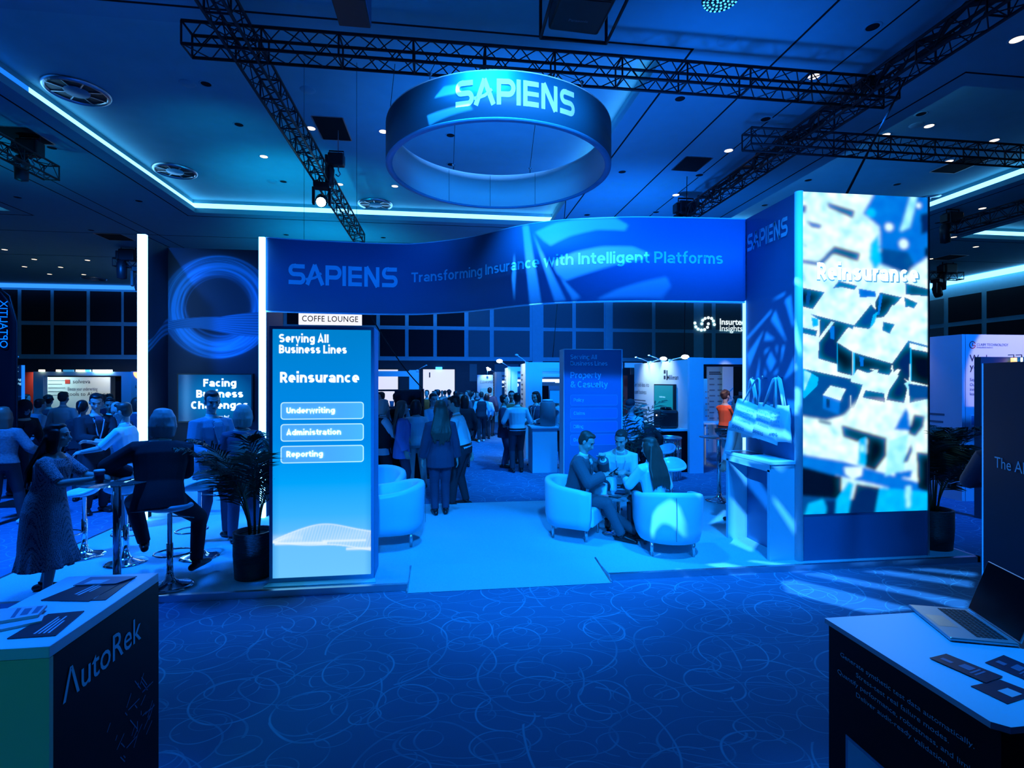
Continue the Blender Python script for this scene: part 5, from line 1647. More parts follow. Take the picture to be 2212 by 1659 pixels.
lines4 = [(0.15, 0.75, 0.2, 0.24), (0.15, 0.85, 0.32, 0.36), (0.15, 0.6, 0.44, 0.48), (0.15, 0.8, 0.56, 0.60)]
sheet('brochure', 'dark brochure with pale stripes in the middle of the white counter top', 'brochure', [(88, 1298), (172, 1264), (260, 1262), (192, 1300)], CZ + 0.001, 0.004, 'paper_dark', [(0.35, 0.95, 0.42, 0.47), (0.30, 0.95, 0.52, 0.57), (0.5, 0.85, 0.62, 0.66)])
sheet('brochure', 'blue and white brochure at the far end of the white counter top', 'brochure', [(158, 1266), (196, 1248), (296, 1246), (250, 1262)], CZ + 0.006, 0.004, 'paper_mid', [(0.1, 0.6, 0.2, 0.6)])
sheet('brochure', 'thin dark brochure beside the striped one on the white counter', 'brochure', [(192, 1298), (228, 1297), (292, 1248), (272, 1248)], CZ + 0.0005, 0.003, 'paper_dark', [(0.1, 0.2, 0.05, 0.9)])
sheet('brochure', 'dark brochure with fine lines of text at the counter corner', 'brochure', [(15, 1381), (120, 1374), (182, 1321), (104, 1328)], CZ + 0.001, 0.004, 'paper_dark', [(0.45, 0.5, 0.1, 0.8), (0.55, 0.6, 0.1, 0.7), (0.65, 0.7, 0.1, 0.8), (0.75, 0.8, 0.1, 0.6)])
sheet('magazine', 'thick pale magazine fanned open at the counter edge', 'magazine', [(-60, 1358), (82, 1334), (102, 1312), (-40, 1325)], CZ + 0.012, 0.012, 'paper_light', [(0.55, 0.62, 0.1, 0.9), (0.68, 0.8, 0.2, 0.8), (0.86, 0.96, 0.2, 0.9)], 'paper_mid')
sheet('magazine', 'pale magazine underneath the fanned one at the counter edge', 'magazine', [(-60, 1378), (90, 1346), (96, 1332), (-40, 1345)], CZ + 0.001, 0.010, 'paper_light')

t = thing('display_counter', 'white-topped black counter carrying an open laptop and printed slogans', 'counter', (0, 0, 0))
DX0, DX1, DY0, DY1 = 1.60, 2.75, 1.335, 2.035
bm = NB(); prism(bm, [(DX0 - 0.012, DY1), (DX0 - 0.012, DY0 + 0.02), (DX0 + 0.02, DY0 - 0.01), (DX1, DY0 - 0.01), (DX1, DY1)], CZ - 0.02, CZ); o = obj('top', bm, 'white_laminate', t)
obj('side_panel', bx(DX0, DX0 + 0.02, DY0, DY1 - 0.01, 0, CZ - 0.021), 'black_laminate', t)
obj('end_panel', bx(DX0 + 0.02, DX1, DY0, DY0 + 0.02, 0, CZ - 0.021), 'black_laminate', t)
obj('end_panel', bx(DX0 + 0.02, DX1, DY1 - 0.03, DY1 - 0.01, 0, CZ - 0.021), 'black_laminate', t)
yc = (on_x(1817, 1428, DX0).y + on_x(2107, 1630, DX0).y) / 2
w1 = on_x(1817, 1428, DX0).y - on_x(2107, 1630, DX0).y
for k, (s, fz) in enumerate((('Generate synthetic test data automatically.', 1.0), ('Stress-test real failure modes.', 0.70), ('Quantify performance, robustness, and limits.', 1.06), ('Deliver audit-ready validation.', 0.70))):
    text(s, 0.0255, flat_map((DX0 - 0.003, yc, 0.930 - 0.0385 * k), (0, -1, 0), (0, 0, 1)), 'sky_print', t, 0.0, 'CENTER', width=w1 * fz)
obj('picture_frame', bx(DX0 - 0.003, DX0, DY0 + 0.10, on_x(1828, 1590, DX0).y, 0.40, on_x(1828, 1586, DX0).z), 'mid_blue_print', t)
obj('picture_field', bx(DX0 - 0.005, DX0 - 0.002, DY0 + 0.11, on_x(1834, 1590, DX0).y, 0.40, on_x(1828, 1586, DX0).z - 0.012), 'sky_print', t)

h0, h1 = on_z(2090, 1317, CZ + 0.012), on_z(2200, 1391, CZ + 0.012)
hd = (h1 - h0).normalized(); bd = Vector((hd.y, -hd.x, 0)); bd = bd if bd.x < 0 else -bd
t = thing('laptop', 'open silver laptop with a dark screen on the black counter', 'laptop', (h0.x, h0.y, CZ + 0.002))
LW, LD = max(0.31, (h1 - h0).length), 0.225
P = lambda a, b2, z: hd * a + bd * b2 + Vector((0, 0, z))
bm = NB(); prism(bm, [tuple(P(a, b2, 0)[:2]) for a, b2 in ((0, 0), (0, LD), (LW, LD), (LW, 0))], 0.0, 0.014)
bmesh.ops.recalc_face_normals(bm, faces=bm.faces[:])
base = obj('base', bm, 'silver_shell', t); soft(base, 0.004, 2)
for r in range(6):
    for k in range(13):
        bm = NB()
        a0, b0 = 0.022 + k * (LW - 0.044) / 13, 0.022 + r * 0.0175
        prism(bm, [tuple(P(a, b2, 0)[:2]) for a, b2 in ((a0, b0), (a0, b0 + 0.014), (a0 + (LW - 0.044) / 13 - 0.004, b0 + 0.014), (a0 + (LW - 0.044) / 13 - 0.004, b0))], 0.0142, 0.0156)
        obj('key', bm, 'key_black', base)
bm = NB(); ngon(bm, [P(a, b2, 0.0145) for a, b2 in ((LW * 0.33, 0.145), (LW * 0.33, 0.21), (LW * 0.67, 0.21), (LW * 0.67, 0.145))]); obj('touchpad', bm, 'aluminium', base)
tl = (Vector((0, 0, 1)) * math.cos(0.34) - bd * math.sin(0.34))
nrm = bd * math.cos(0.34) + Vector((0, 0, 1)) * math.sin(0.34)
bm = NB()
c8 = [hd * a + tl * (b2 * LD) + Vector((0, 0, 0.014)) - nrm * c for c in (0, 0.007) for a, b2 in ((0, 0), (LW, 0), (LW, 1), (0, 1))]
v8 = [bm.verts.new(p) for p in c8]
for fc in ((0, 1, 2, 3), (7, 6, 5, 4), (0, 4, 5, 1), (1, 5, 6, 2), (2, 6, 7, 3), (3, 7, 4, 0)): bm.faces.new([v8[i] for i in fc])
bmesh.ops.recalc_face_normals(bm, faces=bm.faces[:])
lid = obj('lid', bm, 'silver_shell', t); soft(lid, 0.002, 1)
bm = NB(); ngon(bm, [hd * a + tl * (b2 * LD) + Vector((0, 0, 0.014)) + nrm * 0.001 for a, b2 in ((0.004, 0.03), (LW - 0.004, 0.03), (LW - 0.004, 0.985), (0.004, 0.985))]); obj('screen', bm, 'screen_off', lid)

pic = [(0.42, 0.62, 0.35, 0.75), (0.66, 0.70, 0.2, 0.8), (0.74, 0.78, 0.2, 0.8), (0.1, 0.3, 0.3, 0.5)]
sheet('leaflet', 'long dark leaflet with a pale block in the middle of the counter', 'leaflet', [(2008, 1422), (2130, 1476), (2166, 1462), (2044, 1413)], CZ + 0.003, 0.002, 'paper_dark', pic, 'paper_mid')
sheet('leaflet', 'dark leaflet farthest from the counter corner, beyond the laptop front', 'leaflet', [(2128, 1432), (2230, 1476), (2262, 1456), (2168, 1416)], CZ + 0.001, 0.002, 'paper_dark', pic, 'paper_mid')
sheet('leaflet', 'dark leaflet with a white rectangle nearest the counter corner', 'leaflet', [(2097, 1483), (2176, 1521), (2240, 1500), (2160, 1469)], CZ + 0.001, 0.002, 'paper_dark', [(0.45, 0.85, 0.35, 0.7)], 'paper_light')

# dark free-standing panel beyond the laptop
t = thing('free_standing_banner', 'tall dark blue panel with a glowing edge beyond the laptop', 'banner', (4.06, 3.52, 0), math.atan2(-0.94, -0.36))
o = obj('body', bx(0, 1.10, 0.0, 0.06, 0, 2.18), 'navy_panel' if 'navy_panel' in MATS else mat('navy_panel', (0.001, 0.016, 0.05), 0.6, spec=0.2).name, t)
obj('edge_strip', bx(-0.012, 0.006, 0.0, 0.06, 0.0, 2.18), 'edge_light', t)
obj('foot', bx(-0.05, 1.1, -0.12, 0.18, 0, 0.03), 'black_metal', t)
text('The AI', 0.115, flat_map((0.14, -0.004, 1.415), (1, 0, 0), (0, 0, 1)), 'sky_print', t, 0.0)
# ------------------------------------------------------------------ neighbouring stands
def arm_lamp(label, foot, tip, lamp='white_lamp', power=0, target=None, color=(0.75, 0.95, 1.0), head=0.05):
    foot, tip = Vector(foot), Vector(tip)
    t = thing('arm_lamp', label, 'lamp', foot)
    d = tip - foot
    bm = NB(); tube(bm, [(0, 0, 0), d * 0.5 + Vector((0, 0, 0.01)), d], 0.013, 6); obj('arm', bm, 'white_laminate', t, True)
    bm = NB(); box(bm, -0.04, 0.04, -0.04, 0.04, -0.05, 0.02); obj('clamp', bm, 'white_laminate', t)
    bm = NB(); ball(bm, d, (head * 1.2, head * 1.2, head * 0.7)); obj('lamp_head', bm, lamp, t, True)
    if power:
        spot('arm_lamp_light', tip + Vector((0, 0, -0.08)), target, power, color, 100, 0.8, 0.05)
    return t


def stand_wall(name, label, x0, x1, y0, y1, z1, m, cat='stand wall'):
    t = thing(name, label, cat)
    obj('panel', bx(x0, x1, y0, y1, 0, z1), m, t)
    return t


def lines_of_text(parent, mapper, n, w, m, gap=0.07, size=0.02):
    rng = random.Random(n * 7 + int(w * 100))
    v, f = [], []
    for k in range(n):
        stroke(v, f, [(0, -k * gap), (w * rng.uniform(0.7, 1.0), -k * gap)], size)
    put_shape('small_print', (v, f), mapper, m, parent)


XZ = ((1, 0, 0), (0, 0, 1))
NX = ((0, -1, 0), (0, 0, 1))     # faces towards -X, reading from far to near

# stand with the wall screen, behind the palm
WX = 5.40
t = stand_wall('exhibition_booth', 'pale booth wall lit from above, with a wall screen and dark letters', WX, WX + 0.06, 11.12, 14.55, 2.52, 'panel_white')
a_, b_ = on_x(1446, 812, WX - 0.01), on_x(1462, 812, WX - 0.01)
text('Milliman', 0.165, flat_map((WX - 0.004, on_x(1441, 810, WX).y, 2.07), *NX), 'dark_print', t, 0.004, width=0.62)
for dy, dz in ((0, 0.02), (0.0, 0.16)):
    obj('logo_mark', bx(WX - 0.006, WX, on_x(1436, 810, WX).y - 0.05, on_x(1436, 810, WX).y + 0.05, 2.06 + dz, 2.15 + dz), 'dark_print', t)
obj('logo_mark', bx(WX - 0.006, WX, on_x(1440, 810, WX).y - 0.05, on_x(1440, 810, WX).y - 0.0, 2.06, 2.30), 'dark_print', t)
y0 = on_x(1369, 830, WX).y
text('Turn bold ideas into', 0.17, flat_map((WX - 0.004, y0, 1.88), *NX), 'dark_print', t, 0.0, width=1.15)
text('sound business', 0.17, flat_map((WX - 0.004, y0, 1.68), *NX), 'dark_print', t, 0.0, width=0.95)
lines_of_text(t, flat_map((WX - 0.004, y0, 1.50), *NX), 7, 1.1, 'grey_print', 0.075, 0.03)
t2 = thing('wall_screen', 'upright screen with a teal picture on the pale booth wall', 'screen')
ya, yb = on_x(1413, 860, WX - 0.07).y, on_x(1455, 860, WX - 0.07).y
obj('casing', bx(WX - 0.075, WX - 0.002, yb, ya, 1.26, 1.96), 'black_plastic', t2)
obj('display', bx(WX - 0.078, WX - 0.07, yb + 0.03, ya - 0.03, 1.29, 1.93), 'screen_teal', t2)
text('transformation', 0.06, flat_map((WX - 0.080, ya - 0.35, 1.63), *NX), 'text_glow_soft', t2, 0.0)
t = thing('exhibition_booth', 'white booth corner column and beam past the wall screen', 'booth frame')
c0, c1 = on_y(1487, 900, 11.08).x, on_y(1517, 900, 11.08).x
obj('column', bx(c0, c1, 11.02, 11.12, 0, 2.56), 'white_laminate', t)
obj('beam', bx(c1, c1 + 4.2, 11.02, 11.12, 2.41, 2.55), 'white_laminate', t)
obj('shadow_gap', bx(c1, c1 + 4.2, 11.06, 11.12, 2.36, 2.41), 'black_metal', t)
for k, (u0, v0, u1, v1, lit) in enumerate(((1400, 785, 1374, 772, 0), (1406, 785, 1433, 775, 1), (1429, 781, 1402, 768, 0), (1446, 779, 1480, 771, 1))):
    yy0 = on_x(u0, 790, WX).y
    lbs = ('dim arm lamp at the far end of the pale booth wall', 'lit arm lamp crossing a dim one over the pale booth wall', 'dim arm lamp in the middle above the pale booth wall', 'bright arm lamp nearest the white corner column')
    tip = on_y(u1, v1, yy0 - 0.25) if lit else on_y(u1, v1, yy0 - 0.1)
    arm_lamp(lbs[k], (WX + 0.03, yy0, 2.54), tip, 'white_lamp' if lit else 'white_laminate', 0, None, head=0.075 if lit else 0.03)
spot('booth_wall_light', (4.75, 13.4, 2.85), (5.4, 13.4, 2.1), 75, (0.75, 0.95, 0.9), 95, 0.9, 0.06)
spot('booth_wall_light', (4.75, 12.4, 2.85), (5.4, 12.4, 2.1), 55, (0.75, 0.95, 0.9), 95, 0.9, 0.06)
t = thing('hanging_sign_board', 'white sign board jutting from the pale booth wall', 'sign')
obj('board', bx(on_y(1349, 790, 14.6).x, on_y(1387, 790, 14.6).x, 14.55, 14.62, 2.42, 2.56), 'panel_white', t)
for u in (1368, 1378):
    xx = on_y(u, 790, 14.5).x
    obj('bracket', bx(xx - 0.05, xx + 0.05, 14.55, 14.62, 2.22, 2.42), 'black_metal', t)
o = obj('pull_up_banner', bx(on_y(1347, 850, 15.2).x, on_y(1352, 850, 15.2).x + 0.05, 15.2, 15.24, 0, 2.2), 'red_panel')
tag(o, 'narrow red banner edge beside the unlit totem', 'banner')
t = thing('side_counter', 'black counter below the wall screen of the pale booth', 'counter')
obj('body', bx(WX - 0.62, WX - 0.01, 11.2, 13.6, 0, 0.92), 'black_laminate', t)
obj('top', bx(WX - 0.66, WX - 0.01, 11.18, 13.65, 0.92, 0.96), 'white_laminate', t)
t = thing('coffee_machine', 'bulky black coffee machine on the booth counter', 'coffee machine', (WX - 0.36, 11.55, 0.96))
o = obj('body', bx(-0.22, 0.22, -0.22, 0.22, 0, 0.42), 'black_plastic', t); soft(o, 0.06, 3)
obj('drip_tray', bx(-0.34, -0.2, -0.15, 0.15, 0, 0.05), 'chrome', t)
bm = NB(); lathe(bm, [(0.0, 0.0), (0.14, 0.0), (0.12, 0.06), (0.0, 0.07)], (0, 0, 0.42), 20); obj('bean_hopper', bm, 'screen_off', t, True)
obj('button_strip', bx(-0.226, -0.22, -0.02, 0.02, 0.28, 0.31), 'white_lamp', t)
t = thing('waste_bin', 'fluted chrome bin standing by the white booth column', 'bin', (4.62, 10.45, 0))
bm = NB(); lathe(bm, [(0.0, 0.0), (0.24, 0.0), (0.24, 0.86), (0.20, 0.86), (0.20, 0.82), (0.0, 0.82)], n=40); obj('drum', bm, 'chrome', t, True)
for k in range(20):
    a = 2 * PI * k / 20
    bm = NB(); tube(bm, [(0.24 * math.cos(a), 0.24 * math.sin(a), 0.03), (0.24 * math.cos(a), 0.24 * math.sin(a), 0.84)], 0.014, 6); obj('flute', bm, 'chrome', t, True)
bm = NB(); lathe(bm, [(0.235, 0.84), (0.262, 0.85), (0.262, 0.88), (0.235, 0.89)], n=40, closed=True); obj('rim', bm, 'aluminium', t, True)

# booth beyond the beam, with printed grey panels
for k, (u0, u1, yy, vt, m, lb) in enumerate(((1519, 1528, 13.2, 818, 'mid_blue_print', 'narrow blue printed panel under the white beam'), (1528, 1563, 14.2, 792, 'panel_grey', 'grey panel of small print behind the orange shirt'),
                                             (1562, 1584, 14.0, 785, 'panel_white', 'white panel with a blue curve beside the orange shirt'))):
    x0, x1 = on_y(u0, 900, yy).x, on_y(u1, 900, yy).x
    zt = on_y(u0, vt, yy).z
    t = stand_wall('exhibition_booth', lb, x0, x1, yy, yy + 0.05, zt, m)
    if k != 2:
        for c in range(2):
            lines_of_text(t, flat_map((x0 + 0.06 + c * (x1 - x0) * 0.5, yy - 0.004, zt - 0.35), *XZ), 9, (x1 - x0) * 0.36, 'grey_print', 0.16, 0.035)
        if k == 1:
            lines_of_text(t, flat_map((x0 + 0.05, yy - 0.004, zt - 0.16), *XZ), 2, (x1 - x0) * 0.8, 'dark_print', 0.05, 0.03)
    else:
        v, f = [], []
        stroke(v, f, [(0.0, 1.60), (0.10, 1.66), (x1 - x0, 1.84)], 0.03)
        stroke(v, f, [(0.0, 1.74), (0.12, 1.70), (0.22, 1.60), (0.24, 1.52)], 0.03)
        f.append((len(v), len(v) + 1, len(v) + 2, len(v) + 3)); v += [(0, 0.3), (x1 - x0, 0.3), (x1 - x0, 1.50), (0, 1.36)]
        put_shape('curve_print', (v, f), flat_map((x0, yy - 0.004, 0.0), *XZ), 'mid_blue_print', t)
spot('booth_panel_light', (6.6, 12.2, 3.0), (7.4, 13.9, 1.6), 40, (0.8, 0.9, 0.95), 90, 0.9, 0.08)
t = thing('white_table', 'slim white table behind the glass bowl', 'table', (6.6, 12.4, 0))
obj('top', bx(-0.35, 0.35, -0.3, 0.3, 0.98, 1.02), 'white_laminate', t)
for sx in (-0.3, 0.3):
    for sy in (-0.25, 0.25):
        obj('leg', bx(sx - 0.02, sx + 0.02, sy - 0.02, sy + 0.02, 0, 0.98), 'white_laminate', t)

# row of white fin walls along the aisle
FINS = [(2.10, 2.545, 13.62, 2.53, 'white fin wall nearest us with a raised arm lamp, in the aisle row'), (2.19, 2.54, 18.3, 2.53, 'white fin wall between the nearest and farthest of the aisle row'), (2.46, 2.82, 25.9, 2.48, 'white fin wall farthest away in the aisle row')]
for k, (x0, x1, yy, zt, lb) in enumerate(FINS):
    t = thing('fin_wall', lb, 'stand wall')
    obj('front_panel', bx(x0 + 0.10, x1, yy, yy + 0.1, 0, zt), 'white_laminate', t)
    obj('end_panel', bx(x0, x0 + 0.10, yy - 0.02, yy + 0.9, 0, zt - 0.03), 'panel_white', t)
    lines_of_text(t, flat_map((x0 - 0.004, yy + 0.75, 2.2), *NX), 12, 0.35, 'grey_print', 0.13, 0.05)
    obj('header_beam', bx(x1, x1 + 2.2, yy + 0.02, yy + 0.1, zt - 0.16, zt), 'white_laminate', t)
    obj('second_beam', bx(x1, x1 + 2.2, yy + 0.5, yy + 0.58, zt - 0.36, zt - 0.24), 'white_laminate', t)
    obj('lamp_bar', bx(x1, x1 + 2.2, yy + 0.9, yy + 0.96, zt - 0.52, zt - 0.44), 'text_glow', t)
    obj('back_panel', bx(x1, x1 + 2.2, yy + 1.3, yy + 1.36, 0, zt - 0.4), 'dark_teal_print', t)
    if k == 0:
        obj('dark_screen', bx(x1 + 0.05, x1 + 0.42, yy + 1.26, yy + 1.30, 0.9, 1.9), 'screen_off', t)
        lines_of_text(t, flat_map((x1 + 0.62, yy + 1.29, 2.02), *XZ), 1, 0.3, 'text_glow', 0.09, 0.07)
        lines_of_text(t, flat_map((x1 + 0.66, yy + 1.29, 1.72), *XZ), 3, 0.3, 'text_glow', 0.09, 0.04)
    else:
        text('P' if k == 1 else 'CI', 0.33, flat_map((x1 + (0.06 if k == 1 else 0.03), yy + 1.29, 1.72), *XZ), 'text_glow', t, 0.012)
arm_lamp('unlit arm lamp over the nearest white fin wall', (2.14, 13.66, 2.52), on_y(1116, 767, 13.5), 'white_laminate', 0, None, head=0.04)
arm_lamp('brightly lit arm lamp over the middle white fin wall', (2.24, 18.33, 2.52), on_y(1079, 780, 18.0), 'white_lamp', 60, (2.2, 18.6, 1.2), head=0.09)
arm_lamp('lit arm lamp over the farthest white fin wall', (2.5, 25.95, 2.46), on_y(1056, 798, 25.6), 'white_lamp', 0, None, head=0.09)
spot('fin_light', (1.5, 13.9, 2.9), (2.1, 14.0, 1.8), 60, (0.8, 0.95, 1.0), 95, 0.9, 0.08)
spot('fin_light', (1.4, 18.6, 2.9), (2.2, 18.7, 1.8), 70, (0.8, 0.95, 1.0), 95, 0.9, 0.08)
yy = 29.0
x0, x1 = on_y(1031, 850, yy).x, on_y(1071, 850, yy).x
t = stand_wall('exhibition_booth', 'distant pale green panel with a row of dark capitals and a screen', x0, x1, yy, yy + 0.05, 2.36, 'panel_white')
text('CLEARSPEED', 0.20, flat_map((x0 + 0.14, yy - 0.01, 1.90), *XZ), 'grey_print', t, 0.0, width=0.80)
obj('small_screen', bx(x0 + 0.2, x1 - 0.05, yy - 0.06, yy - 0.01, 1.0, 1.62), 'screen_small', t)
arm_lamp('short lamp standing on top of the distant pale green panel', (x0 + 0.55, yy - 0.03, 2.34), (x0 + 0.55, yy - 0.25, 2.74), 'white_lamp', 45, (x0 + 0.5, yy + 0.0, 1.9), (0.6, 1.0, 0.85), 0.06)

# white counter with the machine in the aisle
t = thing('reception_counter', 'plain white counter beside the aisle where a person with a lanyard stands', 'counter')
o = obj('body', bx(1.93, 2.49, 11.5, 12.1, 0, 0.99), 'white_laminate', t); soft(o, 0.005, 1)
obj('top', bx(1.90, 2.52, 11.47, 12.12, 0.99, 1.02), 'white_laminate', t)
t = thing('water_cooler', 'dark rounded dispenser on the white aisle counter', 'dispenser', (2.32, 11.75, 1.02))
bm = NB(); lathe(bm, [(0.0, 0.0), (0.17, 0.0), (0.18, 0.3), (0.17, 0.52), (0.12, 0.56), (0.0, 0.56)], n=24); obj('body', bm, 'grey_print', t, True)
bm = NB(); lathe(bm, [(0.09, 0.55), (0.12, 0.56), (0.12, 0.60), (0.0, 0.61)], n=20); obj('cap', bm, 'white_laminate', t, True)
obj('info_card', bx(0.05, 0.3, -0.02, 0.0, 0.52, 0.80), 'sky_print', t)

# coffee bar: black rack, sign
t = thing('coffee_rack', 'black metal shelf rack of the coffee bar behind the light box', 'rack', (-1.45, 10.5, 0))
for x in (0, 1.0):
    for y in (0, 0.4):
        obj('upright', bx(x, x + 0.04, y, y + 0.04, 0, 1.88), 'black_metal', t)
for z in (0.9, 1.18, 1.50, 1.84):
    obj('shelf', bx(0, 1.04, 0, 0.44, z, z + 0.03), 'black_metal', t)
obj('dark_glass', bx(0.45, 1.0, 0.38, 0.40, 1.53, 1.84), 'screen_off', t)
obj('lower_front', bx(0, 1.04, 0.0, 0.03, 0.0, 0.9), 'black_laminate', t)
for x, z, m, lb in ((0.30, 1.21, 'panel_grey', 'small grey paper cup on the black rack shelf'), (0.42, 1.53, 'white_laminate', 'white cup standing higher on the black rack'), (0.62, 0.93, 'paper_light', 'pale paper pot low on the black rack')):
    tt = thing('paper_cup', lb, 'cup', (-1.45 + x, 10.62, z))
    bm = NB(); lathe(bm, [(0.0, 0.0), (0.032, 0.0), (0.045, 0.11), (0.041, 0.11), (0.03, 0.01), (0.0, 0.01)], n=18); obj('body', bm, m, tt, True)
    bm = NB(); lathe(bm, [(0.043, 0.106), (0.048, 0.11), (0.043, 0.115)], n=18, closed=True); obj('rim', bm, m, tt, True)
t = thing('hanging_sign', 'white hanging sign naming the coffee lounge above the light box', 'sign', (0, 0, 0))
sx0, sx1 = on_y(645, 690, 11).x, on_y(781, 690, 11).x
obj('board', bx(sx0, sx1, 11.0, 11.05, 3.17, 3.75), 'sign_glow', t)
for x in (sx0 + 0.1, sx1 - 0.1):
    bm = NB(); tube(bm, [(x, 11.02, 3.75), (x, 11.02, ceil_z(x, 11.02))], 0.004, 5); obj('wire', bm, 'black_metal', t)
text('COFFE LOUNGE', 0.165, flat_map(((sx0 + sx1) / 2, 10.992, 3.235), *XZ), 'dark_print', t, 0.006, 'CENTER', 1.08, width=1.09)
x0, x1 = on_y(884, 830, 20).x, on_y(905, 830, 20).x
t = stand_wall('exhibition_booth', 'white booth end panel beside the open lit doorway', x0, x1, 20, 20.1, 2.44, 'white_laminate')
obj('beam', bx(x0 - 1.3, x0, 20, 20.1, 2.20, 2.40), 'white_laminate', t)
obj('low_wall', bx(x0 - 0.4, x0, 20.05, 20.1, 0, 1.55), 'mid_blue_print', t)
arm_lamp('slim arm lamp reaching up beside the open lit doorway', (x1 - 0.05, 20.0, 2.44), on_y(921, 789, 19.6), 'white_laminate', 0, None, head=0.03)

# wall lettering with the dotted swirl, lit
t = thing('wall_sign', 'lit wall sign with a swirl of round dots and white words', 'sign', (0, 0, 0))
SC = 28.5
dots = [(1501, 698), (1503, 706), (1508, 711), (1515, 713), (1522, 712), (1528, 707), (1530, 699.5), (1516, 699.5), (1518, 692), (1523, 688), (1530, 686.5), (1537, 688), (1541, 693.5), (1543, 701)]
for u, v in dots:
    p = on_y(u, v, YB - 0.03)
    bm = NB(); lathe(bm, [(0.0, 0.0), (0.105, 0.0), (0.105, 0.03), (0.0, 0.03)], n=16); o = obj('dot', bm, 'text_glow', t); o.rotation_euler = (PI / 2, 0, 0); o.location = p
p = on_y(1554, 701, YB - 0.05)
text('Insurtech', 0.62, flat_map(p, *XZ), 'text_glow', t, 0.02, spacing=0.98)
p = on_y(1554, 715, YB - 0.05)
text('Insights', 0.62, flat_map(p, *XZ), 'text_glow', t, 0.0, spacing=0.98)

# stands along the far side, past the bar stools
yy = 29.4
X_ = lambda u: on_y(u, 830, yy).x
t = thing('exhibition_booth', 'white portal frame of the far booth beyond the crowd', 'booth frame')
zt = on_y(180, 803, yy).z
obj('post', bx(X_(72), X_(93), yy, yy + 0.3, 0, zt), 'white_laminate', t)
obj('post', bx(X_(262), X_(284), yy, yy + 0.3, 0, zt), 'white_laminate', t)
obj('beam', bx(X_(93), X_(262), yy, yy + 0.3, zt - 0.20, zt), 'white_laminate', t)
t = stand_wall('exhibition_booth', 'warm lit panel with dark slogan inside the far portal booth', on_y(92, 830, yy + 2.2).x, on_y(238, 830, yy + 2.2).x, yy + 2.2, yy + 2.25, zt - 0.26, 'panel_white')
yf_ = yy + 2.19
sx = on_y(146, 830, yf_).x
text('solveva', 0.30, flat_map((sx + 0.25, yf_, on_y(146, 828, yf_).z), *XZ), 'dark_print', t, 0.0)
obj('logo_mark', bx(sx - 0.12, sx + 0.12, yf_ - 0.01, yf_, on_y(146, 829, yf_).z, on_y(146, 824, yf_).z + 0.1), 'red_panel', t)
text('Elevate your underwriting', 0.28, flat_map((sx, yf_, on_y(146, 844, yf_).z), *XZ), 'dark_print', t, 0.0, width=on_y(210, 830, yf_).x - sx)
text('tools to Alpine peaks', 0.28, flat_map((sx, yf_, on_y(146, 855, yf_).z), *XZ), 'dark_print', t, 0.0)
lines_of_text(t, flat_map((on_y(104, 830, yf_).x, yf_, on_y(104, 822, yf_).z), *XZ), 5, 0.9, 'grey_print', 0.2, 0.03)
o = obj('black_gap_sheet', bx(X_(236), X_(262), yy + 0.5, yy + 0.6, 0, zt - 0.25), 'dark_void'); tag(o, 'black gap panel beside the warm lit far panel', 'panel')  # near-black sheet across the gap between panel and post
t = stand_wall('exhibition_booth', 'pale panel with a half orange disc by the glowing light post', on_y(283, 830, 28).x, on_y(325, 830, 28).x, 28.0, 28.05, zt, 'panel_white')
bm = NB(); px_ = on_y(305, 808, 27.98); ngon(bm, [(px_.x + 0.36 * math.cos(a), 27.985, zt - 0.04 + 0.36 * math.sin(a)) for a in np.linspace(PI, 2 * PI, 20)]); obj('orange_disc', bm, 'copper_lamp', t)  # printed disc, made to glow with a lamp material
text('solveva', 0.26, flat_map((on_y(291, 838, 27.98).x, 27.98, on_y(291, 838, 27.98).z), *XZ), 'grey_print', t, 0.0)
o = obj('red_backdrop', bx(on_y(46, 850, 31).x, on_y(73, 850, 31).x, 31, 31.05, 0, 2.5), 'red_panel'); tag(o, 'dark red wall panel behind the far portal booth', 'panel', None, 'thing')
for k, (u, w, m) in enumerate(((92, 0.22, 'warm_lamp'), (128, 0.16, 'warm_lamp'), (150, 0.45, 'screen_small'), (176, 0.40, 'warm_lamp'), (192, 0.22, 'blue_lamp'), (223, 0.85, 'white_lamp'))):
    p = on_y(u, 800, yy)
    tt = thing('booth_spotlight', ('small warm lamp at the start of the far booth beam', 'second small warm lamp along the far booth beam', 'dim wide lamp on the far booth beam', 'wide warm lamp in the middle of the far booth beam', 'tiny blue lamp on the far booth beam', 'widest bright lamp at the end of the far booth beam')[k], 'lamp', (p.x, yy - 0.05, zt))
    obj('body', bx(-w / 2, w / 2, -0.06, 0.06, 0.0, 0.10), m, tt)
    obj('bracket', bx(-0.02, 0.02, 0.06, 0.12, -0.05, 0.06), 'black_metal', tt)
spot('far_booth_light', (X_(165), yy + 0.9, 3.1), (X_(165), yy + 2.2, 1.9), 120, (1.0, 0.86, 0.62), 95, 0.9, 0.1)
spot('far_booth_light', (on_y(118, 830, yy + 2.2).x, yy + 1.0, 3.0), (on_y(120, 830, yy + 2.2).x, yy + 2.2, 1.7), 260, (0.6, 0.85, 0.80), 110, 0.9, 0.1)
spot('far_booth_light', (X_(205), yy + 0.9, 3.1), (X_(205), yy + 2.2, 1.9), 80, (0.9, 0.95, 0.80), 95, 0.9, 0.1)

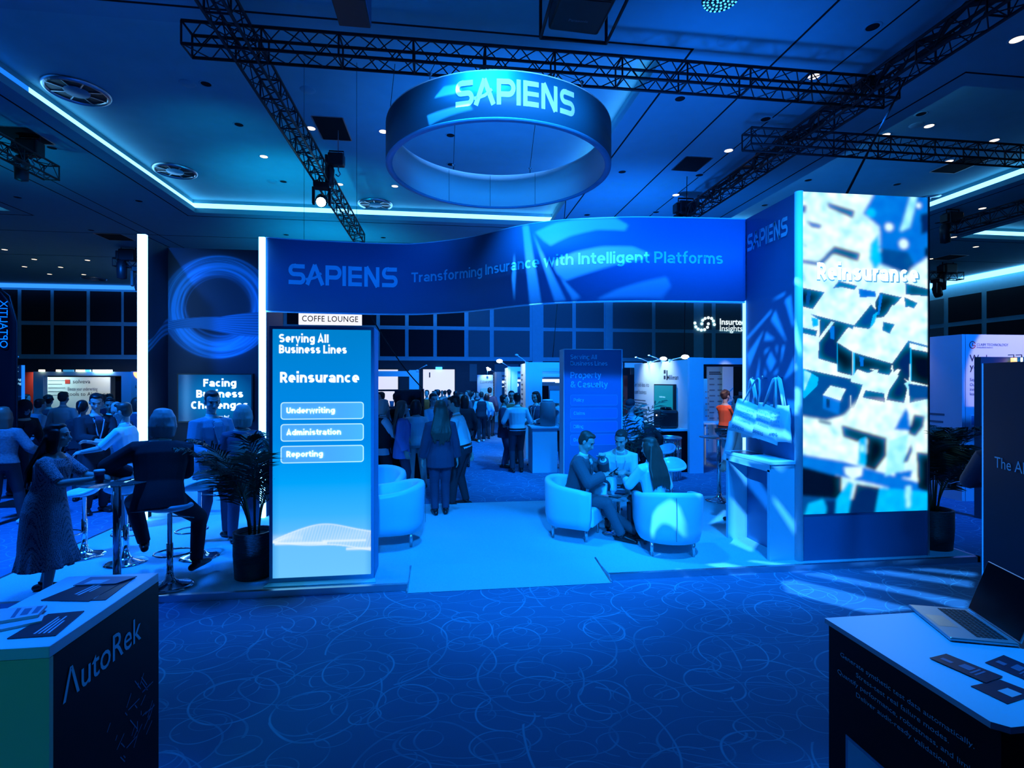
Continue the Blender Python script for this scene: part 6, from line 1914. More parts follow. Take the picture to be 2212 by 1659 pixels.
# sign board and feather flag at the edge
yy = 13.35
x0, x1 = on_y(-42, 850, yy).x, on_y(48, 850, yy).x
t = stand_wall('sign_board', 'dark teal upright sign board with pale capitals beyond the knitted jumper', x0, x1, yy, yy + 0.06, 2.40, 'dark_teal_print', 'sign')
obj('edge_strip', bx(x1 - 0.01, x1 + 0.012, yy - 0.01, yy + 0.06, 0, 2.40), 'dim_edge_light', t)
text('OPTALITIX', 0.155, flat_map((on_y(-18, 805, yy).x, yy - 0.006, on_y(20, 803, yy).z), *XZ), 'text_glow_soft', t, 0.01, width=on_y(40, 803, yy).x - on_y(-18, 803, yy).x)
xc = (on_y(-10, 803, yy).x + on_y(41, 803, yy).x) / 2
for s, v in (('Low-code Pricing', 822), ('and Underwriting', 830.5), ('Platform', 838.5)):
    text(s, 0.082, flat_map((xc + (0.0 if s != 'Platform' else 0.02), yy - 0.006, on_y(20, v, yy).z), *XZ), 'text_glow_soft', t, 0.012, 'CENTER')
text('Embedded pricing\nmodels', 0.06, flat_map((on_y(4, 860, yy).x, yy - 0.006, on_y(4, 858, yy).z), *XZ), 'sky_print', t, 0.0)
arm_lamp('thin lit arm lamp above the dark teal sign board', (on_y(10, 784, yy).x, yy, 2.40), on_y(37, 771, yy), 'white_laminate', 0, None, head=0.03)
yy = 9.7
t = thing('feather_flag', 'tall black feather flag with mirrored letters running up it', 'flag', (0, 0, 0))
fx0, fx1 = on_y(-46, 700, yy).x, on_y(35, 700, yy).x
bm = NB()
cf, cb = [], []
for i in range(25):
    s = i / 24
    z = 0.75 + s * (on_y(0, 600, yy).z - 0.75)
    r = fx1 - (fx1 - fx0) * (max(0, (s - 0.72) / 0.28) ** 2.6) * 0.95
    cf.append([bm.verts.new((fx0 + (r - fx0) * k / 6, yy + 0.02 * math.sin(k * 0.9 + s * 5), z)) for k in range(7)])
for i in range(24):
    for k in range(6):
        bm.faces.new((cf[i][k], cf[i][k + 1], cf[i + 1][k + 1], cf[i + 1][k]))
o = obj('cloth', bm, 'black_laminate', t, True); md = o.modifiers.new('thick', 'SOLIDIFY'); md.thickness = 0.008
bm = NB(); tube(bm, [(fx1 + 0.012, yy, 0.0), (fx1 + 0.012, yy, 3.0), (fx1 - 0.10, yy, 3.45), (fx1 - 0.35, yy, 3.66)], 0.012, 8); obj('pole', bm, 'black_metal', t, True)
bm = NB(); box(bm, fx1 - 0.25, fx1 + 0.25, yy - 0.25, yy + 0.25, 0, 0.03); obj('base', bm, 'black_metal', t)
zt_ = on_y(10, 640, yy).z
text('OPTALITIX', 0.165, lambda x, y: Vector((on_y(12, 700, yy).x - 0.06 + y, yy - 0.03, zt_ - 0.86 + 0.0 + (x))), 'sky_print', t, 0.0, mirror=False, width=0.78)
text('www.optalitix', 0.10, lambda x, y: Vector((on_y(-2, 700, yy).x - 0.04 + y, yy - 0.03, zt_ - 0.80 + x)), 'mid_blue_print', t, 0.0, width=0.6)

# pale stand behind the palm by the tower
cx_, cy_ = on_y(2078, 800, 7.9).x, 7.9
ztc = on_y(2078, 722, 7.9).z
t = stand_wall('exhibition_booth', 'blue lit booth panel with serif words beside the screen tower', cx_, cx_ + 0.06, cy_, cy_ + 2.6, ztc, 'panel_white')
text('software for\nunderwriting', 0.17, flat_map((cx_ - 0.004, cy_ + 1.55, 1.98), *NX), 'dark_print', t, 0.0, line=1.05)
lines_of_text(t, flat_map((cx_ - 0.004, cy_ + 1.2, 1.45), *NX), 2, 0.9, 'grey_print', 0.13, 0.035)
obj('lamp_bar', bx(cx_ - 0.10, cx_ - 0.03, cy_ + 0.75, cy_ + 1.25, ztc - 0.03, ztc + 0.01), 'warm_lamp', t)
spot('booth_bar_light', (cx_ - 0.25, cy_ + 1.0, ztc + 0.05), (cx_, cy_ + 1.0, ztc - 0.5), 8, (1.0, 0.72, 0.75), 100, 0.9, 0.1)
t = stand_wall('exhibition_booth', 'mauve lit booth panel with a round red mark and serif words', cx_ + 0.07, cx_ + 3.2, cy_, cy_ + 0.06, ztc, 'panel_white')
yf_ = cy_ - 0.004
v, f = [], []
stroke(v, f, arc(0, 0, 0.058, 20, 340, 26), 0.013)
stroke(v, f, [(0.06, -0.01), (0.0, -0.01), (0.0, 0.03)], 0.012)
pm = on_y(2101, 745, yf_)
put_shape('round_mark', (v, f), flat_map((pm.x, yf_, pm.z), *XZ), 'red_panel', t)
p = on_y(2110, 747, yf_); text('CLAIM TECHNOLOGY', 0.062, flat_map((p.x, yf_, p.z), *XZ), 'grey_print', t, 0.0, width=on_y(2178, 745, yf_).x - p.x)
p = on_y(2110, 752, yf_); text('Embedded Instinct', 0.042, flat_map((p.x, yf_, p.z), *XZ), 'grey_print', t, 0.0)
for s, v_ in (('We know', 781), ('you', 799)):
    p = on_y(2095, v_, yf_); text(s, 0.17, flat_map((p.x, yf_, p.z), *XZ), 'dark_print', t, 0.004)
for s, v_ in (('Say good', 823), ('Our Ex', 834), ('innov', 844), ('leader', 854)):
    p = on_y(2095, v_, yf_); text(s, 0.075, flat_map((p.x, yf_, p.z), *XZ), 'grey_print', t, 0.0)
p0, p1 = on_y(2096, 920, yf_), on_y(2120, 896, yf_)
obj('framed_print', bx(p0.x, p1.x, yf_ - 0.006, yf_, p0.z, p1.z), 'white_print', t)
obj('framed_field', bx(p0.x + 0.015, p1.x, yf_ - 0.009, yf_ - 0.005, p0.z + 0.015, p1.z - 0.015), 'mid_blue_print', t)
spot('mauve_stand_light', (10.6, 4.6, 4.4), (9.9, 7.9, 2.3), 600, (0.9, 0.62, 1.0), 30, 0.15, 0.03)
x0 = on_y(2113, 800, 6.9).x
zt2 = on_y(2113, 771, 6.9).z
t = thing('exhibition_booth', 'dark teal booth frame with copper lamps beyond the dark blue panel', 'booth frame')
obj('header', bx(x0, x0 + 2.6, 6.86, 6.96, zt2 - 0.22, zt2), 'dark_teal_print', t)
obj('post', bx(x0, x0 + 0.14, 6.86, 6.96, 0, zt2 - 0.22), 'dark_teal_print', t)
for k, (u, w, m) in enumerate(((2190, 0.035, 'copper_lamp'), (2207, 0.012, 'white_lamp'))):
    p = on_y(u, 781, 6.8)
    tt = thing('pendant_lamp', ('glowing copper tube lamp on the dark teal frame', 'thin white tube lamp beside the copper one')[k], 'lamp', (p.x, 6.80, p.z))
    bm = NB(); tube(bm, [(0, 0, -0.05), (0, 0, 0.055)], w, 16); obj('tube', bm, m, tt, True)
    bm = NB(); tube(bm, [(0, 0, 0.05), (0, 0, 0.10), (0, 0.08, 0.10)], 0.006, 6); obj('bracket', bm, 'black_metal', tt)
# ------------------------------------------------------------------ people
mat('skin', (0.40, 0.38, 0.34), 0.5)
mat('skin_deep', (0.24, 0.19, 0.15), 0.5)
mat('eye_dark', (0.02, 0.02, 0.025), 0.3)
mat('lip', (0.32, 0.14, 0.13), 0.5)
mat('hair_black', (0.008, 0.008, 0.010), 0.45)
mat('hair_brown', (0.05, 0.035, 0.028), 0.5)
mat('hair_auburn', (0.13, 0.075, 0.055), 0.5)
mat('hair_blond', (0.42, 0.38, 0.33), 0.5)
mat('hair_grey', (0.50, 0.50, 0.50), 0.5)
mat('shoe_black', (0.010, 0.010, 0.013), 0.35)
mat('shoe_white', (0.75, 0.77, 0.8), 0.5)
fabric('suit_dark', (0.018, 0.022, 0.035), 120, 0.3)
fabric('suit_navy', (0.030, 0.042, 0.090), 120, 0.25)
fabric('suit_grey', (0.070, 0.085, 0.11), 120, 0.25)
fabric('blazer_light', (0.12, 0.27, 0.38), 120, 0.2)
fabric('blazer_lilac', (0.14, 0.26, 0.66), 120, 0.15)
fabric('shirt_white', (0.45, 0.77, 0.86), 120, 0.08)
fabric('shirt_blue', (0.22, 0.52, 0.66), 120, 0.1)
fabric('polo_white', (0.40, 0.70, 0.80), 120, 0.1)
fabric('knit_grey', (0.12, 0.145, 0.18), 40, 0.5, bump=0.8)
fabric('trouser_beige', (0.36, 0.38, 0.42), 120, 0.1)
fabric('jeans', (0.06, 0.09, 0.17), 120, 0.25)
fabric('vest_black', (0.012, 0.014, 0.022), 120, 0.3)
fabric('tee_navy', (0.06, 0.085, 0.15), 120, 0.2)
fabric('cream', (0.62, 0.60, 0.54), 120, 0.1)
fabric('satin', (0.40, 0.74, 0.86), 60, 0.06, 0.3)
fabric('brown_coat', (0.34, 0.17, 0.08), 120, 0.2)


def pattern_dress():
    m = mat('dress_pattern', (0.3, 0.35, 0.45), 0.85)
    nt, b = nodes_of(m)
    N, L = nt.nodes, nt.links
    tc = N.new('ShaderNodeTexCoord')
    mp = N.new('ShaderNodeMapping'); mp.inputs['Scale'].default_value = (25, 25, 32)
    L.new(tc.outputs['Object'], mp.inputs['Vector'])
    vo = N.new('ShaderNodeTexVoronoi'); vo.inputs['Randomness'].default_value = 0.35
    L.new(mp.outputs[0], vo.inputs['Vector'])
    sb = N.new('ShaderNodeMath'); sb.operation = 'SUBTRACT'; sb.inputs[1].default_value = 0.38; L.new(vo.outputs['Distance'], sb.inputs[0])
    ab = N.new('ShaderNodeMath'); ab.operation = 'ABSOLUTE'; L.new(sb.outputs[0], ab.inputs[0])
    lt = N.new('ShaderNodeMath'); lt.operation = 'LESS_THAN'; lt.inputs[1].default_value = 0.115; L.new(ab.outputs[0], lt.inputs[0])
    mx = N.new('ShaderNodeMix'); mx.data_type = 'RGBA'; mx.inputs[6].default_value = (0.022, 0.028, 0.055, 1); mx.inputs[7].default_value = (0.62, 0.52, 0.60, 1)
    L.new(lt.outputs[0], mx.inputs[0]); L.new(mx.outputs[2], b.inputs['Base Color'])


pattern_dress()


def remesh(o, v, sm=2, fac=0.5):
    r = o.modifiers.new('skin', 'REMESH'); r.mode = 'VOXEL'; r.voxel_size = v; r.use_smooth_shade = True
    s = o.modifiers.new('smooth', 'SMOOTH'); s.iterations = sm; s.factor = fac
    return o


def ik(a, b, l1, l2, pole):
    d = b - a
    L = min(d.length, (l1 + l2) * 0.995)
    if d.length < 1e-6: d = Vector((0, 0, -1))
    dn = d.normalized()
    x = (l1 * l1 - l2 * l2 + L * L) / (2 * L)
    h = math.sqrt(max(0, l1 * l1 - x * x))
    p = pole - dn * pole.dot(dn)
    p = p.normalized() if p.length > 1e-6 else Vector((0, 1, 0))
    return a + dn * x + p * h, a + dn * L


def person(label, x, y, face, h=1.74, z=0.0, sit=None, lean=0, side_lean=0, twist=0, head=(0, 0), hands=None, feet=None, top=('shirt', 'shirt_white'), over=None, bottom=('trousers', 'suit_dark'),
           hair=('short', 'hair_brown'), skin='skin', shoes='shoe_black', lanyard=None, female=False, q=1, curl=0.5, glasses=False, elbow=None, group=None, build=1.0, watch=False, knee_out=0.0):
    """face: heading in degrees, 0 looks along +Y and 90 along -X. q: 2 close, 1 middle, 0 far. hands: {'R': (x, y, z), 'L': ...} in metres, the body's own frame"""
    t = thing('person', label, 'person', (x, y, z), math.radians(face), group)
    s = h / 1.74
    vox = {2: 0.0075, 1: 0.012, 0: 0.022}[q]
    P = Vector((0, 0, (sit + 0.10) if sit is not None else 0.93 * s))
    Lr, Sr, Tw = math.radians(lean), math.radians(side_lean), math.radians(twist)
    Rt = Matrix.Rotation(Tw, 3, 'Z') @ Matrix.Rotation(-Lr, 3, 'X') @ Matrix.Rotation(Sr, 3, 'Y')
    if sit is None and lean: P = P + Vector((0, -0.12 * math.sin(Lr), 0))
    up, fw, rt = Rt @ Vector((0, 0, 1)), Rt @ Vector((0, 1, 0)), Rt @ Vector((1, 0, 0))
    at = lambda a, b, c: P + rt * (a * s) + fw * (b * s) + up * (c * s)
    sw = (0.158 if female else 0.182) * (0.5 + 0.5 * build)
    bw = build
    # torso rings: height along the spine, half width, half depth, forward offset
    prof = [(-0.10, 0.140, 0.100, -0.005), (-0.02, 0.172 if female else 0.165, 0.118, -0.01), (0.12, 0.130 if female else 0.148, 0.098, 0.0), (0.28, 0.150 if female else 0.166, 0.112, 0.008), (0.40, 0.165 if female else 0.185, 0.112, 0.0), (0.475, 0.135 if female else 0.155, 0.085, -0.008), (0.53, 0.070, 0.062, -0.008)]
    def torso(bm, grow=0.0, t0=-9, t1=9, n=16):
        rows = [(c, a * bw + grow, d * bw + grow, o) for c, a, d, o in prof]
        use = [r for r in rows if t0 - 1e-6 <= r[0] <= t1 + 1e-6]
        def lerp(tt):
            for i in range(len(rows) - 1):
                if rows[i][0] <= tt <= rows[i + 1][0]:
                    k = (tt - rows[i][0]) / (rows[i + 1][0] - rows[i][0])
                    return tuple(rows[i][j] * (1 - k) + rows[i + 1][j] * k for j in range(4))
            return rows[0] if tt < rows[0][0] else rows[-1]
        if t0 > -9 and (not use or use[0][0] > t0 + 0.01): use = [(t0, *lerp(t0)[1:])] + use
        if t1 < 9 and (not use or use[-1][0] < t1 - 0.01): use = use + [(t1, *lerp(t1)[1:])]
        tube(bm, [at(0, o, c) for c, a, d, o in use], [(a * s, d * s) for c, a, d, o in use], n, 'flat', side=rt)
    nb = at(0, -0.008, 0.53)
    # head frame
    hy, hp = math.radians(head[0]), math.radians(head[1])
    Hb = Matrix.Rotation(Tw * 0.5, 3, 'Z') @ Matrix.Rotation(-Lr * 0.45, 3, 'X') @ Matrix.Rotation(Sr * 0.5, 3, 'Y')
    Hr = Hb @ Matrix.Rotation(hy, 3, 'Z') @ Matrix.Rotation(hp, 3, 'X')
    hc = nb + up * (0.055 * s) + (Hb @ Vector((0, 0.018, 0.115))) * s
    H = lambda a, b, c: hc + Hr @ (Vector((a, b, c)) * s)
    sc3 = lambda r: tuple(k * s for k in r)
    ch = at(0, 0, 0)
    # arms
    sho, elb, wri = {}, {}, {}
    for sd, sg in (('R', 1), ('L', -1)):
        sho[sd] = at(sg * sw, -0.01, 0.445)
        tgt = (hands or {}).get(sd)
        tgt = Vector(tgt) if tgt is not None else Vector((sg * (sw + 0.07) * s, P.y + 0.04, P.z - 0.06 * s))
        pole = Vector((elbow or {}).get(sd, (sg * 0.55, -0.75, -0.5)))
        elb[sd], wri[sd] = ik(sho[sd], tgt, 0.285 * s, 0.255 * s, pole)
    # legs
    hip, kne, ank, toe = {}, {}, {}, {}
    for sd, sg in (('R', 1), ('L', -1)):
        hip[sd] = P + Vector((sg * 0.088 * s, 0, -0.05 * s))
        f = (feet or {}).get(sd)
        if f is None:
            f = (sg * 0.11, 0.40 * s, 0.0, 0) if sit is not None else (sg * 0.10 * s, 0, 0.0, sg * -10)
        fx, fy, fz, fa = (*f, 0)[:4] if len(f) >= 4 else (*f, 0.0, 0.0)[:4]
        a = Vector((fx, fy, fz + 0.075 * s))
        kne[sd], ank[sd] = ik(hip[sd], a, (0.435 if sit is not None else 0.417) * s, (0.43 if sit is not None else 0.408) * s, Vector((sg * knee_out, 1, 0.12)))
        toe[sd] = Matrix.Rotation(math.radians(fa), 3, 'Z') @ Vector((0, 1, 0))
    # ---- body: one continuous surface
    bm = NB()
    torso(bm)
    tube(bm, [at(0, -0.012, 0.47), at(0, -0.01, 0.55), H(0, -0.02, -0.08)], [0.062 * s, 0.052 * s, 0.052 * s], 12, 'round')
    ball(bm, H(0, -0.008, 0.032), sc3((0.076, 0.096, 0.088)), Hr, 16, 10)
    ball(bm, H(0, 0.018, -0.028), sc3((0.066, 0.076, 0.088)), Hr, 16, 10)
    ball(bm, H(0, 0.052, -0.092), sc3((0.032, 0.030, 0.026)), Hr, 12, 8)
    if q > 0:
        tube(bm, [H(0, 0.082, 0.012), H(0, 0.096, -0.018), H(0, 0.104, -0.034)], [0.009 * s, 0.012 * s, 0.015 * s], 8, 'round')
        ball(bm, H(0, 0.074, 0.026), sc3((0.054, 0.020, 0.012)), Hr, 10, 6)
        for sg in (-1, 1):
            ball(bm, H(sg * 0.078, -0.004, -0.004), sc3((0.011, 0.022, 0.034)), Hr, 8, 6)
            ball(bm, H(sg * 0.042, 0.062, -0.03), sc3((0.022, 0.02, 0.02)), Hr, 8, 6)
        ball(bm, H(0, 0.084, -0.064), sc3((0.024, 0.011, 0.009)), Hr, 8, 6)
    for sd, sg in (('R', 1), ('L', -1)):
        tube(bm, [at(sg * sw * 0.55, -0.01, 0.44), sho[sd], elb[sd]], [0.055 * s, 0.050 * s, 0.040 * s], 10, 'round')
        tube(bm, [elb[sd], elb[sd].lerp(wri[sd], 0.35), wri[sd]], [0.039 * s, 0.038 * s, 0.027 * s], 10, 'round')
        tube(bm, [hip[sd], kne[sd]], [0.085 * s, 0.056 * s], 12, 'round')
        tube(bm, [kne[sd], kne[sd].lerp(ank[sd], 0.3), ank[sd]], [0.052 * s, 0.054 * s, 0.036 * s], 12, 'round')
        tube(bm, [ank[sd] + Vector((0, 0, -0.03 * s)) - toe[sd] * 0.03 * s, ank[sd] + toe[sd] * 0.14 * s + Vector((0, 0, -0.045 * s))], [0.034 * s, 0.026 * s], 8, 'round')
        # hand: palm, four unequal fingers, thumb from the side near the wrist
        fd = (wri[sd] - elb[sd]).normalized()
        hang = fd.z < -0.75
        pn = (Vector((-sg, 0.25, 0)) if hang else Vector((-sg * 0.55, 0, -0.85)))
        pn = (pn - fd * pn.dot(fd)).normalized()
        ac = fd.cross(pn).normalized()
        if ac.dot(Vector((0, 1, 0.3)) if hang else Vector((-sg, 0, 0.4))) < 0: ac = -ac      # ac points to the thumb side
        w0 = wri[sd]
        tube(bm, [w0 - fd * 0.01 * s, w0 + fd * 0.045 * s, w0 + fd * 0.092 * s], [(0.026 * s, 0.018 * s), (0.040 * s, 0.016 * s), (0.041 * s, 0.013 * s)], 10, 'round', side=ac)
        cv = curl * (1.25 if not hang else 0.8)
        fr = 0.0098 if q == 2 else (0.0105 if q == 1 else 0.013)
        for k, (off, ln) in enumerate(((0.030, 0.074), (0.010, 0.083), (-0.011, 0.077), (-0.031, 0.060))):
            b0 = w0 + fd * 0.088 * s + ac * off * s
            d1 = (fd * math.cos(0.35 * cv) + pn * math.sin(0.35 * cv) + ac * off * 2.2).normalized()
            d2 = (fd * math.cos(1.1 * cv + 0.05 * k) + pn * math.sin(1.1 * cv + 0.05 * k)).normalized()
            d3 = (fd * math.cos(1.7 * cv) + pn * math.sin(1.7 * cv)).normalized()
            p1 = b0 + d1 * ln * 0.45 * s; p2 = p1 + d2 * ln * 0.32 * s; p3 = p2 + d3 * ln * 0.25 * s
            tube(bm, [b0, p1, p2, p3], [fr * s, fr * s, fr * 0.92 * s, fr * 0.82 * s], 7, 'round')
        tb = w0 + fd * 0.028 * s + ac * 0.030 * s
        t1_ = tb + (ac * 0.75 + fd * 0.65 + pn * 0.35).normalized() * 0.040 * s
        t2_ = t1_ + (ac * 0.25 + fd * 0.85 + pn * 0.45).normalized() * 0.034 * s
        tube(bm, [tb, t1_, t2_], [0.0135 * s, 0.012 * s, 0.0095 * s], 7, 'round')
    bmesh.ops.recalc_face_normals(bm, faces=bm.faces[:])
    remesh(obj('body', bm, skin, t, True), vox, 1, 0.4)
    # ---- face details
    if q > 0:
        bm = NB()
        for sg in (-1, 1):
            ball(bm, H(sg * 0.031, 0.080, 0.006), sc3((0.013, 0.007, 0.0075)), Hr, 8, 6)
        obj('eyes', bm, 'eye_dark', t, True)
        bm = NB()
        for sg in (-1, 1):
            tube(bm, [H(sg * 0.014, 0.092, 0.026), H(sg * 0.034, 0.088, 0.032), H(sg * 0.052, 0.074, 0.026)], [0.004 * s, 0.005 * s, 0.003 * s], 6, 'round')
        obj('eyebrows', bm, hair[1] if hair[1] != 'hair_grey' else 'hair_brown', t, True)
        bm = NB(); ball(bm, H(0, 0.0905, -0.064), sc3((0.022, 0.0065, 0.0065)), Hr, 10, 6); obj('lips', bm, 'lip', t, True)
    if glasses:
        bm = NB()
        for sg in (-1, 1):
            tube(bm, [H(sg * 0.033 + 0.025 * math.cos(a), 0.103, 0.004 + 0.020 * math.sin(a)) for a in np.linspace(0, 2 * PI, 17)], 0.003 * s, 5)
            tube(bm, [H(sg * 0.058, 0.10, 0.008), H(sg * 0.084, 0.0, 0.008)], 0.003 * s, 5)
        tube(bm, [H(-0.008, 0.104, 0.008), H(0.008, 0.104, 0.008)], 0.003 * s, 5)
        obj('glasses', bm, 'black_plastic', t)
    # ---- hair
    st, hm = hair
    if st != 'bald':
        bm = NB()
        if st == 'hood':
            ball(bm, H(0, -0.03, 0.02), sc3((0.125, 0.13, 0.15)), Hr, 14, 10)
            tube(bm, [H(0, -0.05, -0.05), at(0, -0.06, 0.44), at(0, -0.08, 0.30)], [(0.13 * s, 0.11 * s), (0.17 * s, 0.11 * s), (0.16 * s, 0.07 * s)], 12, 'round', side=rt)
        else:
            ball(bm, H(0, -0.028, 0.060), sc3((0.082, 0.094, 0.074)), Hr, 14, 10)
            ball(bm, H(0, -0.045, 0.015), sc3((0.081, 0.072, 0.098)), Hr, 14, 10)
            for sg in (-1, 1): ball(bm, H(sg * 0.066, -0.012, 0.03), sc3((0.018, 0.045, 0.045)), Hr, 8, 6)
            if st in ('short', 'curly'): ball(bm, H(0, 0.030, 0.103), sc3((0.060, 0.050, 0.026)), Hr, 10, 8)
            if st == 'curly':
                rr_ = random.Random(int(x * 100))
                for k in range(26):
                    a, e_ = rr_.uniform(0, 6.28), rr_.uniform(-0.2, 1.4)
                    ball(bm, H(0.085 * math.cos(a) * math.cos(e_), -0.02 + 0.095 * math.sin(a) * math.cos(e_) * (1 if math.sin(a) < 0.3 else 0.75), 0.045 + 0.085 * math.sin(e_)), 0.030 * s, seg=7, rin=5)
            if st in ('bob', 'long', 'shoulder'):
                ball(bm, H(0, -0.006, 0.098), sc3((0.078, 0.076, 0.036)), Hr, 12, 8)
                low = {'bob': -0.13, 'shoulder': -0.20, 'long': -0.16}[st]
                for sg in (-1, 1):
                    tube(bm, [H(sg * 0.070, -0.005, 0.05), H(sg * 0.086, -0.012, -0.04), H(sg * 0.082, -0.022, low)], [(0.024 * s, 0.052 * s), (0.026 * s, 0.055 * s), (0.020 * s, 0.040 * s)], 10, 'round', side=Hr @ Vector((1, 0, 0)))
                tube(bm, [H(0, -0.06, 0.04), H(0, -0.085, -0.05), H(0, -0.075, low)], [(0.080 * s, 0.045 * s), (0.088 * s, 0.04 * s), (0.085 * s, 0.032 * s)], 12, 'round', side=rt)
                if st != 'long':
                    for k in range(-4, 5):
                        a = k * 0.36
                        tube(bm, [H(0.060 * math.sin(a), -0.024 - 0.062 * math.cos(a), 0.105), H(0.088 * math.sin(a), -0.020 - 0.088 * math.cos(a), 0.040), H(0.100 * math.sin(a), -0.018 - 0.090 * math.cos(a), -0.05), H(0.094 * math.sin(a), -0.018 - 0.074 * math.cos(a), low - 0.012 * (k % 2))], [0.016 * s, 0.022 * s, 0.024 * s, 0.010 * s], 7, 'round')
            if st == 'long':
                tube(bm, [H(0, -0.06, 0.02), H(0, -0.085, -0.07), at(0, -0.105, 0.45), at(0, -0.130, 0.34), at(0, -0.132, 0.24)], [(0.086 * s, 0.05 * s), (0.098 * s, 0.046 * s), (0.112 * s, 0.040 * s), (0.100 * s, 0.028 * s), (0.06 * s, 0.012 * s)], 14, 'round', side=rt)
                rr_ = random.Random(int(abs(x) * 1000) + 7)
                for k in range(-5, 6):
                    o_ = rr_.uniform(-0.012, 0.012); e_ = rr_.uniform(0.12, 0.22)
                    tube(bm, [H(k * 0.017, -0.07 - 0.012 * (5 - abs(k)) * 0.4, 0.0), at(k * 0.025, -0.120 - 0.003 * (5 - abs(k)), 0.44), at(k * 0.027 + o_, -0.148, 0.33), at(k * 0.025 - o_, -0.146, 0.24), at(k * 0.027 + o_, -0.138, e_)], [0.018 * s, 0.021 * s, 0.019 * s, 0.014 * s, 0.005 * s], 7, 'round')
            if st == 'bun': ball(bm, H(0, -0.10, 0.09), 0.045 * s)
            if st == 'pony': tube(bm, [H(0, -0.10, 0.06), H(0, -0.14, 0.0), H(0, -0.13, -0.12)], [0.03 * s, 0.03 * s, 0.012 * s], 8, 'round')
        bmesh.ops.recalc_face_normals(bm, faces=bm.faces[:])
        o = remesh(obj('hood' if st == 'hood' else 'hair', bm, hm, t, True), max(vox * 1.1, 0.009), 2, 0.4)
        if st == 'cap':
            bm = NB(); ball(bm, H(0, -0.005, 0.062), sc3((0.092, 0.106, 0.075)), Hr, 16, 10)
            tube(bm, [H(0, 0.07, 0.055), H(0, 0.16, 0.04)], [(0.075 * s, 0.008 * s), (0.06 * s, 0.006 * s)], 12, 'round', side=Hr @ Vector((1, 0, 0)))
            obj('cap', bm, 'vest_black', t, True)
    # ---- lower clothes
    bk, bmat = bottom
    if bk == 'trousers':
        bm = NB()
        torso(bm, 0.012, -0.10, 0.10)
        for sd, sg in (('R', 1), ('L', -1)):
            tube(bm, [hip[sd] + Vector((0, 0, 0.03)), kne[sd]], [0.100 * s * bw, 0.074 * s], 14, 'round')
            e0 = kne[sd].lerp(ank[sd], 0.98)
            tube(bm, [kne[sd], kne[sd].lerp(ank[sd], 0.4), e0], [0.073 * s, 0.068 * s, 0.056 * s], 14, 'flat')
        bmesh.ops.recalc_face_normals(bm, faces=bm.faces[:])
        remesh(obj('trousers', bm, bmat, t, True), max(vox, 0.011), 2, 0.4)
        if q > 0 and over is None and top[0] in ('shirt', 'rolled', 'polo', 'tee'):
            bm = NB(); c_ = 0.03
            tube(bm, [at(0, -0.002, c_ - 0.015), at(0, -0.002, c_ + 0.018)], [((0.160 * bw + 0.024) * s, (0.114 * bw + 0.026) * s)] * 2, 20, None, side=rt)
            obj('belt', bm, 'shoe_black', t, True)
    elif bk in ('dress', 'skirt'):
        bm = NB()
        hem = 0.30 * s
        tube(bm, [at(0, 0, 0.16), at(0, -0.005, 0.06), P + Vector((0, -0.005, -0.06 * s)), P + Vector((0, 0, -0.35 * s)), Vector((0, 0.0, hem))], [(0.150 * s * bw, 0.118 * s * bw), (0.178 * s * bw, 0.140 * s * bw), (0.20 * s * bw, 0.160 * s * bw), (0.215 * s * bw, 0.19 * s * bw), (0.245 * s * bw, 0.215 * s * bw)], 28, 'flat', side=Vector((1, 0, 0)))
        for k in range(14):
            a = 2 * PI * k / 14
            tube(bm, [P + Vector((0.16 * s * math.cos(a), 0.125 * s * math.sin(a), -0.12 * s)), Vector((0.242 * s * bw * math.cos(a), 0.212 * s * bw * math.sin(a), hem))], [0.012, 0.030], 8, 'flat')
        if bk == 'dress':
            torso(bm, 0.018, 0.05, 0.475)
            for sd, sg in (('R', 1), ('L', -1)):
                tube(bm, [at(sg * sw * 0.6, -0.01, 0.44), sho[sd], sho[sd].lerp(elb[sd], 0.92)], [0.066 * s, 0.068 * s, 0.058 * s], 12, 'flat')
        bmesh.ops.recalc_face_normals(bm, faces=bm.faces[:])
        remesh(obj(bk, bm, bmat, t, True), max(vox, 0.010), 2, 0.4)
    # ---- upper clothes
    def upper(nm, m, grow, low, sleeve, tip):
        bm = NB()
        torso(bm, grow, max(low, -0.10), 0.50)
        if low < -0.10:
            tube(bm, [at(0, -0.006, 0.06), at(0, -0.009, -0.04), at(0, -0.005, low)], [((0.146 * bw + grow) * s, (0.104 * bw + grow) * s), ((0.172 * bw + grow) * s, (0.122 * bw + grow) * s), ((0.182 * bw + grow) * s, (0.132 * bw + grow) * s)], 16, 'flat', side=rt)
        for sd, sg in (('R', 1), ('L', -1)):
            g = grow * s
            if sleeve > 0:
                if sleeve <= 1.0:
                    tube(bm, [at(sg * sw * 0.5, -0.01, 0.44), sho[sd], sho[sd].lerp(elb[sd], sleeve)], [0.058 * s + g, 0.054 * s + g, (0.050 - 0.006 * sleeve) * s + g], 12, 'flat')
                else:
                    tube(bm, [at(sg * sw * 0.5, -0.01, 0.44), sho[sd], elb[sd]], [0.058 * s + g, 0.054 * s + g, 0.045 * s + g], 12, 'round')
                    tube(bm, [elb[sd], elb[sd].lerp(wri[sd], sleeve - 1.0)], [0.045 * s + g, (0.030 * s + g) * tip], 12, 'flat')
        bmesh.ops.recalc_face_normals(bm, faces=bm.faces[:])
        return remesh(obj(nm, bm, m, t, True), max(vox, 0.010), 2, 0.4)
    kind, m = top
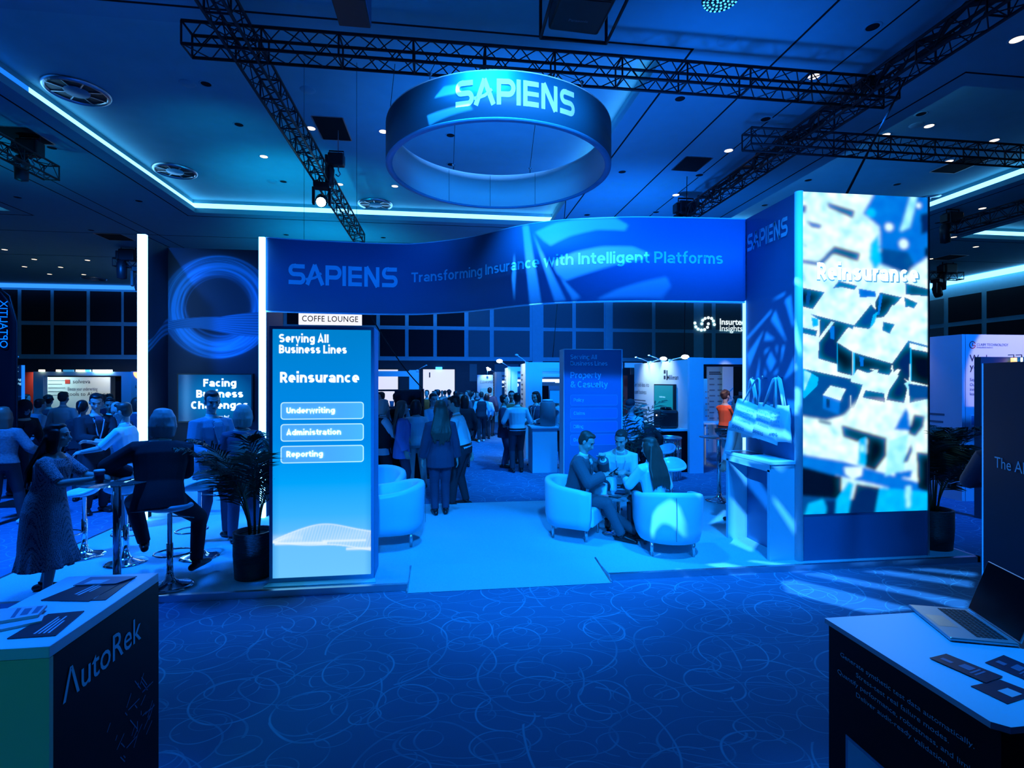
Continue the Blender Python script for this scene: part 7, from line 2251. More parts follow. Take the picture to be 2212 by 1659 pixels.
    sp = {'shirt': (0.014, -0.02, 1.95, 1.0), 'rolled': (0.014, -0.02, 1.05, 1.2), 'tee': (0.014, -0.05, 0.85, 1.1), 'polo': (0.015, -0.04, 0.95, 1.1), 'blouse': (0.018, -0.05, 1.0, 1.1), 'jumper': (0.026, -0.03, 1.9, 1.25), 'sleeveless': (0.014, 0.0, 0.0, 1), 'untucked': (0.020, -0.16, 1.93, 1.1)}
    if kind in sp: upper({'rolled': 'shirt', 'untucked': 'shirt'}.get(kind, kind if kind != 'sleeveless' else 'top'), m, *sp[kind])
    if kind in ('shirt', 'rolled', 'polo', 'untucked') and q > 0:
        bm = NB(); tube(bm, [at(0, -0.012, 0.50), at(0, -0.005, 0.555)], [(0.066 * s, 0.062 * s), (0.060 * s, 0.058 * s)], 16, None, side=rt)
        o = obj('collar', bm, m, t, True); md = o.modifiers.new('thick', 'SOLIDIFY'); md.thickness = 0.006
    if over:
        ok, om = over
        if ok == 'jacket':
            upper('jacket', om, 0.028, -0.20 if sit is None else -0.13, 1.90, 1.25)
            if q > 0:
                fy = lambda c: 0.112 * bw + 0.034 - max(0, c - 0.40) * 0.55
                bm = NB()
                ngon(bm, [at(a, fy(c) + 0.002, c) for a, c in ((0.0, 0.14), (0.055, 0.46), (0.035, 0.505), (-0.035, 0.505), (-0.055, 0.46))])
                o = obj('shirt_front', bm, m, t); md = o.modifiers.new('thick', 'SOLIDIFY'); md.thickness = 0.006
                for sg in (-1, 1):
                    bm = NB(); ngon(bm, [at(sg * a, fy(c) + 0.006, c) for a, c in ((0.005, 0.14), (0.085, 0.40), (0.062, 0.42), (0.070, 0.47), (0.045, 0.48))])
                    o = obj('lapel', bm, om, t); md = o.modifiers.new('thick', 'SOLIDIFY'); md.thickness = 0.008
        elif ok == 'vest':
            upper('vest', om, 0.030, -0.06, 0.0, 1.0)
    if lanyard:
        fy2 = 0.112 * bw + (0.040 if over else 0.026)
        for sg in (-1, 1):
            bm = NB(); tube(bm, [at(sg * 0.055, 0.02, 0.535), at(sg * 0.062, fy2 - 0.02, 0.45), at(sg * 0.035, fy2 + 0.004, 0.30), at(sg * 0.006, fy2 + 0.006, 0.17)], [(0.009, 0.003)] * 4, 6, side=rt)
            obj('lanyard', bm, lanyard, t)
        bm = NB(); ngon(bm, [at(a, fy2 + 0.010, c) for a, c in ((-0.045, 0.06), (0.045, 0.06), (0.045, 0.17), (-0.045, 0.17))])
        o = obj('badge', bm, 'white_print', t); md = o.modifiers.new('thick', 'SOLIDIFY'); md.thickness = 0.003
    if watch:
        bm = NB(); w_ = elb['R'].lerp(wri['R'], 0.95); d_ = (wri['R'] - elb['R']).normalized(); tube(bm, [w_ - d_ * 0.012, w_ + d_ * 0.012], 0.036 * s, 14); obj('watch', bm, 'black_metal', t, True)
    # ---- shoes
    for sd, sg in (('R', 1), ('L', -1)):
        a, td = ank[sd], toe[sd]
        bm = NB()
        base = a + Vector((0, 0, -0.075 * s))
        sd_ = Vector((td.y, -td.x, 0))
        tube(bm, [base - td * 0.065 * s + Vector((0, 0, 0.034 * s)), base + Vector((0, 0, 0.046 * s)), base + td * 0.09 * s + Vector((0, 0, 0.036 * s)), base + td * 0.185 * s + Vector((0, 0, 0.026 * s))], [(0.034 * s, 0.033 * s), (0.039 * s, 0.045 * s), (0.044 * s, 0.035 * s), (0.034 * s, 0.024 * s)], 14, 'round', side=sd_)
        tube(bm, [base + Vector((0, 0, 0.04 * s)), a + Vector((0, 0, 0.02 * s))], [0.042 * s, 0.044 * s], 12, 'flat')
        bmesh.ops.recalc_face_normals(bm, faces=bm.faces[:])
        obj('shoe', bm, shoes, t, True)
    return t


def stand_at(u, v_head, h, z=0.0, d=None):
    """where someone of height h stands whose crown shows at (u, v_head)"""
    dd = (EYE - h - z) * FPX / (v_head - 822.0) if d is None else d
    r = _ray(u, 822)
    return (r.x * dd, r.y * dd)


def look(dx, dy):
    return math.degrees(math.atan2(-dx, dy))


# on the stand: the seated three
person('seated man in a dark suit resting his cheek on his hand, holding a phone', 1.66, 6.64, look(0.86, -0.52), 1.76, PF, sit=0.42, lean=14, head=(-4, -22),
       hands={'R': (0.05, 0.40, 0.80), 'L': (-0.02, 0.37, 1.00)}, elbow={'R': (0.7, -0.1, -0.6), 'L': (-0.4, 0.5, -0.8)}, feet={'R': (0.02, 0.62, 0, -15), 'L': (-0.10, 0.82, 0.0, 15)}, top=('shirt', 'shirt_white'), over=('jacket', 'suit_grey'), bottom=('trousers', 'suit_grey'),
       hair=('short', 'hair_brown'), q=2, curl=0.9)
person('seated man in a white shirt with rolled sleeves and clasped hands', 2.53, 7.50, look(-0.20, -1), 1.80, PF, sit=0.42, lean=30, head=(-25, -14),
       hands={'R': (0.07, 0.47, 0.72), 'L': (-0.05, 0.48, 0.71)}, feet={'R': (0.20, 0.52, 0, -8), 'L': (-0.22, 0.55, 0, 12)}, top=('rolled', 'shirt_white'), bottom=('trousers', 'suit_dark'), hair=('short', 'hair_brown'), q=2, curl=0.8, lanyard='paper_light', watch=True, knee_out=0.35)
person('seated woman with long dark hair and a pale satin blouse, seen from behind', 2.50, 6.02, look(-0.15, 1), 1.66, PF, sit=0.42, lean=10, twist=12, head=(28, -8),
       hands={'R': (0.16, 0.36, 0.72), 'L': (-0.18, 0.40, 0.74)}, feet={'R': (0.08, 0.36, 0, 0), 'L': (-0.1, 0.40, 0, 0)}, top=('untucked', 'satin'), bottom=('trousers', 'suit_dark'), hair=('long', 'hair_brown'), female=True, q=2)
o = obj('mobile_phone', bx(-0.036, 0.036, -0.004, 0.004, -0.075, 0.075), 'screen_off'); o.location = (2.10, 6.38, PF + 0.86); o.rotation_euler = (0.9, 0, 1.2); tag(o, 'dark phone held by the seated man in the suit', 'phone')

# around the bar table
person('woman in a patterned midi dress leaning towards the bar table', -3.66, 5.42, look(1, 0.12), 1.58, PF, lean=9, head=(6, 6), hands={'R': (0.14, 0.42, 1.08), 'L': (-0.08, 0.44, 1.06)}, elbow={'R': (0.6, -0.3, -0.8), 'L': (-0.6, -0.3, -0.8)},
       feet={'R': (0.12, 0.05, 0, -10), 'L': (-0.12, -0.10, 0, 10)}, top=('none', None), bottom=('dress', 'dress_pattern'), hair=('long', 'hair_black'), female=True, q=2, curl=0.7, build=1.12)
person('grey-haired man in a dark jacket sitting on a bar stool, seen from behind', -2.72, 5.46, look(-0.35, 1), 1.80, PF, sit=0.78, lean=16, head=(18, 4), hands={'R': (0.05, 0.46, 1.10), 'L': (-0.30, 0.38, 1.06)}, elbow={'L': (-1, -0.1, -0.3), 'R': (0.5, -0.4, -0.9)},
       feet={'R': (0.30, 0.10, 0.10, -30), 'L': (-0.18, 0.42, 0.26, 10)}, top=('shirt', 'shirt_white'), over=('jacket', 'suit_dark'), bottom=('trousers', 'suit_dark'), hair=('bob', 'hair_grey'), q=2, build=1.12, knee_out=0.5)
person('man in a light blazer and open collar before the wall screen', -2.90, 7.05, look(0.75, -0.5), 1.84, PF, head=(-20, -12), hands={'R': (0.20, 0.28, 1.05), 'L': (-0.16, 0.30, 1.06)}, top=('shirt', 'shirt_blue'), over=('jacket', 'blazer_light'), bottom=('trousers', 'jeans'), hair=('short', 'hair_brown'), q=2, feet={'R': (0.14, -0.05, 0, -25), 'L': (-0.14, 0.10, 0, 10)})
person('woman with a blond bob and dark top beside the palm, seen from behind', -2.44, 6.78, look(-0.25, 1), 1.68, PF, head=(20, 0), hands={'R': (0.26, 0.22, 1.0), 'L': (-0.14, 0.26, 1.05)}, top=('blouse', 'tee_navy'), bottom=('trousers', 'jeans'), hair=('bob', 'hair_blond'), female=True, q=2, feet={'R': (0.16, -0.1, 0, -10), 'L': (-0.12, 0.12, 0, 10)}, build=1.08)
x, y = stand_at(276, 868, 1.77, 0, 7.1)
person('man in a white polo shirt and glasses gesturing, seen in profile', x, y, look(-1, -0.1), 1.74, 0, lean=6, head=(0, -8), hands={'R': (0.05, 0.42, 1.22), 'L': (-0.14, 0.46, 1.12)}, top=('polo', 'polo_white'), bottom=('trousers', 'suit_grey'), hair=('short', 'hair_brown'), glasses=True, q=2, build=1.1)
x, y = stand_at(205, 852, 1.80, 0, 8.2)
person('tall man in a dark jacket with a lanyard looking down at his hands', x, y, look(0.72, -0.6), 1.83, 0, lean=4, head=(-18, -18), hands={'R': (0.10, 0.38, 1.15), 'L': (-0.08, 0.40, 1.12)}, top=('tee', 'tee_navy'), over=('jacket', 'vest_black'), bottom=('trousers', 'suit_dark'), hair=('short', 'hair_black'), lanyard='shirt_blue', q=2)
x, y = stand_at(238, 866, 1.74, 0, 9.4)
person('bearded man in a dark jacket and white shirt behind the pair', x, y, look(0.3, -1), 1.72, 0, head=(10, -8), hands={'R': (0.12, 0.34, 1.1), 'L': (-0.15, 0.33, 1.12)}, top=('shirt', 'shirt_white'), over=('jacket', 'suit_dark'), hair=('short', 'hair_black'), skin='skin_deep', q=1)
x, y = stand_at(178, 866, 1.70, 0, 9.0)
person('person with dark hair tied back in dark clothes behind the tall man', x, y, look(-0.2, 1), 1.70, 0, top=('jumper', 'vest_black'), hair=('pony', 'hair_black'), female=True, q=1)
person('woman in a grey knitted jumper and black trousers at the picture edge, seen from behind', -6.22, 8.35, look(-0.25, 1), 1.66, 0, head=(10, 0), hands={'R': (0.28, 0.22, 1.02), 'L': (-0.2, 0.28, 1.05)}, top=('jumper', 'knit_grey'), bottom=('trousers', 'suit_dark'), hair=('shoulder', 'hair_auburn'), shoes='shoe_white', female=True, q=1, feet={'R': (0.20, 0.05, 0, -20), 'L': (-0.10, -0.1, 0, 10)}, build=1.05)
x, y = stand_at(35, 865, 1.72, 0, 9.5)
person('large hooded figure in black bending over', x, y, look(0.9, -0.3), 1.70, 0, lean=22, hands={'R': (0.15, 0.4, 0.95), 'L': (-0.15, 0.42, 0.95)}, top=('jumper', 'vest_black'), over=('jacket', 'vest_black'), hair=('hood', 'vest_black'), q=1, build=1.3)
for lb, u, v, h, f, tp, hr, kw in (
        ('man in a pale shirt with a dark lanyard, back turned, before the slogan panel', 137, 846, 1.80, 0, ('shirt', 'cream'), ('short', 'hair_brown'), dict(hands={'R': (0.25, 0.2, 1.0), 'L': (-0.25, 0.2, 1.0)})),
        ('man in a white T-shirt bending at the far table, back turned', 72, 860, 1.72, -25, ('tee', 'polo_white'), ('short', 'hair_black'), dict(lean=14)),
        ('man in a navy T-shirt with round dark hair, back turned', 105, 854, 1.76, 10, ('tee', 'tee_navy'), ('curly', 'hair_black'), {}),
        ('person in a cream top before the dark red wall panel', 57, 851, 1.74, -60, ('jumper', 'cream'), ('short', 'hair_brown'), {}),
        ('bald far man between the two bar talkers', 252, 866, 1.74, 170, ('shirt', 'shirt_blue'), ('bald', None), dict(over=('jacket', 'suit_grey'))),
        ('far head beside the slogan end, dark suit', 218, 851, 1.78, 160, ('shirt', 'shirt_white'), ('short', 'hair_brown'), dict(over=('jacket', 'suit_navy'))),
        ('far curly head near the black gap panel', 236, 852, 1.76, -150, ('tee', 'tee_navy'), ('curly', 'hair_black'), {}),
        ('far person by the glowing light post carrying a satchel', 296, 858, 1.72, 20, ('jumper', 'tee_navy'), ('bob', 'hair_brown'), dict(female=True)),
        ('person at the picture edge behind the hooded figure', 3, 862, 1.70, -40, ('tee', 'tee_navy'), ('short', 'hair_brown'), {}),
        ('far person partly behind the dark teal sign board', 23, 866, 1.70, 30, ('polo', 'polo_white'), ('short', 'hair_grey'), {})):
    d_ = {137: 11.2, 72: 10.6, 105: 12.4, 57: 15.0, 252: 8.9, 218: 11.5, 236: 12.5, 296: 10.5, 3: 11.0, 23: 12.2}[u]
    hh_ = EYE - (v - 822) * d_ / FPX
    x, y = stand_at(u, v, h, 0, d_)
    person(lb, x, y, f, hh_ - 0.02, 0, top=tp, hair=hr, q=1 if u in (137, 72, 105) else 0, bottom=('trousers', 'suit_dark'), **kw)

# in the aisle
person('woman in a dark suit with long brown hair, seen from behind', -0.06, 7.95, look(-0.1, 1), 1.68, PF, head=(12, 0), top=('blouse', 'suit_navy'), over=('jacket', 'suit_navy'), bottom=('trousers', 'suit_navy'), hair=('long', 'hair_brown'), female=True, q=2, build=1.05, feet={'R': (0.08, 0.0, 0, -8), 'L': (-0.08, -0.03, 0, 8)}, hands={'R': (0.26, 0.05, 0.80), 'L': (-0.26, 0.06, 0.80)})
person('man in a white shirt and dark trousers leaning in, one hand out', 0.28, 8.62, look(-0.92, 0.25), 1.80, PF - 0.06, lean=13, head=(0, -12), hands={'R': (0.22, -0.10, 0.86), 'L': (-0.1, 0.32, 1.02)}, elbow={'R': (0.9, -0.6, 0)}, top=('shirt', 'shirt_white'), bottom=('trousers', 'suit_dark'), hair=('short', 'hair_black'), q=2, feet={'R': (0.12, -0.05, 0, -15), 'L': (-0.10, 0.14, 0, 5)}, curl=0.35)
x, y = stand_at(868, 868, 1.66, 0, 9.2)
person('woman in a lilac blazer with long straight hair, seen from the side', x, y, look(0.95, 0.15), 1.68, 0, head=(0, -4), top=('blouse', 'shirt_blue'), over=('jacket', 'blazer_lilac'), bottom=('trousers', 'suit_navy'), hair=('long', 'hair_auburn'), female=True, q=2)
x, y = stand_at(899, 866, 1.70, 0, 9.9)
person('dark-haired person in a white T-shirt and pale trousers, back turned', x, y, look(-0.1, 1), 1.67, 0, head=(-15, 0), top=('blouse', 'shirt_white'), bottom=('trousers', 'trouser_beige'), hair=('bob', 'hair_black'), female=True, q=1, hands={'R': (0.2, 0.25, 1.0), 'L': (-0.2, 0.25, 1.0)}, feet={'R': (0.16, 0.05, 0, -12), 'L': (-0.1, -0.1, 0, 8)})
x, y = stand_at(828, 866, 1.70, 0, 9.3)
person('fair-haired person in a white shirt and black waistcoat beside the light box', x, y, look(0.85, 0.3), 1.70, 0, head=(0, -8), top=('untucked', 'shirt_white'), over=('vest', 'vest_black'), bottom=('trousers', 'suit_dark'), hair=('bob', 'hair_blond'), q=1, hands={'R': (0.15, 0.36, 1.0), 'L': (-0.15, 0.36, 1.0)})
x, y = stand_at(936, 852, 1.74, 0, 11.2)
person('man in a pale blue shirt half hidden between the suits', x, y, look(0.2, -1), 1.76, 0, head=(20, -10), hands={'R': (0.1, 0.38, 1.05), 'L': (-0.1, 0.38, 1.05)}, top=('rolled', 'shirt_blue'), bottom=('trousers', 'suit_navy'), hair=('short', 'hair_brown'), q=1)
person('barista in a cap looking down behind the coffee rack', -0.98, 11.25, look(0.35, -1), 1.78, 0, head=(-25, -12), top=('polo', 'shirt_blue'), over=('vest', 'vest_black'), hair=('cap', 'hair_black'), q=1, hands={'R': (0.15, 0.36, 1.05), 'L': (-0.15, 0.36, 1.05)})
person('moustached face seen through the coffee rack', -0.58, 11.9, look(0.1, -1), 1.70, 0, head=(-8, -4), top=('jumper', 'vest_black'), hair=('short', 'hair_black'), skin='skin_deep', q=1)
x, y = stand_at(1089, 858, 1.72, 0, 12.45)
person('man in a dark suit turned towards the one in the white shirt', x, y, look(0.9, -0.25), 1.70, 0, head=(10, 0), top=('shirt', 'shirt_white'), over=('jacket', 'suit_navy'), bottom=('trousers', 'suit_navy'), hair=('short', 'hair_black'), q=1, hands={'R': (0.22, 0.26, 1.05), 'L': (-0.2, 0.25, 1.05)})
x, y = stand_at(1117, 850, 1.77, 0, 11.8)
person('man in a bright white shirt and dark trousers, back turned in the aisle', x, y, look(-0.1, 1), 1.76, 0, top=('rolled', 'shirt_white'), bottom=('trousers', 'suit_dark'), hair=('short', 'hair_black'), q=1, build=1.08, hands={'R': (0.25, 0.25, 1.05), 'L': (-0.25, 0.25, 1.05)})
x, y = stand_at(1105, 843, 1.80, 0, 13.15)
person('man with glasses in a brown coat facing us beyond the aisle pair', x, y, look(-0.05, -1), 1.78, 0, top=('shirt', 'brown_coat'), over=('jacket', 'brown_coat'), hair=('short', 'hair_black'), glasses=True, q=1)
x, y = stand_at(1161, 848, 1.74, 0, 12.75)
person('dark-haired person with a white lanyard leaning behind the aisle counter', x, y, look(-0.75, -0.6), 1.77, 0, lean=6, head=(5, -14), top=('shirt', 'shirt_white'), over=('vest', 'tee_navy'), hair=('bob', 'hair_black'), lanyard='shirt_white', q=1, hands={'R': (0.18, 0.3, 1.06), 'L': (-0.16, 0.34, 1.06)})
x, y = stand_at(1204, 851, 1.76, 0, 12.3)
person('person half hidden behind the unlit totem, hand at the face', x, y, look(-0.3, -1), 1.74, 0, top=('tee', 'shirt_blue'), hair=('bob', 'hair_brown'), q=1, hands={'R': (0.06, 0.2, 1.52), 'L': (-0.15, 0.2, 1.1)})
x, y = stand_at(1040, 849, 1.78, 0, 17.6)
person('man in a dark waistcoat and pale sleeves walking away down the aisle', x, y, look(-0.02, 1), 1.66, 0, top=('shirt', 'shirt_blue'), over=('vest', 'suit_dark'), hair=('short', 'hair_brown'), q=1, feet={'R': (0.09, 0.12, 0, -5), 'L': (-0.09, -0.12, 0, 5)}, shoes='shoe_white')
x, y = stand_at(1058, 838, 1.82, 0, 19.5)
person('tall man with a dark rucksack strap before the distant green panel', x, y, look(0.3, 1), 1.78, 0, top=('shirt', 'suit_dark'), over=('jacket', 'suit_navy'), hair=('short', 'hair_black'), q=1)
for lb, u, v, d_, f, tp, ov, hr in (
        ('person in an orange top near the lit doorway', 922, 842, 18.0, 160, ('jumper', 'orange_fabric'), None, ('short', 'hair_brown')),
        ('dark suited head before the middle of the lit doorway', 938, 844, 17.0, 120, ('shirt', 'shirt_white'), ('jacket', 'suit_dark'), ('short', 'hair_black')),
        ('taller dark suited figure in the lit doorway crowd', 944, 841, 16.0, 100, ('shirt', 'shirt_white'), ('jacket', 'suit_dark'), ('short', 'hair_black')),
        ('small far figure centred in the lit doorway', 955, 843, 24.0, 180, ('shirt', 'suit_grey'), None, ('short', 'hair_brown')),
        ('small far figure in beige in the lit doorway', 961, 843, 23.0, 20, ('jumper', 'cream'), None, ('short', 'hair_brown')),
        ('dark curly head at the side of the lit doorway', 970, 842, 20.0, 0, ('jumper', 'suit_grey'), None, ('curly', 'hair_black')),
        ('dark suited man just past the lit doorway, back turned', 984, 844, 17.0, 10, ('shirt', 'shirt_white'), ('jacket', 'suit_dark'), ('short', 'hair_black')),
        ('man in navy with a lanyard facing us past the doorway', 996, 848, 14.5, 170, ('shirt', 'shirt_blue'), ('jacket', 'suit_navy'), ('short', 'hair_brown')),
        ('man in a dark grey suit in profile in the middle of the aisle', 1011, 843, 16.0, 100, ('shirt', 'shirt_white'), ('jacket', 'suit_grey'), ('short', 'hair_brown')),
        ('second dark suit in profile facing along the aisle', 1021, 845, 18.0, -80, ('shirt', 'shirt_white'), ('jacket', 'suit_dark'), ('short', 'hair_black')),
        ('woman in dark clothes at the head of the aisle crowd', 1003, 853, 12.5, 20, ('jumper', 'vest_black'), None, ('shoulder', 'hair_black')),
        ('person in pale blue close behind the walking waistcoat', 1051, 850, 18.5, 15, ('shirt', 'shirt_blue'), None, ('bob', 'hair_black')),
        ('dark figure at the rim of the coffee rack', 822, 846, 12.6, 120, ('jumper', 'suit_navy'), None, ('short', 'hair_black')),
        ('far small dark figure behind the aisle walkers', 1031, 846, 21.0, 180, ('shirt', 'shirt_white'), ('jacket', 'suit_dark'), ('short', 'hair_brown'))):
    x, y = stand_at(u, v, 1.7, 0, d_)
    hh_ = EYE - (v - 822) * d_ / FPX
    person(lb, x, y, f, max(1.50, min(1.9, hh_ - 0.02)), 0, top=tp, over=ov, hair=hr, q=0)

# towards the pale booth and the podium
x, y = stand_at(1362, 868, 1.66, 0, 9.9)
person('person in a black cap looking down behind the tall dark palm', x, y, look(-0.5, -0.8), 1.68, 0, head=(0, -25), top=('rolled', 'shirt_blue'), hair=('cap', 'hair_black'), q=1, hands={'R': (0.15, 0.34, 1.0), 'L': (-0.15, 0.34, 1.02)})
person('seated person in black bending forward by the fluted bin, back turned', 3.92, 9.75, look(-0.35, 0.9), 1.76, 0, sit=0.62, lean=28, top=('jumper', 'vest_black'), over=('jacket', 'vest_black'), hair=('short', 'hair_black'), q=1, build=1.15, feet={'R': (0.12, 0.35, 0.12, 0), 'L': (-0.14, 0.35, 0.12, 0)})
t = thing('bar_stool', 'dark stool under the seated person in black', 'bar stool', (3.92, 9.70, 0))
bm = NB(); lathe(bm, [(0.0, 0.56), (0.18, 0.56), (0.19, 0.60), (0.17, 0.625), (0.0, 0.63)], n=24); obj('seat', bm, 'black_plastic', t, True)
for k in range(4):
    a = k * PI / 2 + 0.4
    bm = NB(); tube(bm, [(0.2 * math.cos(a), 0.2 * math.sin(a), 0), (0.12 * math.cos(a), 0.12 * math.sin(a), 0.57)], 0.013, 8); obj('leg', bm, 'black_metal', t, True)
x, y = stand_at(1567, 843, 1.78, 0, 12.2)
person('person in an orange T-shirt with curly dark hair, seen from the side', x, y, look(0.95, 0.25), 1.80, 0, head=(0, -5), hands={'R': (0.16, 0.36, 1.12), 'L': (-0.12, 0.40, 1.14)}, top=('tee', 'orange_fabric'), bottom=('trousers', 'trouser_beige'), hair=('curly', 'hair_brown'), q=1)
spot('orange_shirt_fill', (x - 0.5, 10.3, 3.2), (x, y, 1.35), 190, (1.0, 0.62, 0.45), 24, 0.8, 0.06)  # unseen warm spot added to bring out the orange shirt
person('person in a white shirt standing behind the hanging tote bags', 4.17, 6.98, look(-0.55, 0.9), 1.76, PF, lean=4, top=('untucked', 'shirt_white'), bottom=('trousers', 'suit_grey'), hair=('short', 'hair_brown'), q=1, hands={'R': (0.24, 0.16, 0.98), 'L': (-0.27, 0.10, 0.86)})
x, y = stand_at(1601, 845, 1.76, 0, 17.0)
person('far figure in a dark suit past the orange shirt', x, y, look(-0.7, -0.5), 1.72, 0, top=('shirt', 'shirt_white'), over=('jacket', 'suit_dark'), hair=('short', 'hair_black'), q=0)
pe = on_y(2185, 900, 4.15)
person('person in a dark sleeve with a bent elbow, mostly hidden by the dark panel', pe.x, pe.y, look(0.2, 1), 1.72, 0, lean=10, hands={'L': (0.02, 0.22, 1.12), 'R': (0.15, 0.35, 1.1)}, elbow={'L': (-1, -0.1, -0.15)}, top=('jumper', 'suit_dark'), over=('jacket', 'suit_navy'), hair=('short', 'hair_brown'), q=1, build=1.15)
# ------------------------------------------------------------------ patterned projector: a lamp behind a cut plate
LP = Vector((-3.12, 0.9, 6.95))
gaim = Vector((3.4, 6.2, 2.2))
gz = (gaim - LP).normalized()
gx = gz.cross(Vector((0, 0, 1))).normalized()
gy = gx.cross(gz)
GD = 0.40
holes = []


def hole(pts):
    q = []
    for p in pts:
        d = Vector(p) - LP
        k = GD / d.dot(gz)
        q.append((d.dot(gx) * k, d.dot(gy) * k))
    holes.append(q)


def on_fascia(u, v):
    r = _ray(u, v)
    best = min(HS, key=lambda p: abs(r.x / r.y - p.x / p.y))
    return on_y(u, v, best.y)


def on_ring(u, v):
    r = _ray(u, v)
    a = r.x * r.x + r.y * r.y; b = -(r.x * RC.x + r.y * RC.y); c = RC.x ** 2 + RC.y ** 2 - RR * RR
    disc = max(b * b - a * c, 0)
    return Vector((0, 0, EYE)) + r * ((-b - math.sqrt(disc)) / a)


for P in ([(1110, 545), (1115, 592), (1110, 650), (1105, 600)], [(1128, 488), (1141, 486), (1170, 655), (1145, 659)], [(1152, 503), (1157, 515), (1222, 648), (1199, 652)], [(1190, 562), (1202, 590), (1254, 642), (1238, 650)],
          [(1156, 502), (1200, 481), (1260, 473), (1330, 471), (1357, 486), (1350, 498), (1290, 496), (1230, 510), (1190, 531), (1176, 522)], [(1196, 566), (1240, 545), (1300, 533), (1368, 533), (1404, 548), (1385, 560), (1330, 572), (1280, 586), (1222, 606), (1202, 590)],
          [(1287, 646), (1332, 625), (1400, 606), (1440, 598), (1449, 618), (1430, 645)]):
    hole([on_fascia(u, v) for u, v in P])
zr = lambda x, y: (780 + x / 3.16, y / 3.16)
for P in ([(500, 670), (565, 590), (655, 575), (690, 622), (640, 640), (560, 655)], [(450, 790), (560, 750), (742, 712), (762, 748), (600, 792), (466, 856)]):
    hole([on_ring(*zr(*p)) for p in P])
zp = lambda x, y: (1590 + x / 4.365, 600 + y / 4.365)
for P in ([(340, 205), (460, 138), (462, 156), (400, 192)], [(458, 210), (516, 165), (545, 450), (530, 455)], [(100, 562), (330, 302), (337, 322), (108, 585)], [(370, 308), (328, 396), (480, 608)], [(260, 498), (104, 722), (122, 852)], [(280, 512), (366, 582), (268, 592)],
          [(265, 682), (322, 658), (270, 724)], [(325, 698), (376, 790), (325, 884), (284, 792)], [(372, 648), (392, 640), (386, 728)], [(434, 640), (461, 646), (420, 815)], [(546, 742), (541, 882), (448, 964)], [(226, 738), (210, 952), (188, 938)], [(264, 848), (288, 902), (264, 932)], [(396, 850), (391, 902), (338, 918)], [(164, 958), (242, 1085), (168, 1002)]):
    hole([on_x(*zp(*p), TX0 - 0.001) for p in P])
for P in ([(545, 8), (598, 8), (598, 62), (545, 50)], [(550, 380), (602, 640), (600, 728), (560, 610)], [(552, 800), (572, 860), (556, 874)], [(553, 1040), (600, 1040), (600, 1200), (553, 1195)]):
    hole([on_x(*zp(*p), TX0 - 0.005) for p in P])
for P in ([(30, 1250), (370, 1260), (350, 1330), (60, 1300)], [(40, 1380), (480, 1410), (470, 1480), (20, 1440)], [(70, 1050), (130, 1080), (110, 1190), (70, 1180)], [(380, 1060), (520, 1070), (510, 1190), (360, 1170)], [(200, 1080), (250, 1100), (235, 1170), (195, 1170)]):
    hole([on_x(*zp(*p), TX0 - 0.16) for p in P])
z5 = lambda x, y: (1150 + x / 3.687, 900 + y / 3.687)
hole([on_y(*z5(*p), 5.52) for p in ((850, 960), (868, 800), (900, 690), (960, 668), (1105, 662), (1180, 730), (1225, 850), (1228, 985), (1160, 910), (1080, 840), (1000, 802), (930, 822), (880, 890))])
for P in ([(1380, 1175), (1530, 1165), (1770, 1215), (1560, 1226)], [(1708, 1150), (1760, 1145), (2190, 1194), (2090, 1206)], [(1140, 1214), (1168, 1214), (1238, 1240), (1200, 1244)], [(1405, 858), (1530, 740), (1545, 745), (1545, 815)], [(1562, 1000), (1602, 963), (1728, 962), (1800, 998), (1745, 1078)]):
    hole([on_z(*z5(*p), PF) for p in P])
hole([on_x(*z5(*p), 3.82) for p in ((1725, 480), (1800, 500), (1890, 640), (1890, 760), (1725, 560))])
hole([on_y(*z5(*p), 6.26) for p in ((1590, 380), (1605, 350), (1720, 500), (1718, 560))])
hole([on_y(*z5(*p), 6.26) for p in ((1580, 640), (1715, 800), (1715, 955), (1580, 955))])
hole([on_y(*z5(*p), 5.40) for p in ((1925, 690), (1930, 640), (2095, 850), (2095, 950))])
hole([on_z(*z5(*p), 1.16) for p in ((1560, 290), (1640, 275), (1900, 345), (2080, 350), (1920, 365), (1700, 320))])
z8 = lambda x, y: (1700 + x / 3.463, 1180 + y / 3.463)
for P in ([(-40, 262), (60, 250), (960, 470), (620, 500), (520, 480), (0, 345)], [(100, 205), (260, 200), (1360, 410), (1340, 480), (960, 375)], [(560, 186), (760, 182), (1380, 262), (1380, 310)], [(900, 170), (1080, 165), (1420, 200), (1400, 228)]):
    hole([on_z(*z8(*p), 0.0) for p in P])

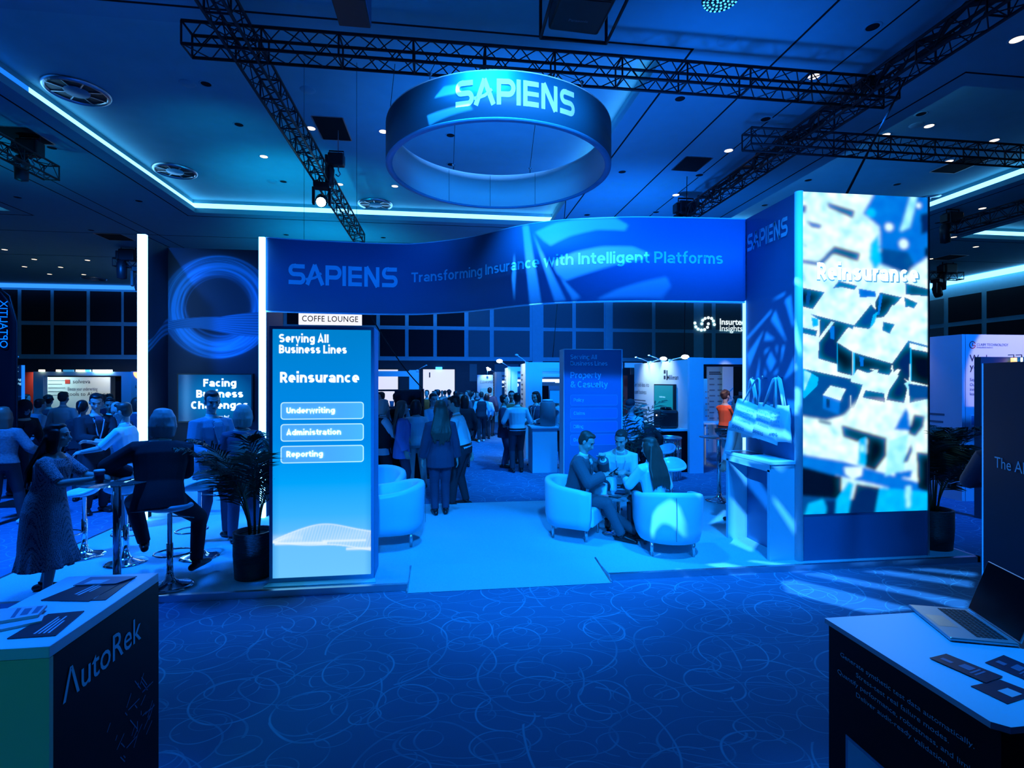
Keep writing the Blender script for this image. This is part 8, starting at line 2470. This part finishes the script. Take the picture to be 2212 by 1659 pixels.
SZ = GD * 1.05
verts = [(-SZ, -SZ), (SZ, -SZ), (SZ, SZ), (-SZ, SZ)]
edges = [(0, 1), (1, 2), (2, 3), (3, 0)]
for h_ in holes:
    b0 = len(verts)
    verts += [(max(-SZ * 0.99, min(SZ * 0.99, p[0])), max(-SZ * 0.99, min(SZ * 0.99, p[1]))) for p in h_]
    edges += [(b0 + i, b0 + (i + 1) % len(h_)) for i in range(len(h_))]
cv, ce, cf_, _, _, _ = delaunay_2d_cdt([Vector(p) for p in verts], edges, [], 0, 1e-7)
t = thing('pattern_projector', 'pattern projector hung on the long truss behind the viewer', 'stage light', LP)
bm = NB()
vs = [bm.verts.new(gx * p.x + gy * p.y + gz * GD) for p in cv]
keep = 0
ha = [np.array(h_) for h_ in holes]
for f in cf_:
    if len(f) < 3: continue
    c = sum((cv[i] for i in f), Vector((0, 0))) / len(f)
    X, Y = np.array([c.x]), np.array([c.y])
    if any(in_poly(X, Y, [tuple(p) for p in h_])[0] for h_ in holes): continue
    try: bm.faces.new([vs[i] for i in f])
    except ValueError: pass
obj('pattern_plate', bm, 'dark_void', t)
bm = NB()
for (ax, ay, bx_, by) in ((-1, -1, 1, -1), (1, -1, 1, 1), (1, 1, -1, 1), (-1, 1, -1, -1)):
    ngon(bm, [gx * (ax * SZ) + gy * (ay * SZ) + gz * GD, gx * (bx_ * SZ) + gy * (by * SZ) + gz * GD, gx * (bx_ * 0.12) + gy * (by * 0.12) - gz * 0.10, gx * (ax * 0.12) + gy * (ay * 0.12) - gz * 0.10])
ngon(bm, [gx * (a * 0.12) + gy * (b_ * 0.12) - gz * 0.10 for a, b_ in ((-1, -1), (1, -1), (1, 1), (-1, 1))])
obj('housing', bm, 'black_metal', t)
bm = NB(); tube(bm, [(0, 0, 0.1), (0, 0, 0.3)], 0.03, 8); obj('clamp', bm, 'black_metal', t)
gl = bpy.data.lights.new('pattern_light', 'SPOT')
gl.energy = 15000
gl.color = (0.10, 0.42, 1.0)
gl.spot_size = math.radians(98)
gl.spot_blend = 0.1
gl.shadow_soft_size = 0.0012
go = bpy.data.objects.new('pattern_light', gl)
COL.objects.link(go)
go.location = LP
aim(go, gaim)
